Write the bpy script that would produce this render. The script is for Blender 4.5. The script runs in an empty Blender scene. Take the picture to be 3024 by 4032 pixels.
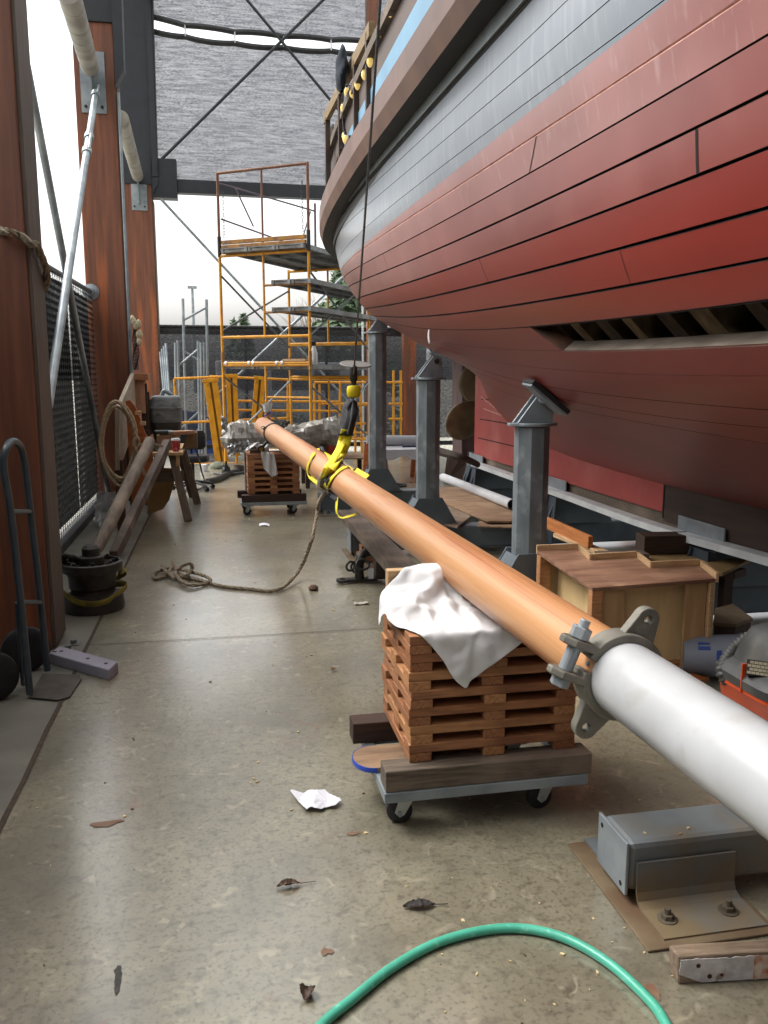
import bpy, bmesh, math, random
from math import sin, cos, pi, radians
from mathutils import Vector, Matrix, noise
random.seed(7)
SC = bpy.context.scene
COL = SC.collection

# ------------------------------------------------------------------ camera
CAM_H = 1.6
PITCH, YAW = radians(-9.2), radians(-11.2)
cd = bpy.data.cameras.new('camera'); cam = bpy.data.objects.new('camera', cd); COL.objects.link(cam)
cam.location = (0, 0, CAM_H)
cam.rotation_euler = (radians(90) + PITCH, 0, YAW)
cd.sensor_fit = 'VERTICAL'; cd.sensor_height = 36; cd.sensor_width = 27
cd.lens = 36 * (3300 / 4032.0); cd.clip_end = 2000; cd.clip_start = 0.05
SC.camera = cam

# ------------------------------------------------------------------ world, sun, exposure
SUN_EL, SUN_AZ = radians(55), radians(-60)          # bright overcast, brightest from the open left side
w = bpy.data.worlds.new('World'); SC.world = w; w.use_nodes = True
nt = w.node_tree; bg = nt.nodes['Background']
sky = nt.nodes.new('ShaderNodeTexSky'); sky.sky_type = 'NISHITA'; sky.sun_disc = False
sky.sun_elevation = SUN_EL; sky.sun_rotation = SUN_AZ; sky.air_density = 1.6; sky.dust_density = 6.0; sky.ozone_density = 1.0
hs = nt.nodes.new('ShaderNodeHueSaturation'); hs.inputs['Saturation'].default_value = 0.12
nt.links.new(sky.outputs[0], hs.inputs['Color']); nt.links.new(hs.outputs[0], bg.inputs[0])
bg.inputs[1].default_value = 0.15
sd = bpy.data.lights.new('sun', 'SUN'); sd.energy = 0.6; sd.angle = radians(35); sd.color = (1, .97, .92)
so = bpy.data.objects.new('sun', sd); COL.objects.link(so)
so.rotation_euler = Vector((-sin(-SUN_AZ) * cos(SUN_EL), cos(SUN_AZ) * cos(SUN_EL), sin(SUN_EL))).to_track_quat('Z', 'Y').to_euler()
SC.view_settings.view_transform = 'Standard'; SC.view_settings.look = 'None'
SC.view_settings.exposure = 1.42; SC.view_settings.gamma = 1.0

# ------------------------------------------------------------------ where a point of the photo lies on a known plane
CR = Vector((cos(YAW), sin(YAW), 0))
CF = Vector((-sin(YAW) * cos(PITCH), cos(YAW) * cos(PITCH), sin(PITCH)))
CU = CR.cross(CF)
FPX = 3300 * 1659 / 3024
EYE = Vector((0, 0, CAM_H))
def ray(x, y): return CF + CR * ((x - 829.5) / FPX) + CU * ((1106 - y) / FPX)
def pz(x, y, z=0.0):
    r = ray(x, y); return EYE + r * ((z - CAM_H) / r.z)
def py(x, y, Y):
    r = ray(x, y); return EYE + r * (Y / r.y)
def px(x, y, X):
    r = ray(x, y); return EYE + r * (X / r.x)
def V(*a): return Vector(a)

# ------------------------------------------------------------------ materials
def lin(c):
    if isinstance(c, str):
        c = [int(c[i:i + 2], 16) / 255 for i in (0, 2, 4)]
        c = [v / 12.92 if v <= .04045 else ((v + .055) / 1.055) ** 2.4 for v in c]
    return (c[0], c[1], c[2], 1)
MATS = {}
def mat(name, c1, c2=None, sc=6.0, st=(1, 1, 1), rough=.6, rough2=None, metal=0, bump=0.0, bsc=None, lo=.35, hi=.65,
        c3=None, sc3=1.5, lo3=.5, hi3=.7, spec=.5, coat=0, emit=0, trans=0, dist=0.0, detail=8, st3=(1, 1, 1), coatr=.1, coati=1.5):
    if name in MATS: return MATS[name]
    m = bpy.data.materials.new(name); m.use_nodes = True; MATS[name] = m
    n = m.node_tree; b = n.nodes['Principled BSDF']
    tc = n.nodes.new('ShaderNodeTexCoord'); mp = n.nodes.new('ShaderNodeMapping'); mp.inputs['Scale'].default_value = st
    n.links.new(tc.outputs['Object'], mp.inputs[0])
    nz = n.nodes.new('ShaderNodeTexNoise'); nz.inputs['Scale'].default_value = sc; nz.inputs['Detail'].default_value = detail
    nz.inputs['Distortion'].default_value = dist
    n.links.new(mp.outputs[0], nz.inputs[0])
    mr = n.nodes.new('ShaderNodeMapRange'); mr.inputs[1].default_value = lo; mr.inputs[2].default_value = hi
    n.links.new(nz.outputs[0], mr.inputs[0])
    mx = n.nodes.new('ShaderNodeMix'); mx.data_type = 'RGBA'
    mx.inputs[6].default_value = lin(c1); mx.inputs[7].default_value = lin(c2 or c1)
    n.links.new(mr.outputs[0], mx.inputs[0]); out = mx.outputs[2]
    if c3:
        mp3 = n.nodes.new('ShaderNodeMapping'); mp3.inputs['Scale'].default_value = st3; n.links.new(tc.outputs['Object'], mp3.inputs[0])
        n3 = n.nodes.new('ShaderNodeTexNoise'); n3.inputs['Scale'].default_value = sc3; n3.inputs['Detail'].default_value = 7
        n.links.new(mp3.outputs[0], n3.inputs[0])
        r3 = n.nodes.new('ShaderNodeMapRange'); r3.inputs[1].default_value = lo3; r3.inputs[2].default_value = hi3
        n.links.new(n3.outputs[0], r3.inputs[0])
        m3 = n.nodes.new('ShaderNodeMix'); m3.data_type = 'RGBA'; m3.inputs[7].default_value = lin(c3)
        n.links.new(r3.outputs[0], m3.inputs[0]); n.links.new(out, m3.inputs[6]); out = m3.outputs[2]
    n.links.new(out, b.inputs['Base Color'])
    b.inputs['Metallic'].default_value = metal; b.inputs['Specular IOR Level'].default_value = spec
    b.inputs['Coat Weight'].default_value = coat; b.inputs['Coat IOR'].default_value = coati; b.inputs['Coat Roughness'].default_value = coatr
    b.inputs['Transmission Weight'].default_value = trans
    if rough2 is not None:
        rr = n.nodes.new('ShaderNodeMapRange'); rr.inputs[3].default_value = rough; rr.inputs[4].default_value = rough2
        rr.inputs[1].default_value = .3; rr.inputs[2].default_value = .7
        nr = n.nodes.new('ShaderNodeTexNoise'); nr.inputs['Scale'].default_value = sc * .37; nr.inputs['Detail'].default_value = 6
        n.links.new(mp.outputs[0], nr.inputs[0]); n.links.new(nr.outputs[0], rr.inputs[0]); n.links.new(rr.outputs[0], b.inputs['Roughness'])
    else: b.inputs['Roughness'].default_value = rough
    if emit:
        b.inputs['Emission Color'].default_value = lin(c1); b.inputs['Emission Strength'].default_value = emit
    if bump:
        bp = n.nodes.new('ShaderNodeBump'); bp.inputs['Strength'].default_value = bump; bp.inputs['Distance'].default_value = .01
        nb = n.nodes.new('ShaderNodeTexNoise'); nb.inputs['Scale'].default_value = bsc or sc * 3; nb.inputs['Detail'].default_value = 6
        n.links.new(mp.outputs[0], nb.inputs[0]); n.links.new(nb.outputs[0], bp.inputs['Height']); n.links.new(bp.outputs[0], b.inputs['Normal'])
    return m
def veil(name, col, alpha, sc=60, st=(1, 1, 1), lo=.3, hi=.7, a2=None, translucent=0.5, streak=0):
    """woven mesh: opaque threads mixed with the holes between them"""
    m = bpy.data.materials.new(name); m.use_nodes = True; n = m.node_tree; MATS[name] = m
    n.nodes.remove(n.nodes['Principled BSDF']); o = n.nodes['Material Output']
    d = n.nodes.new('ShaderNodeBsdfDiffuse'); d.inputs[0].default_value = lin(col)
    t = n.nodes.new('ShaderNodeBsdfTranslucent'); t.inputs[0].default_value = lin(col)
    dm = n.nodes.new('ShaderNodeMixShader'); dm.inputs[0].default_value = translucent
    n.links.new(d.outputs[0], dm.inputs[1]); n.links.new(t.outputs[0], dm.inputs[2])
    tr = n.nodes.new('ShaderNodeBsdfTransparent')
    tc = n.nodes.new('ShaderNodeTexCoord'); mp = n.nodes.new('ShaderNodeMapping'); mp.inputs['Scale'].default_value = st
    nz = n.nodes.new('ShaderNodeTexNoise'); nz.inputs['Scale'].default_value = sc; nz.inputs['Detail'].default_value = 5; nz.inputs['Roughness'].default_value = .75
    n.links.new(tc.outputs['Object'], mp.inputs[0]); n.links.new(mp.outputs[0], nz.inputs[0])
    mr = n.nodes.new('ShaderNodeMapRange'); mr.inputs[1].default_value = lo; mr.inputs[2].default_value = hi
    mr.inputs[3].default_value = alpha; mr.inputs[4].default_value = a2 if a2 is not None else alpha
    src = nz.outputs[0]
    if streak:
        m2 = n.nodes.new('ShaderNodeMapping'); m2.inputs['Scale'].default_value = (.8, 1, 9); n2 = n.nodes.new('ShaderNodeTexNoise'); n2.inputs['Scale'].default_value = 4; n2.inputs['Detail'].default_value = 6
        n.links.new(tc.outputs['Object'], m2.inputs[0]); n.links.new(m2.outputs[0], n2.inputs[0])
        mi = n.nodes.new('ShaderNodeMix'); mi.inputs[0].default_value = streak; n.links.new(src, mi.inputs[2]); n.links.new(n2.outputs[0], mi.inputs[3]); src = mi.outputs[0]
    n.links.new(src, mr.inputs[0])
    ms = n.nodes.new('ShaderNodeMixShader'); n.links.new(mr.outputs[0], ms.inputs[0])
    n.links.new(tr.outputs[0], ms.inputs[1]); n.links.new(dm.outputs[0], ms.inputs[2]); n.links.new(ms.outputs[0], o.inputs[0])
    return m

# ------------------------------------------------------------------ mesh helpers
WM = {}
class MB:
    def __init__(s): s.v = []; s.f = []; s.m = []
    def add(s, vs, fs, mi=0):
        k = len(s.v); s.v += [Vector(p) for p in vs]
        for f in fs: s.f.append([i + k for i in f]); s.m.append(mi)
        return s
    def hexa(s, p, mi=0):            # 8 corners: bottom loop then top loop
        return s.add(p, [(3, 2, 1, 0), (4, 5, 6, 7), (0, 1, 5, 4), (1, 2, 6, 5), (2, 3, 7, 6), (3, 0, 4, 7)], mi)
    def box(s, lo, hi, mi=0, M=None):
        x0, y0, z0 = lo; x1, y1, z1 = hi
        p = [V(x0, y0, z0), V(x1, y0, z0), V(x1, y1, z0), V(x0, y1, z0), V(x0, y0, z1), V(x1, y0, z1), V(x1, y1, z1), V(x0, y1, z1)]
        if M: p = [M @ q for q in p]
        return s.hexa(p, mi)
    def cyl(s, a, b, r, r2=None, n=14, mi=0, cap=True):
        a, b = Vector(a), Vector(b); r2 = r if r2 is None else r2
        d = (b - a).normalized(); u = d.orthogonal().normalized(); v = d.cross(u)
        vs = [a + (u * cos(2 * pi * i / n) + v * sin(2 * pi * i / n)) * r for i in range(n)] + \
             [b + (u * cos(2 * pi * i / n) + v * sin(2 * pi * i / n)) * r2 for i in range(n)]
        fs = [(i, (i + 1) % n, n + (i + 1) % n, n + i) for i in range(n)]
        if cap: fs += [tuple(range(n - 1, -1, -1)), tuple(range(n, 2 * n))]
        return s.add(vs, fs, mi)
    def tube(s, pts, r, n=8, mi=0, cap=True, closed=False, flat=None):
        pts = [Vector(p) for p in pts]; N = len(pts); rr = r if callable(r) else (lambda i: r)
        u = None; rings = []
        for i, p in enumerate(pts):
            a = pts[(i - 1) % N] if (i or closed) else p; b = pts[(i + 1) % N] if (i < N - 1 or closed) else p
            d = (b - a).normalized() if (b - a).length > 1e-9 else V(0, 0, 1)
            if u is None: u = (flat if flat else d.orthogonal()).normalized()
            u = (u - d * u.dot(d)); u = u.normalized() if u.length > 1e-6 else d.orthogonal().normalized()
            v = d.cross(u)
            if isinstance(rr(i), tuple): ru, rv = rr(i)
            else: ru = rv = rr(i)
            rings.append([p + u * cos(2 * pi * k / n) * ru + v * sin(2 * pi * k / n) * rv for k in range(n)])
        vs = [q for g in rings for q in g]; fs = []
        for i in range(N if closed else N - 1):
            j = (i + 1) % N
            fs += [(i * n + k, i * n + (k + 1) % n, j * n + (k + 1) % n, j * n + k) for k in range(n)]
        if cap and not closed: fs += [tuple(range(n - 1, -1, -1)), tuple((N - 1) * n + k for k in range(n))]
        return s.add(vs, fs, mi)
    def lathe(s, prof, c=(0, 0, 0), ax=(0, 0, 1), n=24, mi=0):
        c = Vector(c); ax = Vector(ax).normalized(); u = ax.orthogonal().normalized(); v = ax.cross(u); vs = []
        for r, h in prof:
            vs += [c + ax * h + (u * cos(2 * pi * k / n) + v * sin(2 * pi * k / n)) * r for k in range(n)]
        fs = []
        for i in range(len(prof) - 1):
            fs += [(i * n + k, i * n + (k + 1) % n, (i + 1) * n + (k + 1) % n, (i + 1) * n + k) for k in range(n)]
        if prof[0][0] > 1e-4: fs.append(tuple(range(n - 1, -1, -1)))
        if prof[-1][0] > 1e-4: fs.append(tuple((len(prof) - 1) * n + k for k in range(n)))
        return s.add(vs, fs, mi)
    def prism(s, poly, d, mi=0):     # planar polygon pushed by vector d
        poly = [Vector(p) for p in poly]; d = Vector(d); n = len(poly)
        return s.add(poly + [p + d for p in poly], [tuple(range(n - 1, -1, -1)), tuple(range(n, 2 * n))] +
                     [(i, (i + 1) % n, n + (i + 1) % n, n + i) for i in range(n)], mi)
    def grid(s, fn, nu, nv, mi=0):
        vs = [fn(i / nu, j / nv) for j in range(nv + 1) for i in range(nu + 1)]
        return s.add(vs, [(j * (nu + 1) + i, j * (nu + 1) + i + 1, (j + 1) * (nu + 1) + i + 1, (j + 1) * (nu + 1) + i) for j in range(nv) for i in range(nu)], mi)
    def build(s, name, mats, parent=None, M=None, smooth=False, bevel=0, ang=40, solid=0, sub=0):
        """verts are world coordinates (or local to M when M is given)"""
        if not isinstance(mats, (list, tuple)): mats = [mats]
        if M is None:
            if parent is not None: M = Matrix.Translation(WM[parent.name].translation)
            else:
                xs = [p.x for p in s.v]; ys = [p.y for p in s.v]; zs = [p.z for p in s.v]
                M = Matrix.Translation(((min(xs) + max(xs)) / 2, (min(ys) + max(ys)) / 2, min(zs)))
            inv = M.inverted(); vs = [inv @ p for p in s.v]
        else: vs = s.v
        me = bpy.data.meshes.new(name); me.from_pydata(vs, [], s.f)
        for q in mats: me.materials.append(q)
        me.polygons.foreach_set('material_index', s.m)
        bm = bmesh.new(); bm.from_mesh(me); bmesh.ops.recalc_face_normals(bm, faces=bm.faces); bm.to_mesh(me); bm.free()
        if smooth:
            me.polygons.foreach_set('use_smooth', [True] * len(me.polygons)); me.set_sharp_from_angle(angle=radians(ang))
        me.update()
        o = bpy.data.objects.new(name, me); COL.objects.link(o); WM[o.name] = M.copy()
        if parent is not None:
            o.parent = parent; o.matrix_local = WM[parent.name].inverted() @ M
        else: o.matrix_world = M
        if solid:
            md = o.modifiers.new('thickness', 'SOLIDIFY'); md.thickness = solid; md.offset = 0
        if bevel:
            md = o.modifiers.new('bevel', 'BEVEL'); md.width = bevel; md.segments = 2; md.limit_method = 'ANGLE'; md.angle_limit = radians(50)
        if sub:
            md = o.modifiers.new('sub', 'SUBSURF'); md.levels = sub; md.render_levels = sub
        return o
def tag(o, label, cat, group=None, kind=None):
    if label: o['label'] = label
    if cat: o['category'] = cat
    if group: o['group'] = group
    if kind: o['kind'] = kind
    return o
def thing(name, label, cat, loc=(0, 0, 0), group=None, M=None):
    o = bpy.data.objects.new(name, None); COL.objects.link(o); o.empty_display_size = .1
    M = M or Matrix.Translation(loc); o.matrix_world = M; WM[o.name] = M.copy()
    return tag(o, label, cat, group)
def struct(o): o['kind'] = 'structure'; return o
def dup(root, M, label=None, group=None):
    def cp(o, par):
        c = o.copy(); COL.objects.link(c)
        if par: c.parent = par; c.matrix_local = o.matrix_local.copy()
        for ch in list(o.children): cp(ch, c)
        return c
    r = cp(root, None); r.matrix_world = M; WM[r.name] = M.copy()
    if label: r['label'] = label
    if group: r['group'] = group
    return r
def frame(p0, p1, up=(0, 0, 1)):
    """local X runs p0 -> p1, local Z near up, origin at p0"""
    p0, p1, up = Vector(p0), Vector(p1), Vector(up); x = (p1 - p0).normalized()
    y = up.cross(x).normalized(); z = x.cross(y)
    M = Matrix((x, y, z)).transposed().to_4x4(); M.translation = p0; return M
def beam(name, p0, p1, w_, h_, m, parent=None, up=(0, 0, 1), bevel=.004, anchor=0.0, **k):
    """plank/timber with its grain along local X; anchor 0 = centred, 1 = resting on p0-p1"""
    L = (Vector(p1) - Vector(p0)).length; b = MB(); z0 = -h_ / 2 + anchor * h_ / 2
    b.box((0, -w_ / 2, z0), (L, w_ / 2, z0 + h_))
    return b.build(name, m, parent, M=frame(p0, p1, up), bevel=bevel, **k)
def arc(c, r, a0, a1, n, u, v):
    c, u, v = Vector(c), Vector(u), Vector(v)
    return [c + (u * cos(a0 + (a1 - a0) * i / n) + v * sin(a0 + (a1 - a0) * i / n)) * r for i in range(n + 1)]
def smoothpath(pts, k=6, closed=False):
    pts = [Vector(p) for p in pts]; N = len(pts); out = []
    for i in range(N if closed else N - 1):
        g = (lambda j: pts[j % N]) if closed else (lambda j: pts[max(0, min(N - 1, j))])
        p0, p1, p2, p3 = g(i - 1), g(i), g(i + 1), g(i + 2)
        for j in range(k):
            t = j / k
            out.append(.5 * ((2 * p1) + (p2 - p0) * t + (2 * p0 - 5 * p1 + 4 * p2 - p3) * t * t + (-p0 + 3 * p1 - 3 * p2 + p3) * t ** 3))
    if not closed: out.append(pts[-1])
    return out
def rope_mb(mb, pts, r, twist=28, n=7):
    """a laid rope: three strands wound round each other"""
    pts = [Vector(p) for p in pts]; L = [0]
    for a, b in zip(pts, pts[1:]): L.append(L[-1] + (b - a).length)
    us = []; u = None
    for i in range(len(pts)):
        d = (pts[min(i + 1, len(pts) - 1)] - pts[max(i - 1, 0)]).normalized()
        if u is None: u = d.orthogonal().normalized()
        u = (u - d * u.dot(d)).normalized(); us.append((u.copy(), d.cross(u)))
    for s_ in range(3):
        mb.tube([p + (us[i][0] * cos(L[i] / r / 1.9 + s_ * 2.094) + us[i][1] * sin(L[i] / r / 1.9 + s_ * 2.094)) * r * .5 for i, p in enumerate(pts)], r * .58, n=5)
    return mb
def dense(pts, step):
    pts = [Vector(p) for p in pts]; out = [pts[0]]
    for a, b in zip(pts, pts[1:]):
        n = max(1, int((b - a).length / step)); out += [a + (b - a) * (i + 1) / n for i in range(n)]
    return out

# palette
steel = mat('galvanised_steel', '8f979b', '7a8288', sc=9, rough=.5, rough2=.38, metal=.35, bump=.08, c3='a3abae', sc3=3)
steel_dk = mat('painted_grey_steel', '596268', '49535a', sc=5, rough=.5, rough2=.4, metal=.2, bump=.05, c3='6c757a', sc3=2.5)
steel_dirty = mat('dusty_grey_steel', '777c7d', '5f676b', sc=4, rough=.65, metal=.2, bump=.1, c3='7a6a50', sc3=2.2, lo3=.48, hi3=.62)
black_st = mat('black_painted_steel', '1c1f24', '26292e', sc=6, rough=.5)
iron = mat('dark_iron', '2a2827', '3b3733', sc=14, rough=.5, metal=.4, bump=.25)
rubber = mat('black_rubber', '151516', '232324', sc=20, rough=.65)
blk = mat('black_plastic', '1b1c1e', '2a2b2d', sc=12, rough=.45)
yellow_p = mat('yellow_scaffold_paint', 'd99610', 'bd7f10', sc=7, rough=.5, c3='6b4a20', sc3=6, lo3=.6, hi3=.75)
yellow_old = mat('worn_yellow_paint', 'a87526', '8a5a24', sc=8, rough=.55, c3='5d4733', sc3=7, lo3=.5, hi3=.7)
wood_red = mat('reddish_fir', 'a9744c', '85573a', sc=7, st=(1.2, 14, 14), rough=.6, bump=.15, c3='5e3219', sc3=2, lo3=.55, hi3=.75)
wood_pale = mat('pale_softwood', 'c2a27a', 'a98660', sc=6, st=(1.2, 12, 12), rough=.6, bump=.12)
wood_grey = mat('weathered_timber', '6d5f50', '4a4036', sc=6, st=(1.2, 14, 14), rough=.75, bump=.25, c3='857565', sc3=2)
wood_dark = mat('dark_stained_timber', '40291c', '2e1e16', sc=6, st=(1.2, 12, 12), rough=.7, bump=.2)
wood_orange = mat('orange_plywood', '9c5524', '82431b', sc=3, st=(1, 6, 6), rough=.5, bump=.05)
ply = mat('worn_plywood', '8f7358', '6f5540', sc=4, st=(1.5, 7, 7), rough=.7, bump=.1, c3='a2876a', sc3=2.5)
ply_pale = mat('pale_plywood', 'd6bb8c', 'c5a878', sc=2.5, st=(6, 6, .8), rough=.6, c3='bd9f70', sc3=1.2)
cloth_w = mat('white_cotton_rag', 'd8d8d8', 'd0d0d0', sc=8, rough=.9, bump=.08, bsc=60)
white_pl = mat('white_plastic', 'd7d9db', 'c8cacd', sc=4, rough=.4)
rope_m = mat('natural_fibre_rope', '8d7f6b', '6d604f', sc=40, rough=.9, bump=.3)
rope_pale = mat('pale_cotton_rope', 'a8957c', '8c7a62', sc=40, rough=.9, bump=.3)
# ------------------------------------------------------------------ ground, slab
m_conc = mat('sealed_concrete', '857f6b', '6c6656', sc=3.2, rough=.5, rough2=.34, lo=.3, hi=.7, bump=.05, bsc=14, c3='8f8973', sc3=.9, lo3=.45, hi3=.7, dist=.8, spec=.5, coat=1.0, coatr=.2, coati=2.0)
def conc_detail(m):
    n = m.node_tree; b = n.nodes['Principled BSDF']; src = b.inputs['Base Color'].links[0].from_socket
    tc = n.nodes.new('ShaderNodeTexCoord')
    def layer(src, sc, lo, hi, col, fac=1, dist=0, det=9):
        z = n.nodes.new('ShaderNodeTexNoise'); z.inputs['Scale'].default_value = sc; z.inputs['Detail'].default_value = det; z.inputs['Distortion'].default_value = dist
        n.links.new(tc.outputs['Object'], z.inputs[0])
        r = n.nodes.new('ShaderNodeMapRange'); r.inputs[1].default_value = lo; r.inputs[2].default_value = hi; r.inputs[4].default_value = fac
        n.links.new(z.outputs[0], r.inputs[0])
        x = n.nodes.new('ShaderNodeMix'); x.data_type = 'RGBA'; x.inputs[7].default_value = lin(col)
        n.links.new(r.outputs[0], x.inputs[0]); n.links.new(src, x.inputs[6]); return x.outputs[2]
    src = layer(src, 26, .5, .74, '514a3c', .7); src = layer(src, 70, .52, .7, '433d32', .6)
    src = layer(src, 1.1, .52, .66, '5e5a4e', .6, 1.2); src = layer(src, 2.1, .64, .72, '6a5440', .5, 1.8)
    src = layer(src, 6, .64, .71, '453d31', .5, 2.6); src = layer(src, 13, .6, .7, '9d9680', .6, 1); src = layer(src, 3.1, .66, .7, '7a4f38', .4, 2)
    # hairline cracks and dried drips
    wv = n.nodes.new('ShaderNodeTexVoronoi'); wv.feature = 'DISTANCE_TO_EDGE'; wv.inputs['Scale'].default_value = .55
    dn = n.nodes.new('ShaderNodeTexNoise'); dn.inputs['Scale'].default_value = 1.4; dn.inputs['Detail'].default_value = 8
    ad = n.nodes.new('ShaderNodeMix'); ad.data_type = 'RGBA'; ad.blend_type = 'ADD'; ad.inputs[0].default_value = .9
    n.links.new(tc.outputs['Object'], dn.inputs[0]); n.links.new(tc.outputs['Object'], ad.inputs[6]); n.links.new(dn.outputs[1], ad.inputs[7]); n.links.new(ad.outputs[2], wv.inputs[0])
    r = n.nodes.new('ShaderNodeMapRange'); r.inputs[1].default_value = .0; r.inputs[2].default_value = .0035; r.inputs[3].default_value = .4; r.inputs[4].default_value = 0
    n.links.new(wv.outputs['Distance'], r.inputs[0])
    x = n.nodes.new('ShaderNodeMix'); x.data_type = 'RGBA'; x.inputs[7].default_value = lin('4a463d'); n.links.new(r.outputs[0], x.inputs[0]); n.links.new(src, x.inputs[6]); src = x.outputs[2]
    n.links.new(src, b.inputs['Base Color'])
conc_detail(m_conc)
struct(MB().add([V(-.8, -14, 0), V(9.5, -14, 0), V(9.5, 17.9, 0), V(-.8, 17.9, 0)], [(0, 1, 2, 3)]).add([V(-.8, 17.9, 0), V(9.5, 17.9, 0), V(9.5, 17.9, -.1), V(-.8, 17.9, -.1)], [(0, 1, 2, 3)]).build('floor', m_conc, M=Matrix()))
m_conc2 = mat('edge_concrete', '77746a', '625f56', sc=4, rough=.55, rough2=.4, bump=.08, bsc=16, c3='67635a', sc3=1.4)
struct(MB().box((-2.1, -14, -.1), (-.815, 17.9, .0)).build('kerb_strip', m_conc2, M=Matrix()))
m_joint = mat('joint_filler', '4a3c2e', '33291f', sc=30, rough=.9)
b = MB(); N = 90
ed = [(-.807 + .006 * noise.noise(V(i * .9, 0, 0)), .011 + .004 * noise.noise(V(i * 1.7, 5, 0))) for i in range(N + 1)]
b.add([V(c + s * h, -6 + 24 * i / N, .004) for i, (c, h) in enumerate(ed) for s in (-1, 1)], [(2 * i, 2 * i + 1, 2 * i + 3, 2 * i + 2) for i in range(N)])
struct(b.build('floor_joint', m_joint))
for yy in (1.2, 5.1, 9.3, 13.4):
    struct(MB().add([V(-.79, yy - .004, .0045), V(9.4, yy - .004, .0045), V(9.4, yy + .003, .0045), V(-.79, yy + .003, .0045)], [(0, 1, 2, 3)]).build('floor_joint', m_joint))
struct(MB().add([V(-400, -400, -.1), V(400, -400, -.1), V(400, 400, -.1), V(-400, 400, -.1)], [(0, 1, 2, 3)]).build('ground', mat('pale_gravel', '97948b', '7d7a70', sc=1.3, rough=.9, c3='6f7358', sc3=.05)))

# ------------------------------------------------------------------ the shed
m_glu = mat('red_brown_glulam', '7c4b34', '663c29', sc=2.4, st=(8, 8, .5), rough=.5, bump=.12, bsc=12, lo=.36, hi=.6, c3='a65a2c', sc3=1.5, lo3=.54, hi3=.74, st3=(5, 5, .5))
m_edge = mat('weathered_edge_board', '5f4f43', '463a33', sc=5, st=(10, 10, .6), rough=.7, bump=.15)
m_navy = mat('dark_painted_steel', '23272e', '1d2026', sc=5, rough=.45)
shed = thing('boat_shed', 'open sided timber and steel boat shed with red brown glulam columns and mesh gable', 'shed', (-1, 5, 0))
def column(x0, x1, y0, y1, ztop, sleeve=True):
    c = MB().box((x0, y0, 0), (x1, y1, ztop)).build('column', m_glu, shed, bevel=.008)
    if sleeve:
        MB().box((x1, y0 + .015, .02), (x1 + .022, y1, ztop - .4)).build('edge_board', m_edge, c, bevel=.003)
        MB().box((x0 - .02, y0 - .03, ztop - .12), (x1 + .05, y1 + .03, 9.35)).build('steel_sleeve', m_navy, c, bevel=.01)
    return c
column(-1.85, -1.0, 5.05, 5.4, 8.9)
column(-1.56, -1.09, 11.3, 11.65, 5.9)
column(-1.62, -1.10, 17.45, 17.8, 5.35)
column(3.12, 3.38, 17.45, 17.7, 9.3, False); column(3.88, 4.15, 17.45, 17.7, 9.3, False)
# corner gussets, gable beam, eave struts
MB().prism([V(-1.1, 17.42, 5.0), V(-.62, 17.42, 5.0), V(-.62, 17.42, 5.72), V(-1.1, 17.42, 5.72)], (0, .3, 0)).build('gusset', m_navy, shed, bevel=.01)
MB().box((-.62, 17.5, 5.12), (8.5, 17.72, 5.37)).build('gable_beam', m_navy, shed, bevel=.008)
MB().box((-1.06, 5.5, 8.6), (-.8, 17.4, 9.2)).build('eave_beam', m_navy, shed, bevel=.01)
MB().box((-1.07, 17.35, 5.37), (-.97, 17.6, 9.3)).build('gable_post', m_navy, shed)
# dark knee gussets next to each column head
for yy in (11.2, 17.38):
    MB().prism([V(-1.08, yy, 5.05), V(-.97, yy, 5.25), V(-.92, yy, 9.2), V(-1.08, yy, 9.2)], (0, .2, 0)).build('knee_plate', m_navy, shed)
def strut(a, b_):
    s_ = MB().cyl(a, b_, .105, n=20)
    d = (Vector(b_) - Vector(a)).normalized()
    for t in (.35, .7, 1.0, 1.25, 1.6, 2.2): s_.cyl(a + d * t, a + d * (t + .012), .108, n=20)
    o = s_.build('eave_strut', mat('dusty_white_pipe', 'a09d94', '8d8a82', sc=4, rough=.55, c3='77736a', sc3=2), shed, smooth=True)
    return o
a = V(-1.35, 11.12, 5.22); e = px(150, -10, -1.2); strut(a, a + (e - a) * 1.05)
a2 = V(-1.34, 17.3, 5.35); e2 = px(262, 255, -1.2); strut(a2, a2 + (e2 - a2) * 1.0)
for (x, yy) in ((-1.35, 11.3), (-1.34, 17.45)):
    k = MB().box((x - .14, yy - .02, 4.75), (x + .15, yy - .002, 5.45)).box((x - .012, yy - .2, 4.85), (x + .012, yy - .02, 5.3)).build('strut_bracket', steel, shed, bevel=.002)
    for dx in (-.09, .1): MB().cyl((x + dx, yy - .035, 4.82), (x + dx, yy - .02, 4.82), .018).build('bolt', iron, k)
def rod(a, b_, r=.022, buckle=None, m=steel):
    o = MB().cyl(a, b_, r, n=10).build('tension_rod', m, shed, smooth=True)
    if buckle is not None:
        a, b_ = Vector(a), Vector(b_); d = (b_ - a).normalized(); c = a + (b_ - a) * buckle; u = d.orthogonal().normalized()
        q = MB()
        for s in (-1, 1): q.cyl(c + u * s * .042 - d * .17, c + u * s * .042 + d * .17, .016, n=8)
        q.cyl(c - d * .22, c - d * .13, .05, n=12).cyl(c + d * .13, c + d * .22, .05, n=12)
        q.build('turnbuckle', steel, o, smooth=True)
        q = MB(); q.cyl(a + d * .02, a + d * .12, .05, n=12)
        for s in (-1, 1): q.cyl(a + d * .1 + u * s * .05, a - d * .12 + u * s * .05, .014, n=8)
        q.build('clevis', steel, o, smooth=True)
    return o
rod(py(207, 200, 11.05), px(103, 880, -1.22), .036, .24)
rod(px(57, 140, -1.42), py(234, 1062, 11.25), .034)
dk = m_navy
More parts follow.
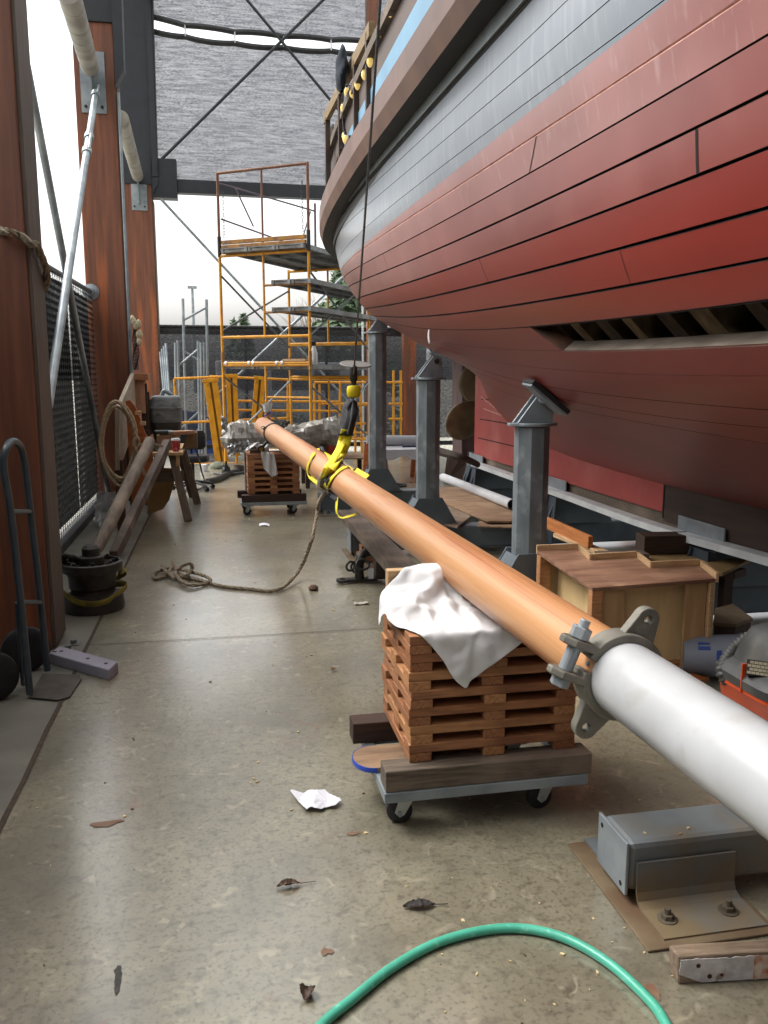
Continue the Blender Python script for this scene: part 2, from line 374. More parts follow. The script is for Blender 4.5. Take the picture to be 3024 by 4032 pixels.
rod(V(-.9, 17.45, 5.7), V(2.85, 17.45, 9.35), .028, None, dk); rod(V(.1, 17.42, 9.4), V(3.5, 17.42, 5.75), .028, None, dk)
rod(V(-.93, 17.44, 4.97), V(3.0, 17.44, .75), .026); rod(V(3.05, 17.41, 4.0), V(-1.0, 17.41, .3), .03)
# gable shade cloth in two strips laced together
m_shade = veil('woven_shade_cloth', '62636a', .74, streak=.3, sc=26, st=(1.0, 1, 4.5), lo=.43, hi=.57, a2=.985, translucent=.6)
def sag(x): return .09 * ((x + 1.05) / 8 - .5) - .10 + .20 * math.exp(-(x + 1.05) * 1.1)
def strip(lo, hi):
    q = MB()
    q.grid(lambda u, v: V(-1.04 + 8.4 * u, 17.62 + .015 * sin(u * 40 + v * 9), lo(-1.04 + 8.4 * u) * (1 - v) + hi(-1.04 + 8.4 * u) * v), 60, 30)
    return q.build('shade_cloth', m_shade, shed, smooth=True)
TIE = .93
def gap(x): p = ((x + 1.3) / TIE) % 1; return .05 + .065 * sin(pi * p) ** .7
zb = lambda x: 8.10 + sag(x) - gap(x) / 2 - .02
zt = lambda x: 8.14 + sag(x) + gap(x) / 2 + .02
s1 = strip(lambda x: 5.30, zb); s2 = strip(zt, lambda x: 9.5)
for s_, f, off in ((s1, zb, -.03), (s2, zt, .03)):
    MB().tube([V(-1.04 + 8.4 * i / 160, 17.6, f(-1.04 + 8.4 * i / 160) + off) for i in range(161)], lambda i: (.035, .055), n=6, flat=V(0, 1, 0)).build('hem', blk, s_)
for k in range(9):
    x = -1.3 + TIE * k + .0
    if x > -1: MB().cyl(V(x, 17.58, zb(x) - .04), V(x, 17.58, zt(x) + .04), .016, n=6).build('lacing', white_pl, s2)
# roof above the picture
m_roof = veil('translucent_roof_sheet', 'd5d9d9', 1.0, sc=3, translucent=.55)
MB().add([V(-1.75, -1, 9.5), V(9.5, -1, 9.5), V(9.5, 17.9, 9.5), V(-1.75, 17.9, 9.5)], [(0, 1, 2, 3)]).build('roof', m_roof, shed)
MB().box((-1.95, -6.2, 9.45), (9.6, -1.01, 9.6)).build('roof', mat('roof_sheet', '8d9090', '808383', sc=3, rough=.5), shed)
mat('side_cladding', '8f9192', '838586', sc=3, rough=.7)
for yy in (-.8, 5.2, 11.3, 17.5): MB().box((9.2, yy, 0), (9.6, yy + .35, 9.44)).build('column', m_glu, shed)
MB().box((9.6, -6, 0), (9.66, 17.9, 2.0)).build('side_boarding', MATS['side_cladding'], shed)
MB().box((-1.95, -6, 0), (-1.87, 5.04, 2.75)).build('light_block_screen', m_navy, shed)  # unseen screen added to keep low side light off the near corner
MB().box((-1.95, -6.2, 0), (9.6, -6.0, 9.44)).build('light_block_wall', mat('dark_light_block', '55585a', '4a4d4f', sc=3, rough=.8), shed)  # unseen dark wall added to block light from behind the camera
# steel conduit on the second column
MB().cyl(V(-1.06, 11.28, .9), V(-1.055, 11.28, 5.0), .018).build('conduit', steel, shed, smooth=True)
MB().cyl(V(3.0, 17.4, .0), V(3.0, 17.4, 3.4), .022).build('conduit', white_pl, shed, smooth=True)

# ------------------------------------------------------------------ fences
def chainlink(mb, o, u, W_, H_, p=.06, r=.0028, nrm=None, z0=0.0):
    o, u = Vector(o), Vector(u).normalized(); nrm = nrm or u.cross(V(0, 0, 1)); nw = int(W_ / p); ns = int(H_ / (p * .55))
    for i in range(nw):
        pts = []
        for k in range(ns + 1):
            s = k % 2
            pts.append(o + u * (i * p + (p * 1.06 if s else -p * .06)) + V(0, 0, z0 + k * p * .55) + nrm * (.004 if (s + i) % 2 else -.004))
        mb.tube(pts, r, n=3, cap=False)
    return mb
m_wire = mat('black_coated_wire', '191a1b', '242627', sc=20, rough=.45)
m_scr1 = veil('black_windscreen_mesh', '131415', .93, sc=22, st=(1, 1, 1), lo=.3, hi=.62, a2=.995, translucent=.15)
m_scr2 = veil('black_privacy_screen', '3a3b3f', .82, sc=16, st=(1, 1, 2.5), lo=.36, hi=.6, a2=.94, translucent=.25)
f1 = thing('chain_link_fence', 'black chain link fence with dark privacy mesh between the two nearest columns', 'fence', (-1.5, 8.4, 0))
chainlink(MB(), (-1.47, 5.45, .06), (0, 1, 0), 5.75, 2.55, r=.0034).build('wire_mesh', m_wire, f1)
q = MB()
for (y0, y1) in ((5.4, 9.75), (9.79, 11.25)):
    q.grid(lambda u, v: V(-1.535 + .012 * sin(u * 30) * v, y0 + (y1 - y0) * u, .13 + 2.42 * v), 40, 8)
q.build('privacy_mesh', m_scr1, f1)
tr = MB().cyl((-1.5, 5.45, 2.56), (-1.5, 11.28, 2.64), .028).build('top_rail', steel_dk, f1, smooth=True)
MB().lathe([(.03, 0), (.10, 0), (.10, .012), (.05, .03), (.045, .1), (.03, .1)], (-1.5, 11.29, 2.64), (0, -1, 0)).build('flange', steel, tr, smooth=True)
MB().box((-1.53, 5.4, .0), (-1.42, 11.28, .075)).build('bottom_board', blk, f1)
f2 = thing('chain_link_fence', 'long chain link fence with black windscreen across the far open end', 'fence', (3, 17.85, 0))
chainlink(MB(), (-1.15, 17.3, .0), (1, 0, 0), 7.4, 2.6, p=.105, r=.005).build('wire_mesh', mat('dark_wire', '3a3d40', '4a4d50', sc=20, rough=.4, metal=.3), f2)
MB().grid(lambda u, v: V(-1.1 + 8.4 * u, 17.86 + .02 * sin(u * 50) * v, .27 + (2.28 - .0 * u) * v), 50, 8).build('windscreen', m_scr2, f2)
MB().tube([V(-1.1, 17.83, 2.6), V(7.3, 17.83, 2.6)], .03).build('top_rail', blk, f2)
MB().box((-1.1, 17.84, 2.44), (7.3, 17.845, 2.58)).build('hem', blk, f2)
MB().box((-1.1, 17.84, .11), (7.3, 17.9, .2)).build('bottom_rail', blk, f2)
for x in (.62, 2.3, 5.5): MB().cyl((x, 17.9, 0), (x, 17.9, 2.6), .03).build('post', blk, f2)

# ------------------------------------------------------------------ outside, seen over and under the fence
def leafy(mb, c, rx, rz, n, s, cone=False, mi=0, mi2=None):
    for _ in range(n):
        t = random.random(); a = random.random() * 2 * pi
        if cone:
            tier = .55 + .45 * abs(sin(t * 23)); rr = rx * (1 - t) * tier * random.uniform(.45, 1.05); z = rz * t
        else:
            ph = math.acos(random.uniform(-1, 1)); k = random.uniform(.55, 1); rr = rx * sin(ph) * k; z = rz * (.5 + .5 * cos(ph) * k)
        p = c + V(cos(a) * rr, sin(a) * rr, z); d = V(random.gauss(0, 1), random.gauss(0, 1), random.gauss(0, .6)).normalized() * s * random.uniform(.6, 1.4)
        e = d.orthogonal().normalized() * s * random.uniform(.25, .5)
        mb.add([p - d, p + e, p + d, p - e], [(0, 1, 2, 3)], mi if (mi2 is None or random.random() < .6) else mi2)
m_ever = [mat('evergreen_foliage', '53664a', '43563c', sc=2, rough=.8), mat('evergreen_tips', '6b7d60', '5a6c50', sc=2, rough=.8)]  # greens paled so the colour stands in for distance haze
m_bark = mat('grey_bark', '5a5046', '443c34', sc=4, rough=.9)
def evergreen(label, base, h, r, n, s):
    t = thing('evergreen_tree', label, 'tree', base, 'trees beyond the far fence'); q = MB()
    leafy(q, Vector(base) + V(0, 0, h * .08), r, h * .93, n, s, True, 0, 1); q.build('crown', m_ever, t)
    MB().cyl(base, Vector(base) + V(0, 0, h * .95), h * .018, h * .003).build('trunk', m_bark, t, smooth=True)
def ground_at(x, y, Y): p = py(x, y, Y); return V(p.x, p.y, -.1), p.z
for (x, ytop, Y, r, n, s, lab) in ((742, 540, 40, 3.0, 2600, .34, 'tall dark evergreen tree showing beside the stern of the ship'),
                                   (526, 680, 75, 2.4, 900, .4, 'small pointed evergreen tree over the far fence beside the scaffold'),
                                   (505, 694, 80, 1.8, 500, .4, 'lowest pointed evergreen tree just clearing the fence top'),
                                   (770, 575, 55, 3.4, 1600, .4, 'broad evergreen tree half hidden behind the red hull')):
    gp, z = ground_at(x, ytop, Y); evergreen(lab, gp, z + .1, r, n, s)
for i, (x, ytop, Y) in enumerate(((660, 640, 62), (690, 630, 66), (715, 634, 60))):
    gp, z = ground_at(x, ytop, Y)
    t = thing('bare_tree', ['bare twiggy tree left of the other leafless ones', 'tallest bare twiggy tree behind the scaffold planks', 'bare twiggy tree nearest the ship stern'][i], 'tree', gp, 'bare trees beyond the far fence')
    q = MB(); q.cyl(gp, gp + V(0, 0, z * .6), .16, .08, n=6); q.build('trunk', m_bark, t, smooth=True); q = MB()
    for _ in range(70):
        h0 = random.uniform(.3, .65) * z; p = gp + V(0, 0, h0); d = V(random.gauss(0, .5), random.gauss(0, .5), 1).normalized()
        pts = [p]
        for s_ in range(4): d = (d + V(random.gauss(0, .25), random.gauss(0, .25), .1)).normalized(); pts.append(pts[-1] + d * z * .1)
        q.tube(pts, lambda k: .035 - .007 * k, n=3)
    q.build('crown', mat('bare_twigs', '8d867c', '7b746a', sc=3, rough=.9), t)
gp, z = ground_at(415, 616, 90)
t = thing('light_mast', 'slim pale lighting mast far beyond the fence on the left', 'street light', gp)
MB().cyl(gp, gp + V(0, 0, z), .22, .12, n=8).build('pole', steel, t)
MB().box(gp + V(-.45, -.2, z - .25), gp + V(.45, .2, z + .0)).build('lamp_head', steel, t)
m_hedge = [mat('dull_hedge', '4d5838', '3f4a2e', sc=3, rough=.9)]
for (x, Y, lab, hh) in ((1.5, 21.5, 'low green shrub outside the fence behind the scaffold', .8), (4.6, 22.5, 'low green shrub outside the fence behind the jack posts', .9)):
    q = MB(); leafy(q, V(x, Y, -.1), 1.5, hh, 900, .07); tag(q.build('shrub', m_hedge), lab, 'shrub', 'shrubs outside the fence')
t = thing('parked_van', 'pale parked van outside the fence seen through the windscreen', 'van', (2.2, 26, -.1))
m_van = mat('pale_van_paint', 'c9cdd2', 'bfc4c9', sc=2, rough=.4)
MB().prism([V(.0, 25, .25), V(5.2, 25, .25), V(5.2, 25, 1.1), V(4.3, 25, 1.25), V(3.7, 25, 2.0), V(.0, 25, 2.05)], (0, 1.9, 0)).build('body', m_van, t, bevel=.06)
q = MB()
for x0, x1 in ((.3, 1.4), (1.6, 2.7), (2.85, 3.6)): q.box((x0, 24.985, 1.2), (x1, 24.998, 1.8))
q.build('window', blk, t)
for x in (.95, 4.2): MB().cyl((x, 24.97, .25), (x, 25.2, .25), .34, n=20).build('wheel', rubber, t, smooth=True)
tag(MB().grid(lambda u, v: V(-1.0 + 1.1 * u, 18.6 + .3 * v, -.1 + .95 * sin(pi * min(1, v * .5 + .0)) + .1 * noise.noise(V(u * 6, v * 5, 2))), 14, 8).build('tarpaulin', mat('blue_tarpaulin', '2f4f9a', '263f80', sc=6, rough=.5), solid=.01), 'crumpled blue tarpaulin outside the fence behind the grey poles', 'tarpaulin')
# ------------------------------------------------------------------ the ship
XC = 3.3
ZK = [0.8, 1.2, 1.6, 2.0, 2.4, 2.8, 3.4, 4.4]
PH = [0.149, 0.854, 1.699, 1.941, 2.029, 2.1, 2.081, 2.05]
PE = [9.31, 9.836, 10.356, 11.345, 11.827, 12.315, 12.708, 13.112]
PN = [3.549, 3.55, 2.232, 2.803, 4.489, 5.678, 6.863, 8.0]
PM = [1.29, 1.179, 1.085, 0.716, 0.473, 0.449, 0.423, 0.4]
def herm(v):
    k = ZK; dv = [(v[i + 1] - v[i]) / (k[i + 1] - k[i]) for i in range(len(v) - 1)]
    t = [0] * len(v); t[0] = dv[0]; t[-1] = dv[-1]
    for i in range(1, len(v) - 1):
        if dv[i - 1] * dv[i] > 0: t[i] = 2 * dv[i - 1] * dv[i] / (dv[i - 1] + dv[i])
    def f(z):
        i = 0
        while i < len(k) - 2 and z > k[i + 1]: i += 1
        h = k[i + 1] - k[i]; x = min(1, max(0, (z - k[i]) / h))
        return v[i] * (2 * x ** 3 - 3 * x * x + 1) + v[i + 1] * (3 * x * x - 2 * x ** 3) + h * (t[i] * (x ** 3 - 2 * x * x + x) + t[i + 1] * (x ** 3 - x * x))
    return f
hH, hE, hN, hM = herm(PH), herm(PE), herm(PN), herm(PM)
def hb(Y, z):
    s = min(1, max(0, (Y - 1.286) / (hE(z) - 1.286)))
    b = hH(z) * max(0, 1 - s ** hN(z)) ** hM(z)
    if Y < 0: b *= 1 - .004 * Y * Y
    return b
def hpt(Y, z, off=0.0):
    """point on the port side; off pushes it outwards along the surface normal"""
    e = hE(z)
    if off == 0: return V(XC - hb(Y, z), Y, z)
    d = .02; Ya = min(Y, e - .03)
    gY = (hb(Ya + d, z) - hb(Ya - d, z)) / (2 * d); gz = (hb(Ya, z + d) - hb(Ya, z - d)) / (2 * d)
    n = V(-1, -gY, -gz).normalized()
    return V(XC - hb(Y, z), Y, z) + n * off
SEAMS = {
'tt': [(3.5, 3.1), (4.53, 3.11), (5.69, 3.17), (6.82, 3.19), (7.79, 3.2), (8.64, 3.19)],
'tb': [(3.26, 3.0), (4.42, 3.03), (5.39, 3.06), (6.9, 3.12), (8.65, 3.16)],
'g1': [(2.89, 2.85), (3.48, 2.88), (4.21, 2.91), (5.05, 2.93), (6.9, 3.07), (8.65, 3.16)],
'g2': [(2.57, 2.73), (3.47, 2.75), (4.2, 2.8), (5.2, 2.85), (6.9, 2.94), (8.72, 3.05)],
'g3': [(2.28, 2.61), (2.76, 2.63), (3.51, 2.64), (4.3, 2.7), (6.21, 2.76), (8.42, 2.83)],
'S1': [(1.96, 2.49), (2.3, 2.5), (2.81, 2.51), (3.04, 2.5), (3.58, 2.52), (4.73, 2.57), (5.77, 2.62), (7.18, 2.65)],
'S2': [(1.87, 2.38), (2.23, 2.38), (2.84, 2.4), (3.08, 2.4), (4.14, 2.44), (6.39, 2.51), (9.28, 2.67)],
'S3': [(1.89, 2.26), (2.03, 2.26), (2.36, 2.27), (3.02, 2.28), (3.7, 2.29), (3.97, 2.31), (5.26, 2.35), (6.78, 2.41), (9.12, 2.56)],
'S4': [(1.91, 2.14), (2.19, 2.15), (2.82, 2.16), (3.19, 2.16), (4.01, 2.18), (4.73, 2.21), (6.37, 2.27), (8.39, 2.38)],
'S5': [(1.94, 2.01), (2.23, 2.02), (2.64, 2.03), (3.26, 2.03), (4.19, 2.07), (5.58, 2.12), (8.53, 2.28)],
'S6': [(1.99, 1.9), (2.25, 1.9), (2.79, 1.91), (3.38, 1.92), (4.39, 1.95), (5.98, 2.03), (8.15, 2.17)],
'S7': [(2.06, 1.8), (3.45, 1.82), (4.26, 1.85), (5.38, 1.9), (7.15, 2.01), (8.5, 2.14)],
'S8': [(2.15, 1.69), (2.74, 1.7), (3.7, 1.71), (4.63, 1.75), (5.68, 1.81), (7.05, 1.91), (8.33, 2.03)],
'S9': [(2.26, 1.6), (2.78, 1.6), (3.16, 1.61), (3.86, 1.63), (5.48, 1.71), (6.83, 1.8), (7.49, 1.89)],
'S10': [(2.47, 1.49), (3.15, 1.5), (3.99, 1.52), (4.68, 1.55), (6.39, 1.65)],
'S11': [(2.7, 1.42), (3.55, 1.43), (4.38, 1.47)],
'S12': [(2.94, 1.34), (3.63, 1.37), (4.42, 1.41)],
}
def quadfit(pts):
    # least squares z = a + b*y + c*y^2 with gentle continuation beyond the seen part
    n = len(pts); S = [sum(p[0] ** k for p in pts) for k in range(5)]; T = [sum(p[1] * p[0] ** k for p in pts) for k in range(3)]
    A = Matrix(((S[0], S[1], S[2]), (S[1], S[2], S[3]), (S[2], S[3], S[4]))); a, b_, c = A.inverted() @ V(*T)
    y0, y1 = pts[0][0], pts[-1][0]; f = lambda y: a + b_ * y + c * y * y; d1 = min(.075, max(.0, b_ + 2 * c * y1)); d0 = b_ + 2 * c * y0
    return lambda y: f(y) if y0 <= y <= y1 else (f(y1) + d1 * (y - y1) if y > y1 else f(y0) + d0 * .3 * (y - y0))
ZF = {k: quadfit(v) for k, v in SEAMS.items()}
def zrab(Y):
    lo, hi = .55, 2.2
    for _ in range(26):
        m_ = (lo + hi) / 2
        if hb(Y, m_) < .19: lo = m_
        else: hi = m_
    return max(.84, hi)
RAB = [zrab(-4 + i * 14.2 / 142) for i in range(143)]
def frab(Y):
    t = min(141.999, max(0, (Y + 4) * 10)); i = int(t); return RAB[i] + (RAB[i + 1] - RAB[i]) * (t - i)
ZF['rab'] = frab
ORDER = ['top', 'tt', 'tb', 'g1', 'g2', 'g3', 'S1', 'S2', 'S3', 'S4', 'S5', 'S6', 'S7', 'S8', 'S9', 'S10', 'S11', 'S12', 'rab']
ZF['top'] = lambda Y: 3.38 + .008 * Y
NG = len(ORDER)
def zcurve(k, Y):
    z = ZF[ORDER[k]](Y)
    if ORDER[k] not in ('rab',):
        z = max(z, frab(min(Y, 10.15)) + .012 * (NG - 1 - k))
    return z
NU = 84
def ystation(u, z, y0=-4.0):
    e = hE(z) - .002; g = 1 - (1 - u) ** 1.7; return y0 + (e - y0) * g
def strake_fn(ka, kb, ga, gb, y0=-4.0):
    """surface between seam ka (upper) and kb (lower), set back by the half seam widths"""
    def fn(u, v):
        Y = ystation(u, 2.4, y0(v) if callable(y0) else y0)
        for _ in range(4):
            za, zb_ = zcurve(ka, Y) - ga, zcurve(kb, Y) + gb
            z = za + (zb_ - za) * v; yy = y0(v) if callable(y0) else y0; Y = ystation(u, z, yy)
        return Y, z
    return fn
ship = thing('wooden_ship', 'large wooden ship on keel stands with red planked bottom and grey topsides', 'ship', (XC, 6, .62))
m_red = mat('red_antifouling_paint', '8a2c20', '79241a', sc=2.2, rough=.42, rough2=.5, coat=.35, coatr=.34, bump=.22, bsc=3.5, c3='85352a', sc3=.8, lo3=.4, hi3=.7, st=(.6, .35, 1.4), spec=.5)
m_red_sheen = mat('chalky_sheen_red_paint', '98564f', '88453d', sc=2.4, st=(1, 1, .5), rough=.4, rough2=.5, coat=1.0, coatr=.3, coati=1.75, bump=.06, bsc=8, c3='bb9691', sc3=8, lo3=.58, hi3=.95, st3=(4, 4, .35), spec=.5)  # chalky fade, with part of the sky sheen put into the colour
m_red_mid = mat('faded_sheen_red_paint', '88392f', '782d24', sc=1.8, st=(.8, .8, .6), rough=.4, rough2=.5, coat=.9, coatr=.33, coati=1.65, bump=.22, bsc=3.5, c3='9c5b52', sc3=2, lo3=.5, hi3=.9, st3=(1, 1, .6))  # in-between red: some fade, some sheen painted into the tone
m_grey = mat('grey_topside_paint', '717a83', '667079', sc=2.0, st=(1, .6, 1.5), rough=.26, rough2=.36, bump=.04, bsc=5, c3='868e96', sc3=9, lo3=.5, hi3=.85, st3=(3, 3, .3), spec=.5, coat=.5, coatr=.25)
m_greyl = mat('light_grey_trim_paint', '8e9697', '7b8384', sc=4, rough=.35)
m_gap = mat('dark_open_seam', '14100f', '0d0a0a', sc=10, rough=.9)
m_fill = mat('pale_seam_filler', 'c69a8c', 'b07f72', sc=20, rough=.8)
m_fill2 = mat('dull_seam_filler', '7e5048', '55302a', sc=14, rough=.8)
# seam style: half width, depth, material index
ST = {'tt': (.0, 0, 2), 'tb': (.0, 0, 2), 'g1': (.0018, .004, 1), 'g2': (.0018, .004, 1), 'g3': (.0016, .004, 1), 'S1': (.0045, .004, 2), 'S2': (.003, .018, 1), 'S3': (.0042, .02, 1),
      'S4': (.0046, .022, 1), 'S5': (.0050, .022, 1), 'S6': (.0044, .02, 1), 'S7': (.0022, .006, 1), 'S8': (.0014, .002, 3), 'S9': (.0012, .002, 3), 'S10': (.0012, .003, 1), 'S11': (.0012, .003, 1), 'S12': (.0012, .003, 1), 'rab': (0, 0, 1), 'top': (0, 0, 1)}
grey_mb, red_mb = MB(), MB()
def wob(Y, k): return 1 + .45 * noise.noise(V(Y * 2.3, k * 7.7, 1)) + .9 * max(0, noise.noise(V(Y * 6.1, k * 3.1, 4)) - .45)
zpaint = quadfit([(2.24, 2.59), (2.44, 2.6), (2.77, 2.6), (3.0, 2.6), (3.52, 2.63), (4.24, 2.65), (5.52, 2.63), (7.14, 2.67), (9.16, 2.74)])
open_y = lambda v: 3.93 - .2 * v      # forward of this the plank under S7 is out
for k in range(NG - 1):
    ka, kb = ORDER[k], ORDER[k + 1]; grey = k < 5
    tgt = grey_mb if grey else red_mb
    y0 = open_y if (ka, kb) == ('S7', 'S8') else -4.0
    nv = {'S12': 12}.get(ka, 6)
    fn = strake_fn(k, k + 1, ST[ka][0], ST[kb][0], y0)
    if ka == 'g3':      # this plank carries the paint line: two pieces of one plank
        base = strake_fn(k, k + 1, ST[ka][0], ST[kb][0])
        def part(lo, hi, mb_, mi):
            def f2(u, v):
                Y = ystation(u, 2.6)
                for _ in range(4):
                    za, zb_ = zcurve(k, Y) - ST[ka][0], zcurve(k + 1, Y) + ST[kb][0]
                    zp = max(zb_ + .002, min(za - .002, zpaint(Y) + .003 * noise.noise(V(Y * 9, 0, 0))))
                    z = (za + (zp - za) * v) if lo == 0 else (zp + (zb_ - zp) * v); Y = ystation(u, z)
                return hpt(Y, z)
            mb_.grid(f2, NU, 3, mi)
        part(0, 1, grey_mb, 0); part(1, 2, red_mb, 4)
    else:
        old = {'S1': 4, 'S2': 5, 'S3': 5}.get(ka, 0)  # upper strakes take the reds that carry fade and painted sheen
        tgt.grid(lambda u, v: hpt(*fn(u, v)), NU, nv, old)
    # the open or filled seam at the lower edge of this strake
    g, dp, mi = ST[kb]
    if g > 0:
        vs = []
        for i in range(261):
            u = i / 260
            Y, z = strake_fn(k, k + 1, 0, 0)(u, 1.0); e = g * (wob(Y, k) if g > .003 else 1)
            e = max(.0004, e * min(1, (hE(z) - Y) / .8 + .15))
            vs += [hpt(Y, z + max(g, e)), hpt(Y, z + e, .0006 if e > g else 0), hpt(Y, z, -dp), hpt(Y, z - e, .0006 if e > g else 0), hpt(Y, z - max(g, e))]
        fs = [(5 * i + j, 5 * i + j + 1, 5 * i + j + 6, 5 * i + j + 5) for i in range(260) for j in range(4)]
        tgt.add(vs, fs, mi)
# butt joints between plank ends
def butt(x, y, ka, kb, lean=0, w_=.0045):
    r = ray(x, y); t = 1.0
    while t < 14:
        p = EYE + r * t
        if p.x > XC - hb(p.y, p.z): break
        t += .004
    Y = p.y; za, zb_ = ZF[ka](Y) - .004, ZF[kb](Y) + .004
    red_mb.add([hpt(Y + s * w_ + lean * v_, za + (zb_ - za) * v_, .0012) for v_ in (0, .25, .5, .75, 1) for s in (-1, 1)], [(2 * i, 2 * i + 1, 2 * i + 3, 2 * i + 2) for i in range(4)], 1)
butt(1167, 335, 'S1', 'S2', .13); butt(1512, 330, 'S3', 'S4', .02, .006); butt(1045, 590, 'S4', 'S5', -.03, .003); butt(835, 572, 'S2', 'S3', 0, .003); butt(1345, 560, 'S5', 'S6', 0, .0015)
hull = red_mb.build('hull_planking', [m_red, m_gap, m_fill, m_fill2, m_red_sheen, m_red_mid], ship, smooth=True, ang=28)
grey_mb.build('topside_planking', [m_grey, m_gap, m_fill], ship, smooth=True, ang=28)
# starboard side and deck, unseen but real
q = MB(); q.grid(lambda u, v: (lambda Y, z: V(XC + hb(Y, z) - .004, Y, z))(*(lambda z: (ystation(u, z), z))(.9 + 2.45 * v)), 40, 16)
q.build('starboard_planking', m_red, ship, smooth=True)
q = MB(); q.grid(lambda u, v: (lambda Y: V(XC + (hb(Y, 3.3) - .03) * (2 * v - 1), Y, 3.3))(ystation(u, 3.3)), 40, 4); q.build('deck', wood_grey, ship)
# missing plank: ledges, frames and dark hold behind
led = MB(); S7i, S8i = ORDER.index('S7'), ORDER.index('S8')
ys = [-4 + i * .12 for i in range(67)]
def ledge(mb_, kf, ytop, sgn, mi):
    vs = []
    for i in range(81):
        Y = -4 + (ytop + 4) * i / 80; z = kf(Y) - sgn * .004; nb = .004 * noise.noise(V(Y * 5, sgn, 0))
        vs += [hpt(Y, z + nb, .001), hpt(Y, z + nb + .012 * sgn * -1 * 0, -.07)]
    mb_.add(vs, [(2 * i, 2 * i + 1, 2 * i + 3, 2 * i + 2) for i in range(80)], mi)
ledge(led, lambda Y: ZF['S7'](Y), open_y(0), -1, 1); ledge(led, lambda Y: ZF['S8'](Y), open_y(1), 1, 0)
va = [(open_y(j / 6), ZF['S7'](open_y(0)) + (ZF['S8'](open_y(1)) - ZF['S7'](open_y(0))) * j / 6) for j in range(7)]
led.add([hpt(a_, b_, o) for a_, b_ in va for o in (0, -.07)], [(2 * j, 2 * j + 1, 2 * j + 3, 2 * j + 2) for j in range(6)], 2)
led.build('plank_edge', [mat('bare_plank_edge', '8a7d6e', '6b5f52', sc=8, st=(1, .6, 3), rough=.85, bump=.3), m_gap, mat('brown_plank_end', '5d3a22', '43281a', sc=8, rough=.8)], ship)
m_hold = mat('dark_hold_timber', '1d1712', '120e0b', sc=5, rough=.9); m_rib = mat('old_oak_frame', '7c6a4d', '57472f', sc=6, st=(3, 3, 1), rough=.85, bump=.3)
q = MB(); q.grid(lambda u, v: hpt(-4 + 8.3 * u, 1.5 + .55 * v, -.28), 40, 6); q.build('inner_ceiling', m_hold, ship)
yy = 3.8; i = 0
while yy > -3.5:
    wd = .038 + .01 * (i % 3)
    vs = []
    for j in range(9):
        z = 1.52 + .5 * j / 8
        for (dy, of) in ((-wd, -.072), (wd, -.072), (wd, -.25), (-wd, -.25)): vs.append(hpt(yy + dy + .42 * (z - 1.75), z, of))
    MB().add(vs, [(4 * j + a_, 4 * j + (a_ + 1) % 4, 4 * j + 4 + (a_ + 1) % 4, 4 * j + 4 + a_) for j in range(8) for a_ in range(4)]).build('hull_frame', m_rib if i % 2 else mat('dark_oak_frame', '463725', '2f2417', sc=6, st=(3, 3, 1), rough=.9, bump=.3), ship)
    yy -= .23 + .06 * (i % 2); i += 1
for (x, y, s) in ((1310, 716, .045), (1395, 700, .05)):
    p = px(x, y, 0.0 + 1.0); Yo = None
    r = ray(x, y); t = 1.0
    while t < 9:
        p = EYE + r * t
        if p.x > XC - hb(p.y, p.z) + .2: break
        t += .004
    MB().box((p.x, p.y - s, p.z - .035), (p.x + .02, p.y + s, p.z + .035)).build('new_timber', mat('fresh_orange_timber', 'b8641c', 'a3561a', sc=5, rough=.6), ship)
# painted trim strake and black line under it
def band(name, m_, zlo, zhi, off0, off1, parent, mats=None, n=90, y0=-4.0, under=None, bev=0):
    """a moulding of rectangular section following the plan of the hull"""
    vs = []; mb_ = MB()
    for i in range(n + 1):
        Y = ystation(i / n, 3.2, y0); a_, b_ = zlo(Y), zhi(Y); zz = 3.2
        e = hE(zz); Yc = min(Y, e - .002)
        d = .01; Ya = min(Yc, e - .02); gY = (hb(Ya + d, zz) - hb(Ya - d, zz)) / (2 * d); nn = V(-1, -gY, 0).normalized()
        c = V(XC - hb(Yc, zz), Yc, 0)
        vs += [c + nn * off0 + V(0, 0, a_), c + nn * (off1 - bev) + V(0, 0, a_), c + nn * off1 + V(0, 0, a_ + bev * 2.6), c + nn * off1 + V(0, 0, b_), c + nn * off0 + V(0, 0, b_)]
    for j in range(5):
        mi = (under if (j == 0 and under is not None) else (2 if (j == 1 and bev) else 0))
        mb_.add([], [], 0)
        k0 = len(mb_.v)
        mb_.v += [vs[5 * i + jj] for i in range(n + 1) for jj in (j, (j + 1) % 5)]
        for i in range(n): mb_.f.append((k0 + 2 * i, k0 + 2 * i + 1, k0 + 2 * i + 3, k0 + 2 * i + 2)); mb_.m.append(mi)
    return mb_.build(name, mats or m_, parent, smooth=True, ang=30)
band('trim_strake', m_greyl, lambda Y: ZF['tb'](Y) + .012, lambda Y: ZF['tt'](Y), -.03, .022, ship)
band('black_line', m_gap, lambda Y: ZF['tb'](Y) - .008, lambda Y: ZF['tb'](Y) + .012, -.03, .01, ship)
m_brown = mat('brown_guard_paint', '6e5247', '5f463c', sc=2.5, rough=.5, bump=.05, c3='7a5d50', sc3=1.5)
m_soff = mat('black_soffit_paint', '2a2926', '211f1d', sc=3, rough=.6)
band('guard_rail', None, lambda Y: 3.085 + .022 * (max(0, min(Y, 6.4)) - 3.5), lambda Y: 3.33 + .025 * (max(0, min(Y, 7)) - 4.1), -.05, .16, ship, [m_brown, m_soff, mat('worn_brown_guard_paint', '6a4a36', '573b2b', sc=4, rough=.6)], under=1, bev=.035)
band('black_bulwark', m_soff, lambda Y: 3.05, lambda Y: 3.12, -.06, .004, ship)
band('blue_bulwark', mat('light_blue_paint', '6f9cb8', '648fab', sc=3, rough=.45), lambda Y: 3.3, lambda Y: 3.66, -.05, .05, ship)
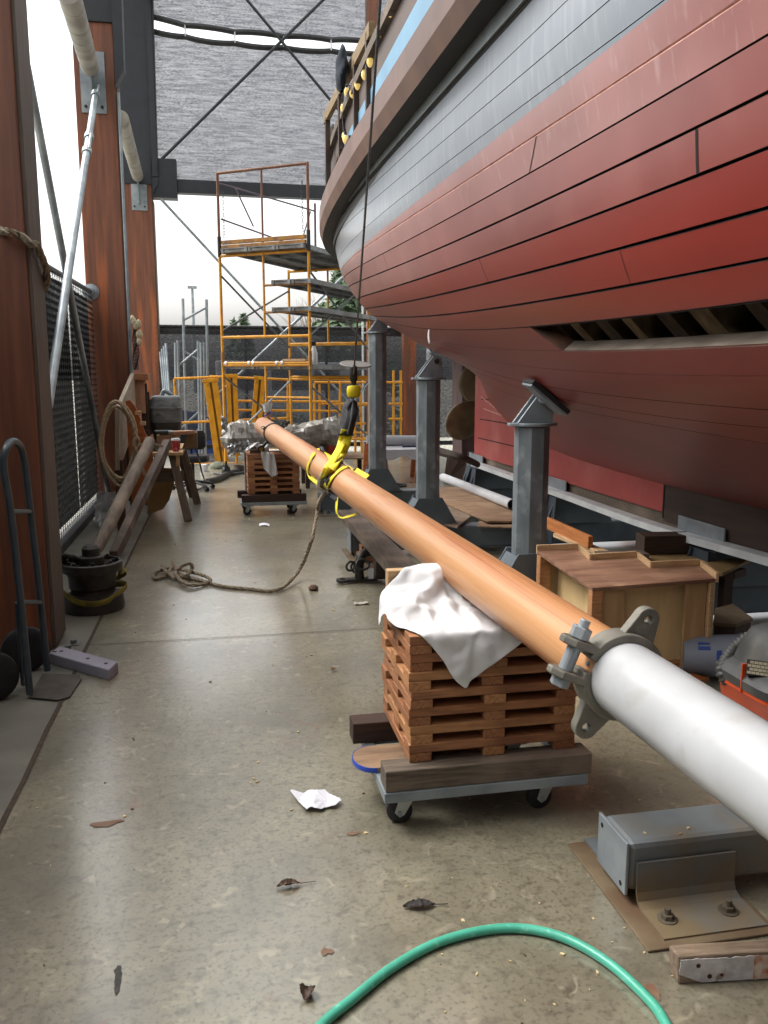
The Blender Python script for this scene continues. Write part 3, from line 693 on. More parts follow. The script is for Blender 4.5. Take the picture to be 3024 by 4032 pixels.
band('brown_bulwark', mat('dull_brown_bulwark', '5b4a42', '4b3c36', sc=3, rough=.6), lambda Y: 3.66, lambda Y: 3.84, -.05, .045, ship)
band('cap_rail', wood_grey, lambda Y: 3.84, lambda Y: 3.91, -.12, .09, ship)
# keel, deadwood, worm shoe
m_keelr = mat('red_deadwood_paint', 'a3443e', '953a35', sc=3, rough=.55, bump=.08, c3='a8574f', sc3=2)
m_keelw = mat('bare_dark_keel', '46352b', '33261f', sc=4, st=(2, .5, 3), rough=.8, bump=.2)
def keelplate(name, y0, y1, zlo, m_, w_=.19, ztop=None):
    q = MB(); n = 30; vs = []
    for i in range(n + 1):
        Y = y0 + (y1 - y0) * i / n; zt_ = (ztop(Y) if ztop else frab(Y) + .03)
        for s, z in ((-1, zlo), (-1, zt_), (1, zt_), (1, zlo)): vs.append(V(XC + s * w_, Y, z))
    q.add(vs, [(4 * i + a_, 4 * i + (a_ + 1) % 4, 4 * i + 4 + (a_ + 1) % 4, 4 * i + 4 + a_) for i in range(n) for a_ in range(4)] + [(3, 2, 1, 0), tuple(4 * n + a_ for a_ in range(4))])
    return q.build(name, m_, ship)
kl = keelplate('keel', -4, 5.42, .58, m_keelw)
dw = keelplate('deadwood', 5.42, 9.95, .64, m_keelr, .192)
q = MB()
for (z, y0, y1) in ((.86, 8.1, 9.8), (1.09, 8.2, 9.75), (1.33, 8.9, 9.7)): q.box((XC - .1935, y0, z - .006), (XC - .15, y1, z + .006))
q.box((XC - .1935, 5.41, .6), (XC - .15, 5.428, .9)); q.build('seam', m_gap, dw)
q = MB()
for (a_, b_) in (((9.7, 1.36), (8.0, .98)), ((9.6, 1.22), (8.3, 1.12))):
    q.box((-.001, -.004, -.006), ((Vector((0, a_[0], a_[1])) - Vector((0, b_[0], b_[1]))).length, .003, .006), M=frame(V(XC - .194, a_[0], a_[1]), V(XC - .194, b_[0], b_[1])))
q.build('seam_line', m_fill, dw)
keelplate('worm_shoe', 4.6, 9.97, .52, wood_grey, .17, lambda Y: .645)
# stern post, rudder post, propeller
MB().box((XC - .12, 9.95, .6), (XC + .12, 10.05, 1.75)).build('stern_post', wood_dark, ship, bevel=.01)
cP = px(1012, 874, XC); cP = V(XC, 10.25, cP.z)
m_bronze = mat('dull_bronze', '7d6d50', '62543d', sc=5, rough=.55, metal=.2, bump=.1, c3='8f7d5a', sc3=3)
prop = MB().cyl(cP + V(0, -.32, 0), cP + V(0, .1, 0), .07, .055, n=18).lathe([(.10, -.03), (.11, .0), (.10, .03)], cP + V(0, -.1, 0), (0, 1, 0)).build('propeller_hub', m_bronze, ship, smooth=True)
def blade(ang, L=.56, wd=.26):
    u = V(cos(ang), 0, sin(ang)); v_ = V(-sin(ang), 0, cos(ang)); q = MB()
    def f(a_, b_):
        r = .06 + (L - .06) * a_; h = wd * (sin(pi * min(1, .12 + .86 * a_)) ** .55) * (b_ - .5) * 2
        tw = .55 - .35 * a_
        return cP + u * r + v_ * h * cos(tw) + V(0, h * sin(tw), 0)
    q.grid(f, 14, 10); return q.build('blade', m_bronze, prop, smooth=True, solid=.018)
blade(radians(100)); blade(radians(218)); blade(radians(-35))
rp = py(979, 860, 10.75)
MB().prism([V(XC - .13, 10.7, .55), V(XC - .13, 11.15, .55), V(XC - .13, 11.25, 2.15), V(XC - .13, 10.75, 2.05)], (.26, 0, 0)).build('rudder', mat('faded_purple_brown', '56413f', '432f2e', sc=4, st=(3, 3, .6), rough=.7, bump=.2), ship, bevel=.01)
MB().box((XC - .06, 10.0, .5), (XC + .06, 10.8, .62)).build('heel', iron, ship)
# stern pulpit railing
def rp_(x, y): return px(x, y, 1.16)
m_rw = mat('unpainted_rail_timber', '8c7658', '75613f', sc=5, st=(1.2, 9, 9), rough=.7, bump=.15); m_rp = mat('brown_rail_post', '4d3a2e', '3c2d24', sc=6, rough=.7)
rl = thing('temporary_railing', 'rough timber railing with rusty posts along the ship bulwark', 'railing', rp_(710, 380))
beam('rail', rp_(703, 258), rp_(803, 62), .045, .1, m_rw, rl)
beam('rail', rp_(706, 425), rp_(760, 300), .05, .06, m_rp, rl)
for (x, y0, y1) in ((709, 400, 250), (797, 200, 70), (737, 330, 200), (770, 262, 130)):
    a_ = rp_(x, y0); b_ = rp_(x, y1); beam('post', V(a_.x, a_.y, min(3.5, a_.z)), V(a_.x, a_.y, b_.z), .05, .05, m_rp, rl, up=(0, 1, 0))
beam('brace', rp_(712, 400), rp_(738, 318), .03, .04, m_rp, rl)
q = MB(); c = px(738, 150, 1.08)
def jk(u, v):
    a_ = 2 * pi * u; r_ = sin(pi * min(.98, max(.02, v))) ** .5; n_ = 1 + .35 * noise.noise(V(cos(a_) * 1.5, sin(a_) * 1.5, v * 3))
    return c + V(.05 * cos(a_) * r_ * n_, .15 * sin(a_) * r_ * n_, -.17 + .30 * v - .05 * sin(a_) * v)
q.grid(jk, 20, 14)
tag(q.build('work_jacket', mat('dark_navy_cloth', '1d2733', '151c26', sc=8, rough=.9), smooth=True), 'dark navy jacket hung over the timber railing of the ship', 'jacket')
tag(MB().grid(lambda u, v: px(720 - 6 * v, 268 + 70 * u, 1.24) + V(.0, .25 * v, .02 * sin(u * 9)), 10, 6).build('dark_sheet', soft if (soft := mat('dark_sheet_cloth', '2c2723', '231f1c', sc=6, rough=.9)) else None, solid=.01), 'dark brown sheet hanging inside the end of the timber railing', 'sheet')
# lights strung along the bulwark
sl = thing('string_lights', 'string of warm bulbs looped along the cap rail of the ship', 'string lights', px(760, 200, 1.15))
m_bulb = mat('warm_bulb_glass', 'e8c878', 'd9b765', sc=5, rough=.25, emit=.25)
bp = [(850, -40), (843, 22), (822, 65), (799, 132), (787, 160), (772, 182), (761, 200), (749, 198), (741, 233), (744, 293), (746, 300)]
wp = [px(x, y, 1.15) for x, y in bp]
MB().tube(smoothpath([p + V(-.01, 0, .05) for p in wp], 5), .005, n=5).build('flex', blk, sl)
for p in wp[1:]:
    o = MB().lathe([(.0, -.045), (.014, -.035), (.024, -.01), (.022, .012), (.012, .03), (.011, .03)], p, (0, 0, 1), n=12).build('bulb', m_bulb, sl, smooth=True)
    MB().cyl(p + V(0, 0, .03), p + V(0, 0, .055), .013, n=8).build('socket', blk, o)
# a scrap of tape stuck to the hull
r = ray(935, 720); t = 1.0
while (EYE + r * t).x < XC - hb((EYE + r * t).y, (EYE + r * t).z): t += .004
p = EYE + r * t
tag(MB().grid(lambda u, v: p + V(-.02 - .012 * sin(3 * v), -.02 + .04 * u + .01 * v, .05 - .12 * v + .008 * sin(u * 7 + v * 5)), 5, 8).build('rag_strip', cloth_w, solid=.006), 'small white rag strip stuffed in a bottom seam of the red hull', 'rag')
# ------------------------------------------------------------------ cross beams, jack posts, keel stands
CBX = {2.24: 1.17, 4.9: 1.35, 7.35: 1.13, 9.8: 1.15}
CBL = {2.24: 'nearest grey steel cross beam with bolted base plate beside the white timber', 4.9: 'grey steel cross beam under the nearest jack post beside the plywood box',
       7.35: 'grey steel cross beam with plywood sheets lying on it', 9.8: 'farthest grey steel cross beam under the tallest jack post'}
for Y, x0 in CBX.items():
    t = thing('cross_beam', CBL[Y], 'steel beam', (x0, Y, 0), 'steel cross beams under the ship')
    hw, zt0 = (.09, .205) if Y < 3 else (.1, .25)
    MB().box((x0 + .012, Y - hw, .045), (5.4, Y + hw, zt0)).build('beam', steel_dirty if Y < 3 else steel_dk, t, bevel=.018)
    ep = MB().box((x0, Y - hw - .006, .04), (x0 + .011, Y + hw + .006, zt0 + .005)).build('end_plate', steel, t, bevel=.003)
    for dy, z in ((-.068, .065), (.068, .18)): MB().cyl((x0 - .001, Y + dy, z), (x0 + .005, Y + dy, z), .0085, n=12).build('bolt_hole', m_gap, ep)
    # saddle folded from plate, with base plate and anchor bolts
    sd_ = MB()
    prof = [(Y - .27, .010), (Y - hw - .05, .012), (Y - hw - .022, .024), (Y - hw - .012, .05), (Y - hw - .008, zt0 - .06)]
    sd_.grid(lambda u, v: V(x0 + .035 + .33 * u, *[(lambda i, f: prof[i][k] + (prof[i + 1][k] - prof[i][k]) * f)(min(3, int(v * 4)), v * 4 - min(3, int(v * 4))) for k in (0, 1)]), 1, 16)
    sd_.grid(lambda u, v: V(x0 + .035 + .33 * u, 2 * Y - prof[min(4, round(v * 4))][0], prof[min(4, round(v * 4))][1]), 1, 4)
    sd_.build('saddle', steel_dk if Y > 3 else steel_dirty, t, solid=.008)
    pl = MB().box((x0 - .03, Y - .30, .001), (x0 + .385, Y + .26, .009)).build('base_plate', mat('dusty_rusty_plate', '6f6049', '5a4631', sc=6, rough=.8, bump=.1, c3='5c4530', sc3=4, lo3=.5, hi3=.7), t, bevel=.003)
    for (dx, dy) in ((.09, -.19), (.29, -.19), (.09, .19), (.29, .19)):
        c = V(x0 + dx, Y + dy, .0145)
        MB().cyl(c, c + V(0, 0, .004), .03, n=20).cyl(c + V(0, 0, .004), c + V(0, 0, .018), .019, n=6).cyl(c + V(0, 0, .018), c + V(0, 0, .036), .01, n=10).build('anchor_bolt', mat('dusty_bolt', '6a6251', '544c3e', sc=20, rough=.7, metal=.3), pl, bevel=.001)
def jack(x, Y, zf, label, padc, padn):
    t = thing('jack_post', label, 'jack post', (x, Y, .25), 'jack posts under the ship'); r = .1
    oc = [(r, -.04), (r, .04), (.04, r), (-.04, r), (-r, .04), (-r, -.04), (-.04, -r), (.04, -r)]
    oc = [(a * 1.0, b_) for a, b_ in oc]
    MB().prism([V(x + a, Y + b_, .27) for a, b_ in oc], (0, 0, zf - .27)).build('post', mat('jack_post_galvanised', '7f878a', '686f73', sc=4, st=(3, 3, 1), rough=.5, rough2=.4, metal=.35, bump=.07, c3='98a0a1', sc3=9, lo3=.55, hi3=.75), t, bevel=.012)
    fl = MB().prism([V(x + cos(i * pi / 12) * .125 * (1 if abs(cos(i * pi / 12)) < .9 else 1.25), Y + sin(i * pi / 12) * .125, zf) for i in range(24)], (0, 0, .018)).build('flange', steel, t, bevel=.003)
    # tapered gussets at the foot
    g = MB()
    for s in (-1, 1): g.prism([V(x - .26, Y + s * .106, .262), V(x + .26, Y + s * .106, .262), V(x + .11, Y + s * .106, .52), V(x - .11, Y + s * .106, .52)], (0, s * .012, 0))
    g.prism([V(x - .255, Y - .1, .262), V(x - .255, Y + .1, .262), V(x - .115, Y + .1, .50), V(x - .115, Y - .1, .50)], (.008, 0, 0)).prism([V(x + .255, Y - .1, .262), V(x + .255, Y + .1, .262), V(x + .115, Y + .1, .50), V(x + .115, Y - .1, .50)], (-.008, 0, 0))
    g.box((x - .28, Y - .13, .25), (x + .28, Y + .13, .262)); g.build('foot', steel_dk, t, bevel=.003)
    # twin cheek plates with a pin, swivel pad bearing on the planking
    top = zf + .21
    hd = MB()
    for s in (-1, 1):
        hd.prism([V(x - .115, Y + s * .035, zf + .018), V(x + .115, Y + s * .035, zf + .018), V(x + .11, Y + s * .035, top - .03), V(x + .08, Y + s * .035, top), V(x + .03, Y + s * .035, top), V(x - .0, Y + s * .035, top - .04)], (0, s * .016, 0))
    hd.build('head_bracket', steel, t, bevel=.003)
    MB().cyl((x + .06, Y - .075, top - .05), (x + .06, Y + .075, top - .05), .022, n=14).build('pin', iron, t, smooth=True)
    padc = Vector(padc); n = Vector(padn).normalized(); u = V(0, 1, 0) - n * n.y; u.normalize(); v_ = n.cross(u)
    M = Matrix((u, v_, n)).transposed().to_4x4(); M.translation = padc
    pd = MB().box((-.085, -.14, -.010), (.085, .14, .006)).build('pad', steel, t, M=M, bevel=.003)
    MB().box((-.09, -.145, .0065), (.09, .145, .034)).build('rubber_facing', rubber, pd, M=M, bevel=.004)
    MB().cyl(V(x + .06, Y, top - .05), padc, .028, n=12).build('stem', steel, t, smooth=True)
def onhull(x, y):
    r = ray(x, y); t = 1.0
    while t < 16:
        p = EYE + r * t
        if p.x > XC - hb(p.y, p.z): return p
        t += .003
    return p
def hulln(Y, z):
    d = .02; return V(-1, -(hb(Y + d, z) - hb(Y - d, z)) / (2 * d), -(hb(Y, z + d) - hb(Y, z - d)) / (2 * d)).normalized()
for (x, Y, zf, pxl, lab) in ((1.90, 4.9, 1.30, (1185, 850), 'nearest grey steel jack post with swivel pad on the red hull'), (1.86, 7.35, 1.57, (930, 758), 'middle grey steel jack post between the tallest and the nearest post'),
                             (1.86, 9.8, 2.09, (822, 705), 'tallest and farthest grey steel jack post under the ship stern')):
    h = onhull(*pxl); n = hulln(h.y, h.z); jack(x, Y, zf, lab, h + n * .04, -n)
# keel stands
RX = 3.06
m_rail = mat('whitened_rail', 'd4d7d6', 'b9bdbe', sc=5, rough=.55, c3='8a5f40', sc3=3.3, lo3=.66, hi3=.72)
for Y, lab in ((4.9, 'nearest dark steel keel stand beside the plywood box'), (7.35, 'middle dark steel keel stand beyond the plywood box'), (9.8, 'farthest dark steel keel stand under the red stern post')):
    t = thing('keel_stand', lab, 'keel stand', (RX + .2, Y, 0), 'keel stands under the ship')
    q = MB()
    q.prism([V(RX - .12, Y - .16, .25), V(RX + .55, Y - .16, .25), V(RX + .45, Y - .16, .5), V(RX - .02, Y - .16, .5)], (0, .016, 0))
    q.prism([V(RX - .12, Y + .16, .25), V(RX + .55, Y + .16, .25), V(RX + .45, Y + .16, .5), V(RX - .02, Y + .16, .5)], (0, .016, 0))
    q.box((RX - .02, Y - .25, .5), (RX + .46, Y + .25, .515)).build('trestle', steel_dk, t, bevel=.003)
    MB().prism([V(RX - .12, Y - .30, .0), V(RX - .12, Y + .34, .0), V(RX - .035, Y + .2, .5), V(RX - .035, Y - .2, .5)], (.014, 0, 0)).prism([V(RX - .02, Y - .03, 0), V(RX - .24, Y - .03, 0), V(RX - .05, Y - .03, .5), V(RX - .02, Y - .03, .5)], (0, .014, 0)).build('side_plate', mat('dark_blue_grey_steel', '333c44', '283038', sc=4, rough=.55, bump=.05), t)
    MB().box((RX + .02, Y - .27, .515), (RX + .035, Y + .27, .66)).build('keel_plate', steel, t, bevel=.003)
t = thing('keel_rail', 'long pale grey steel angle rail spattered with paint along the keel stands', 'rail', (RX, 7, .5))
q = MB(); pr_ = [px(x, y, RX - .06) for x, y in ((1018, 1000), (1180, 1057), (1400, 1135), (1659, 1210))]
pr_ = smoothpath([pr_[0], pr_[1], pr_[2], pr_[3], pr_[3] + (pr_[3] - pr_[2]) * 1.5], 6)
pr_ = [V(RX - .06, p.y, p.z) for p in pr_]
for i in range(len(pr_) - 1):
    a, b_ = pr_[i], pr_[i + 1]
    q.hexa([a + V(0, 0, -.035), b_ + V(0, 0, -.035), b_ + V(.012, 0, -.035), a + V(.012, 0, -.035), a + V(0, 0, .012), b_ + V(0, 0, .012), b_ + V(.012, 0, .012), a + V(.012, 0, .012)])
    q.hexa([a + V(.012, 0, .002), b_ + V(.012, 0, .002), b_ + V(.1, 0, .002), a + V(.1, 0, .002), a + V(.012, 0, .012), b_ + V(.012, 0, .012), b_ + V(.1, 0, .012), a + V(.1, 0, .012)])
q.build('angle', m_rail, t)

# ------------------------------------------------------------------ the mast on its two dollies
MA, MBt = V(.596, 10.6, .96), V(1.06, .8, .816)
MD = (MBt - MA).normalized(); MLEN = (MBt - MA).length
def mr(Y): return .112 + (.09 - .112) * (10.6 - Y) / 9.8
def mc(Y): return MA + (MBt - MA) * ((10.6 - Y) / 9.8)
MU = (V(0, 0, 1) - MD * MD.z).normalized(); MS = MD.cross(MU)          # up across the mast, and sideways
if MS.x < 0: MS = -MS
mast = thing('wooden_mast', 'varnished orange wooden mast with white painted lower end lying across two pallet stacks', 'mast', mc(6))
def mast_mat():
    m = bpy.data.materials.new('varnished_fir'); m.use_nodes = True; n = m.node_tree; b = n.nodes['Principled BSDF']
    tc = n.nodes.new('ShaderNodeTexCoord'); mp = n.nodes.new('ShaderNodeMapping'); mp.inputs['Scale'].default_value = (.16, 9, 9)
    n.links.new(tc.outputs['Object'], mp.inputs[0])
    nz = n.nodes.new('ShaderNodeTexNoise'); nz.inputs['Scale'].default_value = 1.6; nz.inputs['Detail'].default_value = 2; nz.inputs['Distortion'].default_value = .25
    n.links.new(mp.outputs[0], nz.inputs[0])
    rg = n.nodes.new('ShaderNodeMath'); rg.operation = 'MULTIPLY'; rg.inputs[1].default_value = 16; n.links.new(nz.outputs[0], rg.inputs[0])
    fr = n.nodes.new('ShaderNodeMath'); fr.operation = 'FRACT'; n.links.new(rg.outputs[0], fr.inputs[0])
    cr = n.nodes.new('ShaderNodeValToRGB'); e = cr.color_ramp.elements
    e[0].position = 0; e[0].color = lin('b57c50'); e[1].position = 1; e[1].color = lin('b67f52')
    x = e.new(.55); x.color = lin('ae7348'); x = e.new(.80); x.color = lin('935228'); x = e.new(.92); x.color = lin('a26034')
    n.links.new(fr.outputs[0], cr.inputs[0])
    n2 = n.nodes.new('ShaderNodeTexNoise'); n2.inputs['Scale'].default_value = 1.3; n2.inputs['Detail'].default_value = 3
    m2 = n.nodes.new('ShaderNodeMapping'); m2.inputs['Scale'].default_value = (.25, 7, 7); n.links.new(tc.outputs['Object'], m2.inputs[0]); n.links.new(m2.outputs[0], n2.inputs[0])
    r2 = n.nodes.new('ShaderNodeMapRange'); r2.inputs[1].default_value = .42; r2.inputs[2].default_value = .6; r2.inputs[4].default_value = .75
    n.links.new(n2.outputs[0], r2.inputs[0])
    mx = n.nodes.new('ShaderNodeMix'); mx.data_type = 'RGBA'; mx.inputs[7].default_value = lin('be8e61')
    n.links.new(r2.outputs[0], mx.inputs[0]); n.links.new(cr.outputs[0], mx.inputs[6]); n.links.new(mx.outputs[2], b.inputs['Base Color'])
    b.inputs['Roughness'].default_value = .48; b.inputs['Coat Weight'].default_value = .25; b.inputs['Coat Roughness'].default_value = .28
    return m
m_mast = mast_mat()
YW = 1.90                                        # the white sleeve starts here
M = frame(mc(11.0), mc(YW), (0, 0, 1)); Ls = (mc(YW) - mc(11.0)).length; NT = 60
pf = [(.0, -.001), (.085, 0), (mr(11) - .012, .012), (mr(11), .05)] + [(mr(11) + (mr(YW) - mr(11)) * k / 20, .05 + (Ls - .05) * k / 20) for k in range(1, 21)]
MB().lathe(pf, (0, 0, 0), (1, 0, 0), n=48).build('varnished_shaft', m_mast, mast, M=M, smooth=True)
M2 = frame(mc(YW), mc(.3)); L2 = (mc(YW) - mc(.3)).length
MB().lathe([(mr(YW), -.01), (mr(YW) + .003, .0), (mr(YW) + .004, .015), (mr(.3) + .004, L2), (.0, L2)], (0, 0, 0), (1, 0, 0), n=48).build('white_painted_end', mat('gloss_white_paint', 'b1b2b4', 'a6a7a8', sc=5, c3='9a9890', sc3=7, lo3=.62, hi3=.8, rough=.25, coat=.3, bump=.03, bsc=3, coatr=.15), mast, M=M2, smooth=True)
m_cast = mat('grey_cast_bronze', '827e73', '66635a', sc=7, rough=.5, rough2=.65, metal=.35, bump=.25, bsc=18, c3='88857a', sc3=9, lo3=.55, hi3=.7)
def mastframe(Y): 
    f = Matrix((MS, MU, MD)).transposed().to_4x4(); f.translation = mc(Y); return f     # local x side (right), y up, z towards the viewer
def band_seg(mb_, r0, r1, z0, z1, a0, a1, n=40):
    vs = []
    for i in range(n + 1):
        a = a0 + (a1 - a0) * i / n
        for r_, z in ((r0, z0), (r1, z0), (r1, z1), (r0, z1)): vs.append(V(cos(a) * r_, sin(a) * r_, z))
    mb_.add(vs, [(4 * i + k, 4 * i + (k + 1) % 4, 4 * i + 4 + (k + 1) % 4, 4 * i + 4 + k) for i in range(n) for k in range(4)] + [(0, 1, 2, 3), (4 * n + 3, 4 * n + 2, 4 * n + 1, 4 * n)])
def ear(mb_, a, r0, L, w_, z0, t, hole=.02, n=12):
    """rounded lug with an open hole, standing radially at angle a"""
    u = V(cos(a), sin(a), 0); v_ = V(-sin(a), cos(a), 0)
    outer = [u * r0 + v_ * w_ * 1.15] + [u * (r0 + L) + u * w_ * .8 * sin(k * pi / n) + v_ * w_ * .8 * cos(k * pi / n) for k in range(n + 1)] + [u * r0 - v_ * w_ * 1.15]
    c = u * (r0 + L); N = len(outer); inner = []
    for p in outer: d = (p - c).normalized(); inner.append(c + d * hole)
    vs = [p + V(0, 0, z) for z in (z0, z0 + t) for p in outer + inner]; O = 2 * N
    fs = []
    for i in range(N):
        j = (i + 1) % N
        fs += [(i, j, N + j, N + i), (O + i, O + N + i, O + N + j, O + j), (i, O + i, O + j, j), (N + i, N + j, O + N + j, O + N + i)]
    mb_.add(vs, fs)
fM = mastframe(YW + .035); R0 = mr(YW) + .002
q = MB(); GA = radians(158)                     # the clamp opens on the left side, seen from the viewer
band_seg(q, R0, R0 + .022, -.03, .035, GA + .16 - 2 * pi, GA - .16, 60)
ear(q, radians(64), R0 + .010, .056, .041, -.014, .030, .012); ear(q, radians(236), R0 + .010, .056, .041, -.014, .030, .013)
q.build('clamp_band', m_cast, mast, M=fM, smooth=True, ang=35, bevel=.003)
q = MB(); g = V(cos(GA), sin(GA), 0); gt = V(-sin(GA), cos(GA), 0)
for s in (-1, 1):
    c0 = g * (R0 + .0) + gt * s * .033
    q.prism([c0 - V(0, 0, .032), c0 + g * .075 - V(0, 0, .032), c0 + g * .1 - V(0, 0, .012), c0 + g * .1 + V(0, 0, .014), c0 + g * .075 + V(0, 0, .036), c0 + V(0, 0, .036)], gt * s * .02)
q.build('clamp_lug', m_cast, mast, M=fM, bevel=.004)
q = MB(); c0 = g * (R0 + .055)
q.cyl(c0 - gt * .105, c0 + gt * .075, .0135, n=16).cyl(c0 + gt * .054, c0 + gt * .078, .026, n=6).cyl(c0 - gt * .085, c0 - gt * .055, .027, n=6).cyl(c0 - gt * .033, c0 + gt * .033, .019, n=18)
q.build('clamp_bolt', mat('galvanised_bolt', '9ea3a7', '888e92', sc=12, rough=.45, metal=.4), mast, M=fM, bevel=.002)
q = MB(); cs = g * (R0 + .0005) ; q.cyl(cs, cs + g * .002, .007, n=12); q.build('screw_head', steel, mast, M=fM)
# second band near the far end with a roller shackle
fM2 = mastframe(9.75); R1 = mr(9.75) + .001; q = MB(); band_seg(q, R1, R1 + .012, -.022, .022, 0, 2 * pi, 48)
ear(q, radians(150), R1 + .004, .03, .022, -.01, .018, .01); ear(q, radians(40), R1 + .004, .04, .03, -.01, .02, .012)
ob = q.build('eye_band', steel_dk, mast, M=fM2, smooth=True, ang=35)
q = MB(); pA = V(cos(radians(228)), sin(radians(228)), 0)
q.cyl(pA * (R1 + .005), pA * (R1 + .10), .018, n=10).cyl(pA * (R1 + .12) - V(0, 0, .03), pA * (R1 + .12) + V(0, 0, .06), .042, n=18)
q.build('roller', iron, ob, M=fM2, smooth=True)
q = MB(); q.cyl(pA * (R1 + .12) + V(0, 0, .055), pA * (R1 + .12) + V(0, 0, .068), .022, n=14); q.build('brass_pin', mat('brass', 'b08d3e', '927230', sc=9, rough=.35, metal=.8), ob, M=fM2)
q = MB(); c0 = V(cos(radians(40)), sin(radians(40)), 0) * (R1 + .06)
q.tube([c0 + V(cos(a) * .03, sin(a) * .03, sin(a) * .01) for a in [i * 2 * pi / 20 for i in range(20)]], .008, closed=True); q.cyl(c0, c0 + V(.05, .03, .02), .018, n=8)
q.build('shackle', iron, ob, M=fM2, smooth=True)
# knot rings in the varnish
# ---- pallet stacks
def crib_pallet(x0, y0, z0, W_, D_, name_label, group, seed):
    random.seed(seed)
    t = thing('wooden_pallet', name_label, 'pallet', (x0 + W_ / 2, y0 + D_ / 2, z0), group)
    h = .0335; wb = .082
    for k, fx in enumerate((0, .5, 1)):
        xx = x0 + fx * (W_ - wb) + random.uniform(-.006, .006) * (k == 1); 
        beam('stringer', V(xx + wb / 2, y0 + random.uniform(0, .005), z0 + h / 2), V(xx + wb / 2, y0 + D_ - random.uniform(0, .006), z0 + h / 2), wb, h, [wood_red, wood_red2, wood_red3][(k + seed) % 3], t, bevel=.003)
    q = MB(); n = 3; ws = .086 + .006 * (seed % 2)
    for k in range(n):
        yy_ = y0 + .002 + k * (D_ - ws - .004) / (n - 1) ; j = random.uniform(-.004, .004)
        q.box((x0 + j, yy_, z0 + h + .001), (x0 + W_ + j, yy_ + ws, z0 + 2 * h))
    q.build('deck_slats', [wood_red, wood_red2, wood_red3][seed % 3], t, M=None, bevel=.003)
    return t
wood_red2 = mat('lighter_fir', 'b98558', '95663f', sc=6, st=(1.2, 13, 13), rough=.62, bump=.15, c3='6f4426', sc3=2, lo3=.55, hi3=.75)
wood_red3 = mat('brown_fir', 'a06a44', '7d4e2e', sc=8, st=(1.2, 15, 15), rough=.6, bump=.15, c3='9b6b43', sc3=2.5, lo3=.55, hi3=.75)
def dolly(x, Y, label):
    """x, Y = front left corner of the frame"""
    t = thing('furniture_dolly', label, 'dolly', (x + .38, Y + .25, 0), 'castor dollies under the pallet stacks'); Wd, D = .765, .52; z = .115
    q = MB()
    for (a, b_) in (((x, Y, z), (x + Wd, Y + .04, z + .038)), ((x, Y + D - .04, z), (x + Wd, Y + D, z + .038)), ((x, Y + .041, z), (x + .04, Y + D - .041, z + .037)), ((x + Wd - .04, Y + .041, z), (x + Wd, Y + D - .041, z + .037))): q.box(a, b_)
    q.build('frame', steel, t, bevel=.003)
    for k, (cx, cy) in enumerate(((x + .07, Y + .08), (x + Wd - .16, Y + .08), (x + .07, Y + D - .09), (x + Wd - .16, Y + D - .09))):
        c = V(cx, cy, .047); a = radians((8, -4, 20, 5)[k]); d = V(sin(a), cos(a), 0); e = V(cos(a), -sin(a), 0)     # axle along d, trail along e
        ca = MB()
        for s in (-1, 1):
            ca.prism([c + d * s * .025 + V(0, 0, .06) + e * .055, c + d * s * .025 + V(0, 0, .06) + e * .0, c + d * s * .025 + e * -.018 + V(0, 0, .0), c + d * s * .025 - V(0, 0, .018), c + d * s * .025 + e * .018 - V(0, 0, .008)], d * s * .004)
        ca.box((cx - .03, cy - .04, z - .012), (cx + .07, cy + .04, z))
        co = ca.build('castor', mat('pale_castor_fork', 'b9bcb6', 'a7aaa4', sc=8, rough=.4, metal=.3), t, bevel=.002)
        MB().lathe([(.012, -.02), (.036, -.02), (.047, -.012), (.047, .012), (.036, .02), (.012, .02)], c, d, n=28).build('wheel', rubber, co, smooth=True, ang=50)
        MB().cyl(c - d * .036, c + d * .036, .009, n=10).build('axle', steel, co, smooth=True)
    return t
def timber_on(label, p0, p1, w_, h_, m=wood_grey, up=(0, 0, 1)):
    o = beam('timber_block', p0, p1, w_, h_, m, None, up, .004, 1.0); return tag(o, label, 'timber', 'timbers on the dollies')
ZD = .154
# near
dolly(.535, 2.69, 'near wheeled grey dolly carrying the pallet stack with the large white rag')
timber_on('long grained timber along the front of the near dolly', V(.54, 2.745, ZD), V(1.315, 2.745, ZD), .1, .078)
timber_on('dark timber block along the back of the near dolly', V(.49, 3.155, ZD), V(1.3, 3.155, ZD), .095, .085, wood_dark)
q = MB(); c = V(.6, 2.95, ZD + .002); pl_ = [c + V(.42, -.09, 0), c + V(.42, .09, 0)] + [c + V(-.06 - .075 * sin(k * pi / 12), .095 * cos(k * pi / 12), 0) for k in range(13)]
q.prism(pl_, (0, 0, .016)); rb = thing('round_ended_board', 'brown round ended board edged in blue lying between the near dolly timbers', 'board', c)
q.build('board', ply, rb, bevel=.002)
MB().tube([p + V(0, 0, .006) for p in [c + V(-.06 - .0765 * sin(k * pi / 16), .0965 * cos(k * pi / 16), 0) for k in range(17)]], lambda i: (.002, .011), n=6, flat=V(-1, 0, 0)).build('blue_edge', mat('blue_edging', '2b50c0', '2445a8', sc=5, rough=.4), rb)
NP = 7; hz = .067
NEAR_L = ['bottom pallet of the near stack, resting on the grained timber', 'second pallet up in the near stack under the white rag', 'third pallet up in the near stack', 'middle pallet of the near stack, with a small paper label', 'fifth pallet up in the near stack', 'sixth pallet up in the near stack, just below the top one', 'topmost pallet of the near stack, under the large white rag']
FAR_L = ['bottom pallet of the far stack, on the dark timbers', 'second pallet up in the far stack beyond the rope', 'third pallet up in the far stack', 'middle pallet of the far stack', 'fifth pallet up in the far stack', 'sixth pallet up in the far stack, just below the top one', 'topmost pallet of the far stack, under the mast tip']
zs = ZD + .079
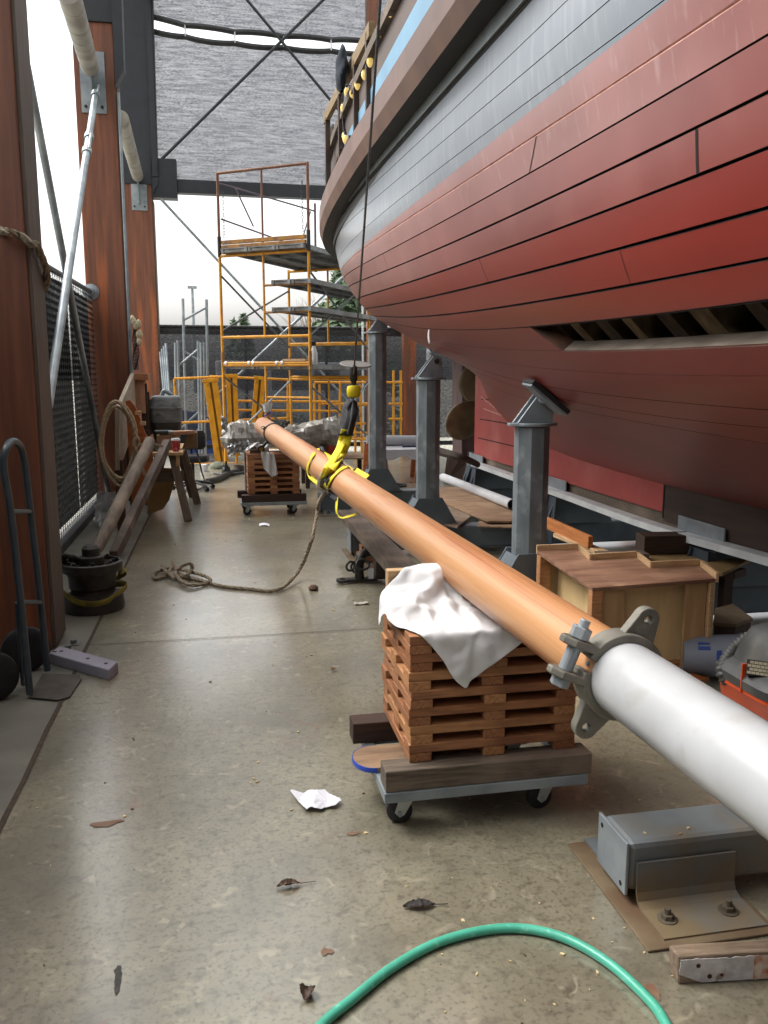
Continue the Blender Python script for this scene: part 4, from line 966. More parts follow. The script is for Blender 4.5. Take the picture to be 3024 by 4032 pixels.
for k in range(NP):
    jx, jy = [(0, 0), (.004, .003), (-.003, .004), (.003, -.002), (-.004, .002), (.002, .004), (-.002, 0)][k]
    p = crib_pallet(.637 + jx, 2.745 + jy, zs + k * hz, .632, .50, NEAR_L[k], 'pallets stacked on the near dolly', k + 3)
    if k == 3: MB().box((.637 + .315, 2.7435, zs + k * hz + .004), (.637 + .345, 2.7445, zs + k * hz + .03)).build('paper_label', white_pl, p)
ztop = zs + NP * hz
tag(beam('cradle_block', V(.655, 3.12, ztop), V(.655, 2.95, ztop), .09, .05, wood_grey, None, anchor=1), 'short grey timber block on the back corner of the near stack', 'block', 'cradle blocks on the stacks')
tag(beam('cradle_block', V(.64, 3.18, ztop + .051), V(.86, 3.18, ztop + .051), .05, .09, wood_pale, None, anchor=1), 'pale upright wooden chock under the white rag on the near stack', 'block', 'cradle blocks on the stacks')
# far
dolly(.24, 9.72, 'far wheeled grey dolly carrying the pallet stack under the mast tip')
timber_on('dark timber along the front of the far dolly', V(.25, 9.775, ZD), V(1.0, 9.775, ZD), .09, .085, wood_dark)
timber_on('dark timber along the back of the far dolly', V(.21, 10.18, ZD), V(.98, 10.18, ZD), .09, .085, wood_dark)
for k in range(NP):
    crib_pallet(.325 + .003 * (k % 2), 9.77 + .003 * (k % 3), ZD + .086 + k * hz, .60, .48, FAR_L[k], 'pallets stacked on the far dolly', k + 5)
zt2 = ZD + .086 + NP * hz
tag(beam('cradle_block', V(.36, 9.9, zt2), V(.56, 9.9, zt2), .07, .05, wood_grey, None, anchor=1), 'grey wooden chock on the far stack beside the small rag', 'block', 'cradle blocks on the stacks')
tag(beam('cradle_block', V(.36, 9.93, zt2 + .05), V(.44, 9.93, zt2 + .05), .07, .06, wood_grey, None, anchor=1), 'small grey block standing on the far chock', 'block', 'cradle blocks on the stacks')
# ---- rags: cloth heights follow the mast, the block and the stack edges, then hang
def rag(name, path_fn, nu, nv, label, group):
    q = MB(); q.grid(path_fn, nu, nv); return tag(q.build(name, cloth_w, smooth=True, ang=180, solid=.003), label, 'rag', group)
# settled cloth, corner points in half millimetres
RAG = [1671,5452,1004,1695,5450,1029,1704,5474,1053,1731,5462,1074,1761,5464,1093,1788,5464,1113,1816,5459,1135,1842,5454,1156,1869,5446,1176,1896,5440,1196,1925,5439,1216,1954,5438,1238,1982,5437,1258,
2010,5436,1278,2037,5434,1299,2064,5433,1320,2091,5431,1341,2115,5435,1365,2138,5437,1392,2163,5444,1413,2191,5465,1412,2223,5479,1418,2251,5499,1418,2278,5519,1418,2306,5539,1418,2334,5560,1418,
2362,5581,1419,2390,5603,1422,2418,5626,1424,2445,5648,1425,2471,5669,1420,2498,5691,1419,2525,5711,1424,2550,5733,1415,2563,5754,1390,2552,5775,1364,2558,5799,1335,2558,5824,1306,2559,5848,1279,
1639,5454,1032,1663,5457,1056,1691,5447,1078,1710,5472,1101,1740,5464,1121,1768,5470,1140,1795,5463,1162,1821,5449,1183,1846,5438,1203,1874,5445,1223,1904,5450,1242,1936,5453,1262,1965,5454,1283,
1992,5451,1303,2017,5441,1325,2043,5438,1346,2072,5453,1358,2100,5464,1375,2129,5469,1394,2156,5477,1413,2179,5484,1438,2204,5506,1427,2231,5526,1427,2259,5546,1428,2287,5566,1428,2315,5588,1428,
2342,5609,1428,2370,5632,1427,2398,5653,1419,2425,5675,1418,2450,5696,1425,2477,5717,1420,2504,5738,1421,2531,5759,1427,2556,5778,1413,2561,5800,1386,2561,5825,1358,2554,5850,1328,2564,5873,1301,
1607,5453,1059,1633,5440,1079,1661,5450,1104,1696,5449,1126,1719,5471,1149,1748,5471,1168,1774,5461,1188,1801,5453,1211,1825,5436,1231,1853,5437,1251,1882,5451,1269,1915,5459,1289,1944,5451,1310,
1971,5456,1330,1996,5446,1352,2024,5456,1369,2053,5465,1385,2080,5462,1406,2108,5466,1425,2130,5490,1436,2157,5512,1435,2184,5533,1434,2212,5554,1429,2239,5574,1424,2268,5595,1422,2296,5617,1420,
2323,5638,1418,2350,5659,1424,2377,5680,1425,2403,5701,1418,2430,5723,1420,2456,5744,1424,2483,5765,1425,2510,5786,1426,2537,5807,1421,2561,5829,1407,2557,5852,1379,2553,5875,1350,2552,5898,1322,
1584,5451,1086,1608,5433,1103,1639,5434,1127,1672,5441,1152,1702,5456,1175,1727,5468,1196,1755,5468,1216,1780,5453,1239,1803,5434,1259,1831,5435,1279,1861,5451,1297,1894,5463,1316,1923,5452,1337,
1950,5460,1357,1978,5462,1377,2005,5461,1399,2032,5478,1414,2058,5477,1435,2083,5498,1424,2108,5521,1421,2135,5541,1421,2165,5560,1421,2192,5581,1433,2221,5603,1428,2250,5623,1434,2280,5644,1437,
2307,5665,1433,2329,5686,1420,2356,5707,1428,2382,5728,1427,2408,5750,1421,2435,5771,1423,2462,5792,1421,2489,5813,1418,2516,5836,1424,2543,5857,1420,2561,5879,1399,2563,5900,1372,2566,5922,1344,
1565,5451,1115,1590,5436,1133,1620,5437,1155,1652,5446,1179,1682,5448,1202,1708,5459,1223,1734,5468,1244,1758,5452,1266,1783,5436,1287,1811,5435,1307,1842,5449,1326,1874,5466,1344,1903,5454,1365,
1931,5453,1384,1959,5460,1405,1985,5481,1418,2011,5490,1440,2038,5506,1427,2063,5525,1442,2090,5545,1444,2117,5566,1443,2146,5586,1436,2174,5608,1420,2202,5629,1439,2232,5653,1438,2260,5669,1422,
2287,5691,1422,2311,5713,1432,2337,5734,1421,2361,5755,1434,2387,5776,1430,2414,5797,1421,2442,5819,1424,2470,5841,1427,2495,5863,1419,2522,5884,1419,2550,5905,1419,2557,5927,1393,2566,5949,1368,
1545,5452,1147,1575,5452,1166,1605,5450,1187,1634,5449,1209,1664,5441,1230,1691,5448,1250,1713,5465,1271,1743,5464,1293,1764,5444,1314,1791,5443,1334,1822,5462,1349,1855,5468,1372,1883,5454,1392,
1911,5458,1412,1936,5482,1419,1962,5496,1439,1990,5512,1424,2016,5532,1433,2042,5553,1443,2069,5573,1451,2097,5593,1453,2125,5613,1444,2152,5634,1420,2183,5658,1437,2214,5680,1424,2244,5699,1419,
2268,5715,1438,2289,5736,1420,2315,5760,1420,2339,5782,1434,2366,5803,1433,2393,5824,1426,2422,5846,1418,2449,5868,1423,2475,5889,1429,2501,5910,1427,2527,5932,1424,2553,5954,1416,2557,5976,1390,
1529,5453,1181,1558,5447,1201,1588,5442,1220,1617,5446,1241,1646,5459,1256,1671,5452,1279,1700,5448,1298,1721,5469,1319,1745,5456,1341,1773,5455,1361,1803,5469,1378,1835,5468,1400,1863,5458,1420,
1889,5479,1427,1914,5502,1434,1942,5521,1426,1970,5540,1421,1998,5560,1421,2027,5578,1424,2051,5600,1440,2076,5620,1449,2105,5641,1445,2130,5660,1421,2166,5685,1424,2199,5708,1435,2225,5727,1420,
2247,5741,1443,2266,5762,1423,2292,5785,1426,2318,5808,1430,2345,5828,1423,2372,5850,1420,2399,5872,1422,2425,5894,1425,2451,5916,1422,2477,5938,1418,2503,5960,1420,2530,5981,1426,2553,6003,1413,
1512,5454,1212,1541,5445,1231,1571,5460,1245,1602,5472,1261,1629,5476,1282,1658,5475,1301,1685,5468,1322,1707,5452,1346,1728,5471,1367,1757,5474,1385,1785,5475,1406,1813,5465,1427,1841,5485,1420,
1868,5506,1418,1895,5527,1420,1922,5548,1423,1949,5568,1421,1976,5589,1425,2005,5608,1424,2035,5626,1420,2058,5647,1437,2084,5668,1442,2110,5688,1424,2143,5710,1420,2176,5731,1420,2202,5755,1425,
2225,5769,1446,2246,5789,1428,2271,5811,1420,2297,5833,1419,2324,5855,1419,2350,5877,1421,2376,5898,1420,2402,5921,1419,2428,5943,1418,2453,5963,1430,2479,5985,1435,2505,6007,1432,2532,6029,1422,
1492,5456,1240,1522,5450,1259,1553,5464,1274,1584,5471,1291,1613,5457,1305,1637,5466,1327,1665,5461,1348,1690,5468,1371,1713,5454,1396,1742,5459,1414,1765,5474,1434,1794,5492,1437,1819,5514,1423,
1846,5534,1424,1873,5555,1424,1901,5575,1421,1929,5596,1426,1956,5616,1418,1983,5637,1420,2013,5654,1426,2041,5674,1420,2063,5695,1435,2091,5716,1427,2120,5736,1428,2149,5758,1422,2173,5775,1442,
2200,5795,1434,2225,5818,1432,2250,5838,1420,2276,5859,1425,2302,5881,1420,2328,5903,1420,2354,5925,1422,2380,5947,1418,2405,5966,1431,2430,5988,1439,2456,6010,1440,2483,6033,1433,2509,6054,1420,
1470,5459,1269,1499,5454,1288,1529,5464,1305,1560,5467,1322,1590,5460,1338,1618,5451,1356,1642,5465,1376,1668,5465,1399,1694,5466,1422,1722,5487,1419,1748,5504,1432,1777,5522,1426,1802,5541,1438,
1824,5563,1422,1851,5583,1426,1880,5602,1418,1909,5623,1429,1936,5644,1423,1963,5662,1433,1991,5682,1427,2018,5702,1419,2045,5723,1424,2071,5743,1433,2097,5762,1420,2122,5785,1423,2149,5805,1431,
2176,5825,1439,2200,5843,1421,2227,5864,1427,2253,5885,1422,2280,5907,1425,2306,5929,1420,2332,5951,1423,2359,5972,1426,2386,5992,1420,2413,6013,1423,2435,6037,1435,2461,6059,1428,2488,6081,1420,
1448,5458,1297,1476,5459,1317,1503,5462,1337,1531,5454,1355,1561,5449,1373,1590,5463,1387,1620,5466,1406,1647,5476,1424,1676,5494,1429,1704,5513,1432,1731,5532,1420,1759,5550,1421,1787,5569,1426,
1811,5589,1441,1831,5610,1423,1861,5630,1424,1891,5650,1419,1916,5670,1432,1944,5690,1433,1970,5708,1419,1997,5729,1421,2024,5749,1424,2050,5770,1431,2077,5789,1420,2099,5806,1439,2124,5829,1444,
2149,5848,1429,2176,5869,1429,2204,5891,1428,2231,5912,1421,2258,5933,1426,2284,5955,1422,2311,5977,1420,2338,5999,1418,2364,6021,1419,2389,6042,1428,2414,6064,1419,2440,6087,1418,2466,6109,1423,
1429,5469,1323,1454,5462,1345,1480,5455,1366,1506,5450,1388,1535,5452,1408,1566,5467,1419,1600,5485,1429,1630,5505,1430,1658,5524,1422,1685,5542,1432,1712,5560,1420,1740,5579,1422,1769,5598,1426,
1797,5616,1425,1819,5637,1442,1842,5658,1428,1869,5678,1419,1897,5698,1421,1923,5718,1431,1950,5736,1418,1976,5754,1430,2003,5776,1430,2030,5797,1429,2056,5817,1419,2076,5832,1442,2102,5855,1441,
2129,5876,1435,2154,5894,1420,2181,5916,1420,2209,5938,1418,2235,5959,1428,2262,5982,1424,2290,6004,1424,2316,6026,1418,2342,6048,1429,2366,6071,1421,2391,6095,1421,2418,6114,1429,2444,6135,1422,
1406,5474,1349,1431,5460,1370,1459,5459,1394,1487,5461,1416,1516,5472,1431,1544,5495,1420,1579,5513,1432,1611,5533,1421,1639,5552,1420,1666,5570,1431,1693,5589,1421,1721,5608,1420,1750,5626,1427,
1779,5645,1419,1806,5664,1425,1826,5685,1444,1853,5705,1436,1873,5727,1419,1901,5747,1426,1929,5765,1418,1956,5783,1431,1982,5802,1421,2009,5822,1419,2036,5844,1418,2056,5860,1442,2081,5878,1428,
2108,5899,1421,2134,5922,1418,2161,5943,1424,2187,5964,1419,2213,5985,1429,2241,6008,1427,2269,6030,1429,2295,6053,1418,2319,6075,1433,2344,6099,1425,2370,6119,1434,2395,6138,1421,2421,6161,1420,
1381,5474,1375,1408,5464,1397,1440,5479,1414,1469,5481,1438,1498,5499,1444,1525,5521,1430,1562,5542,1437,1592,5561,1419,1620,5580,1426,1648,5599,1426,1677,5617,1433,1702,5636,1421,1731,5655,1421,
1761,5673,1427,1788,5693,1419,1805,5711,1442,1831,5733,1438,1859,5753,1439,1879,5775,1420,1908,5789,1433,1936,5811,1433,1962,5829,1420,1989,5849,1426,2014,5870,1418,2035,5887,1440,2060,5906,1428,
2087,5927,1420,2114,5949,1428,2140,5971,1426,2166,5992,1418,2191,6011,1431,2218,6033,1431,2247,6056,1432,2276,6080,1428,2303,6103,1421,2324,6123,1439,2349,6146,1433,2373,6166,1418,2399,6188,1424,
1359,5460,1401,1389,5473,1424,1421,5495,1436,1454,5512,1434,1479,5526,1452,1511,5547,1447,1545,5572,1440,1574,5590,1418,1603,5609,1420,1629,5626,1435,1658,5646,1441,1686,5664,1435,1711,5683,1420,
1741,5702,1422,1769,5721,1426,1797,5741,1425,1812,5760,1449,1839,5780,1449,1860,5801,1431,1891,5818,1439,1916,5837,1423,1943,5853,1435,1968,5876,1431,1993,5897,1419,2015,5914,1438,2043,5935,1436,
2067,5956,1420,2093,5977,1431,2118,5998,1423,2146,6016,1431,2171,6037,1420,2198,6059,1422,2225,6082,1431,2253,6105,1423,2280,6128,1418,2301,6149,1435,2324,6171,1421,2349,6195,1425,2375,6217,1425,
1340,5480,1420,1374,5503,1429,1409,5524,1420,1434,5538,1442,1461,5555,1454,1493,5576,1443,1527,5601,1438,1556,5619,1418,1584,5637,1420,1611,5655,1435,1640,5674,1441,1668,5693,1441,1695,5712,1431,
1722,5731,1418,1750,5749,1420,1778,5769,1420,1804,5788,1432,1820,5807,1456,1844,5830,1443,1875,5849,1446,1898,5866,1426,1924,5880,1444,1945,5901,1427,1970,5923,1420,1995,5942,1433,2023,5962,1441,
2050,5984,1430,2077,6005,1418,2099,6024,1436,2127,6044,1437,2150,6063,1420,2176,6085,1420,2204,6108,1423,2231,6130,1431,2255,6152,1419,2277,6175,1431,2301,6199,1420,2326,6224,1423,2351,6248,1418,
1324,5511,1420,1359,5533,1420,1393,5553,1420,1416,5567,1442,1444,5585,1452,1476,5606,1444,1508,5627,1428,1537,5648,1420,1566,5666,1426,1594,5684,1430,1623,5701,1425,1652,5720,1428,1678,5741,1435,
1704,5759,1422,1732,5776,1431,1758,5796,1421,1785,5816,1425,1808,5839,1441,1831,5861,1458,1860,5881,1453,1880,5896,1430,1904,5906,1453,1924,5927,1433,1950,5949,1429,1977,5970,1425,2002,5989,1442,
2027,6008,1424,2056,6030,1429,2082,6052,1428,2107,6071,1441,2129,6090,1422,2155,6109,1433,2180,6133,1424,2207,6155,1433,2230,6177,1420,2253,6201,1426,2278,6225,1420,2303,6251,1419,2328,6277,1418,
1311,5544,1425,1343,5564,1421,1375,5582,1420,1404,5598,1430,1428,5616,1446,1458,5634,1432,1489,5656,1425,1519,5676,1426,1548,5695,1426,1576,5712,1421,1605,5730,1426,1633,5749,1421,1661,5768,1422,
1687,5787,1433,1715,5806,1428,1744,5823,1436,1766,5845,1420,1785,5866,1445,1816,5883,1433,1846,5897,1425,1863,5926,1434,1885,5933,1461,1904,5954,1439,1928,5976,1429,1955,5997,1425,1980,6015,1443,
2008,6036,1431,2036,6056,1420,2059,6075,1439,2085,6093,1426,2108,6119,1426,2131,6134,1446,2153,6157,1432,2181,6179,1425,2207,6203,1429,2230,6226,1420,2254,6250,1422,2280,6275,1427,2304,6300,1418,
1297,5577,1418,1328,5596,1418,1358,5612,1423,1389,5629,1424,1421,5647,1426,1446,5666,1444,1473,5686,1430,1501,5704,1419,1530,5723,1420,1558,5741,1420,1586,5759,1428,1614,5778,1420,1642,5796,1420,
1671,5815,1424,1696,5830,1442,1724,5849,1447,1744,5870,1425,1775,5892,1426,1803,5914,1440,1828,5926,1420,1836,5936,1452,1862,5959,1464,1884,5981,1447,1907,6003,1432,1935,6016,1445,1960,6043,1442,
1988,6062,1423,2016,6075,1440,2037,6097,1424,2063,6121,1419,2084,6145,1436,2105,6159,1459,2130,6182,1452,2152,6204,1432,2180,6226,1422,2206,6251,1421,2230,6275,1420,2256,6298,1418,2279,6322,1431,
1282,5610,1420,1313,5626,1428,1342,5642,1419,1373,5659,1426,1406,5678,1434,1438,5696,1424,1460,5716,1442,1491,5731,1437,1511,5751,1418,1539,5770,1421,1568,5789,1425,1597,5806,1431,1623,5825,1421,
1652,5846,1427,1675,5859,1449,1703,5875,1460,1725,5897,1441,1749,5918,1421,1782,5937,1421,1810,5958,1420,1818,5968,1451,1847,5988,1451,1873,6009,1463,1889,6030,1441,1918,6045,1453,1937,6064,1427,
1968,6080,1444,1994,6098,1428,2016,6123,1433,2042,6148,1421,2056,6164,1453,2078,6185,1470,2103,6209,1466,2128,6230,1444,2155,6250,1420,2183,6276,1421,2207,6299,1429,2231,6323,1425,2255,6346,1418,
1269,5643,1418,1297,5656,1433,1325,5671,1419,1357,5690,1425,1392,5710,1435,1423,5727,1418,1452,5745,1423,1476,5762,1441,1508,5778,1442,1520,5802,1419,1548,5821,1419,1576,5839,1427,1605,5857,1433,
1633,5876,1431,1654,5889,1455,1681,5903,1470,1709,5923,1463,1729,5945,1442,1754,5967,1428,1781,5988,1420,1802,6002,1443,1830,6019,1454,1858,6037,1449,1883,6044,1472,1900,6073,1462,1918,6091,1435,
1949,6109,1448,1970,6121,1422,1994,6145,1420,2020,6175,1422,2031,6188,1458,2053,6211,1474,2078,6233,1465,2099,6245,1432,2130,6273,1420,2159,6301,1422,2184,6324,1431,2207,6346,1420,2231,6371,1422,
1257,5674,1411,1281,5686,1433,1309,5702,1419,1342,5720,1422,1375,5739,1434,1406,5757,1418,1436,5774,1419,1464,5792,1430,1489,5804,1456,1517,5826,1447,1529,5852,1429,1556,5871,1421,1585,5888,1430,
1614,5905,1437,1642,5920,1450,1662,5932,1475,1691,5949,1479,1713,5972,1464,1742,5989,1459,1761,6014,1444,1787,6035,1433,1818,6049,1441,1842,6066,1458,1864,6070,1484,1870,6088,1455,1898,6112,1454,
1922,6124,1430,1946,6147,1418,1970,6171,1418,1995,6199,1423,2007,6212,1457,2030,6236,1472,2054,6257,1458,2075,6269,1426,2106,6297,1420,2134,6323,1429,2160,6345,1420,2183,6370,1418,2206,6395,1423,
1245,5706,1404,1266,5717,1430,1297,5726,1440,1324,5748,1430,1357,5768,1427,1390,5786,1429,1420,5797,1441,1446,5820,1438,1471,5834,1464,1504,5849,1470,1518,5876,1454,1549,5892,1450,1565,5918,1433,
1596,5934,1441,1626,5951,1448,1648,5963,1472,1673,5976,1491,1699,5997,1483,1730,6012,1485,1756,6033,1475,1779,6056,1460,1803,6079,1446,1817,6081,1477,1846,6098,1476,1876,6116,1474,1873,6135,1445,
1898,6150,1425,1923,6172,1434,1948,6196,1432,1970,6222,1425,1984,6237,1456,2007,6260,1467,2030,6279,1448,2053,6295,1420,2083,6322,1420,2110,6347,1424,2134,6370,1419,2157,6395,1429,2179,6420,1421,
1230,5738,1404,1260,5749,1419,1284,5757,1443,1314,5769,1456,1339,5793,1444,1371,5806,1453,1401,5825,1454,1428,5845,1455,1457,5865,1463,1485,5872,1488,1514,5892,1485,1539,5913,1476,1559,5938,1460,
1580,5964,1440,1611,5982,1452,1640,5998,1463,1657,6008,1491,1687,6020,1505,1716,6038,1502,1741,6060,1490,1761,6083,1471,1787,6106,1460,1816,6115,1476,1837,6116,1503,1853,6140,1485,1870,6163,1466,
1897,6177,1449,1898,6198,1422,1922,6222,1425,1945,6247,1428,1960,6262,1456,1984,6285,1460,2004,6297,1433,2032,6322,1420,2060,6347,1422,2085,6371,1418,2108,6396,1426,2131,6421,1434,2151,6444,1419,
1216,5769,1407,1245,5780,1424,1272,5789,1443,1294,5794,1469,1321,5816,1465,1352,5834,1466,1382,5851,1469,1410,5869,1473,1439,5888,1480,1468,5899,1501,1491,5918,1481,1518,5938,1488,1536,5962,1467,
1566,5988,1461,1595,6014,1455,1625,6030,1465,1653,6042,1481,1669,6051,1510,1696,6069,1501,1724,6091,1501,1745,6115,1483,1772,6136,1474,1803,6148,1484,1824,6149,1511,1858,6158,1513,1877,6181,1495,
1882,6202,1469,1876,6220,1439,1897,6245,1430,1920,6270,1431,1937,6287,1455,1962,6310,1452,1982,6322,1424,2010,6348,1424,2036,6372,1420,2061,6396,1424,2084,6422,1421,2105,6446,1435,2125,6467,1418,
1200,5798,1417,1225,5802,1441,1252,5812,1459,1278,5823,1478,1308,5834,1491,1339,5847,1497,1370,5862,1502,1400,5878,1507,1429,5895,1514,1443,5920,1492,1472,5940,1498,1497,5963,1498,1523,5988,1485,
1547,6016,1470,1578,6038,1471,1607,6056,1477,1636,6072,1486,1665,6086,1499,1685,6098,1523,1705,6122,1508,1731,6145,1498,1758,6167,1489,1789,6180,1496,1819,6184,1512,1848,6183,1535,1863,6206,1513,
1864,6226,1485,1856,6242,1456,1872,6267,1438,1894,6293,1433,1914,6312,1452,1939,6334,1443,1961,6349,1418,1988,6374,1422,2013,6395,1431,2036,6420,1425,2059,6446,1420,2079,6469,1435,2100,6491,1418,
1181,5823,1435,1207,5827,1457,1236,5842,1465,1265,5854,1479,1294,5866,1494,1323,5877,1508,1352,5887,1522,1383,5902,1527,1412,5919,1530,1427,5944,1511,1449,5968,1500,1475,5989,1492,1501,6014,1490,
1531,6038,1490,1560,6061,1490,1589,6081,1493,1618,6099,1498,1647,6116,1505,1676,6131,1517,1702,6144,1535,1719,6171,1517,1743,6193,1506,1774,6205,1514,1806,6212,1528,1830,6209,1553,1843,6231,1530,
1842,6250,1501,1837,6267,1472,1848,6290,1449,1873,6313,1453,1892,6329,1429,1916,6352,1423,1940,6377,1418,1965,6396,1435,1990,6419,1438,2012,6444,1428,2034,6469,1419,2054,6492,1434,2074,6512,1413,
1179,5860,1441,1188,5852,1474,1219,5865,1484,1247,5870,1504,1276,5883,1518,1304,5900,1528,1334,5917,1528,1365,5932,1520,1396,5949,1520,1421,5963,1540,1446,5985,1533,1468,6009,1524,1501,6021,1525,
1527,6046,1523,1548,6075,1518,1575,6097,1519,1603,6117,1522,1630,6138,1525,1657,6158,1527,1686,6174,1536,1715,6189,1548,1730,6216,1531,1761,6214,1547,1789,6233,1549,1815,6234,1570,1826,6256,1547,
1821,6273,1518,1820,6293,1489,1829,6315,1466,1848,6338,1449,1877,6356,1446,1893,6377,1424,1917,6401,1424,1941,6420,1440,1966,6443,1443,1992,6467,1444,2007,6490,1423,2032,6514,1420,2048,6512,1390,
1186,5893,1450,1209,5878,1472,1199,5886,1505,1228,5894,1524,1258,5912,1527,1287,5930,1527,1317,5946,1520,1349,5961,1528,1381,5980,1518,1406,5996,1540,1433,6012,1556,1462,6029,1555,1481,6051,1537,
1509,6070,1542,1538,6089,1548,1568,6103,1552,1600,6115,1557,1628,6134,1561,1648,6161,1563,1667,6189,1565,1689,6215,1567,1715,6238,1564,1749,6245,1570,1777,6231,1584,1798,6259,1587,1810,6282,1564,
1802,6297,1534,1805,6317,1507,1816,6341,1485,1834,6363,1467,1862,6382,1461,1870,6401,1434,1894,6425,1429,1923,6443,1421,1950,6463,1420,1977,6484,1418,1985,6514,1433,2003,6522,1404,2018,6515,1374,
1164,5897,1475,1192,5906,1459,1202,5919,1489,1209,5926,1522,1240,5943,1520,1271,5959,1518,1300,5975,1528,1334,5991,1523,1369,6010,1529,1403,6028,1523,1422,6046,1548,1445,6061,1568,1471,6081,1557,
1500,6079,1575,1532,6089,1581,1565,6099,1587,1594,6117,1593,1621,6138,1599,1649,6158,1603,1673,6182,1605,1697,6207,1607,1718,6233,1608,1734,6265,1604,1766,6253,1616,1766,6279,1592,1788,6304,1583,
1785,6322,1554,1792,6344,1529,1811,6366,1511,1834,6386,1496,1847,6410,1475,1871,6427,1457,1905,6421,1461,1925,6448,1455,1940,6478,1449,1945,6497,1421,1958,6529,1419,1974,6531,1388,1988,6522,1358,
1158,5915,1447,1181,5939,1457,1176,5942,1491,1192,5958,1516,1224,5974,1519,1254,5988,1526,1286,6005,1521,1320,6023,1524,1355,6041,1519,1389,6059,1528,1422,6075,1529,1443,6092,1552,1460,6107,1577,
1492,6110,1564,1524,6121,1576,1555,6133,1590,1578,6142,1616,1608,6151,1633,1637,6169,1639,1662,6192,1642,1688,6214,1644,1715,6235,1646,1723,6269,1641,1759,6275,1644,1750,6298,1618,1760,6323,1596,
1767,6348,1574,1789,6369,1558,1811,6390,1543,1833,6409,1525,1862,6419,1507,1886,6436,1487,1878,6440,1452,1898,6469,1455,1913,6484,1429,1920,6518,1430,1933,6516,1398,1944,6536,1372,1960,6534,1342,
1156,5939,1423,1154,5960,1452,1168,5974,1479,1193,5988,1498,1207,6003,1526,1239,6019,1529,1272,6036,1523,1306,6054,1520,1339,6070,1522,1372,6087,1518,1405,6104,1521,1422,6119,1549,1455,6128,1550,
1486,6143,1555,1515,6155,1574,1544,6167,1594,1571,6177,1616,1598,6185,1639,1621,6190,1665,1640,6217,1657,1667,6238,1659,1696,6258,1663,1729,6270,1677,1753,6299,1668,1743,6322,1642,1749,6346,1620,
1775,6363,1605,1800,6382,1591,1825,6401,1576,1847,6421,1558,1862,6442,1534,1856,6449,1496,1871,6469,1468,1872,6462,1434,1881,6491,1419,1889,6524,1417,1902,6525,1385,1915,6526,1353,1927,6540,1324,
1156,5968,1404,1167,5984,1432,1166,6003,1461,1180,6018,1488,1195,6033,1515,1225,6050,1528,1258,6067,1522,1289,6083,1524,1320,6100,1520,1351,6117,1525,1384,6131,1536,1415,6150,1533,1445,6162,1546,
1473,6174,1562,1500,6185,1584,1527,6195,1606,1554,6203,1631,1575,6201,1660,1599,6211,1682,1627,6229,1687,1656,6249,1690,1685,6271,1694,1715,6293,1700,1741,6320,1694,1738,6346,1667,1747,6370,1644,
1766,6390,1624,1791,6410,1610,1821,6425,1602,1832,6447,1577,1838,6465,1544,1835,6475,1506,1837,6463,1468,1839,6471,1433,1848,6500,1416,1857,6530,1403,1870,6528,1372,1883,6529,1339,1895,6538,1308,
1164,5995,1385,1167,6013,1414,1172,6031,1443,1184,6048,1470,1203,6063,1496,1211,6083,1524,1243,6098,1528,1272,6113,1518,1300,6129,1528,1329,6141,1543,1361,6160,1545,1394,6175,1552,1426,6187,1562,
1454,6200,1576,1482,6212,1595,1508,6218,1623,1530,6217,1653,1554,6221,1678,1580,6238,1690,1609,6258,1689,1638,6278,1698,1667,6298,1710,1693,6322,1703,1721,6344,1711,1735,6370,1691,1750,6392,1670,
1757,6415,1645,1789,6429,1638,1794,6446,1608,1807,6468,1585,1804,6465,1548,1802,6466,1507,1804,6471,1468,1807,6482,1435,1817,6513,1423,1827,6519,1391,1838,6527,1360,1851,6539,1329,1864,6546,1297,
1167,6024,1367,1171,6042,1396,1183,6059,1423,1201,6074,1450,1204,6096,1478,1202,6113,1508,1226,6127,1527,1256,6144,1520,1280,6156,1541,1307,6167,1558,1339,6180,1568,1375,6195,1575,1409,6210,1582,
1438,6229,1585,1459,6228,1613,1484,6232,1644,1508,6235,1673,1535,6245,1692,1561,6267,1691,1590,6287,1700,1619,6308,1711,1648,6329,1706,1675,6351,1711,1701,6372,1700,1722,6400,1715,1743,6422,1699,
1750,6442,1667,1757,6440,1632,1770,6468,1617,1776,6483,1586,1780,6489,1549,1776,6487,1511,1774,6489,1474,1773,6495,1440,1784,6505,1409,1793,6516,1378,1803,6528,1348,1816,6539,1318,1830,6557,1290,
1169,6053,1349,1178,6070,1377,1198,6086,1403,1188,6106,1432,1184,6123,1462,1201,6141,1486,1208,6155,1518,1239,6172,1528,1268,6189,1536,1291,6198,1560,1324,6211,1568,1362,6224,1564,1396,6241,1578,
1420,6254,1598,1439,6252,1628,1468,6261,1652,1490,6262,1683,1515,6270,1705,1544,6292,1711,1572,6316,1712,1600,6337,1702,1627,6355,1716,1651,6373,1700,1677,6393,1713,1697,6424,1713,1714,6432,1684,
1730,6423,1648,1725,6452,1630,1739,6464,1602,1744,6493,1584,1749,6504,1551,1755,6515,1516,1760,6523,1482,1765,6531,1449,1767,6539,1416,1769,6548,1383,1772,6555,1350,1776,6552,1316,1789,6567,1286,
1169,6082,1330,1183,6099,1358,1200,6118,1387,1204,6135,1420,1203,6150,1451,1187,6170,1474,1201,6186,1505,1222,6202,1531,1250,6216,1546,1280,6231,1557,1317,6240,1552,1351,6256,1570,1377,6261,1599,
1399,6253,1625,1419,6275,1643,1448,6285,1666,1474,6291,1691,1496,6297,1716,1523,6320,1705,1552,6343,1701,1579,6360,1716,1605,6380,1708,1631,6401,1701,1655,6420,1717,1672,6439,1692,1686,6425,1663,
1701,6429,1632,1719,6434,1602,1710,6461,1585,1710,6494,1578,1715,6501,1545,1721,6508,1511,1726,6516,1477,1730,6525,1445,1731,6535,1412,1731,6547,1379,1732,6558,1346,1737,6565,1313,1748,6563,1279,
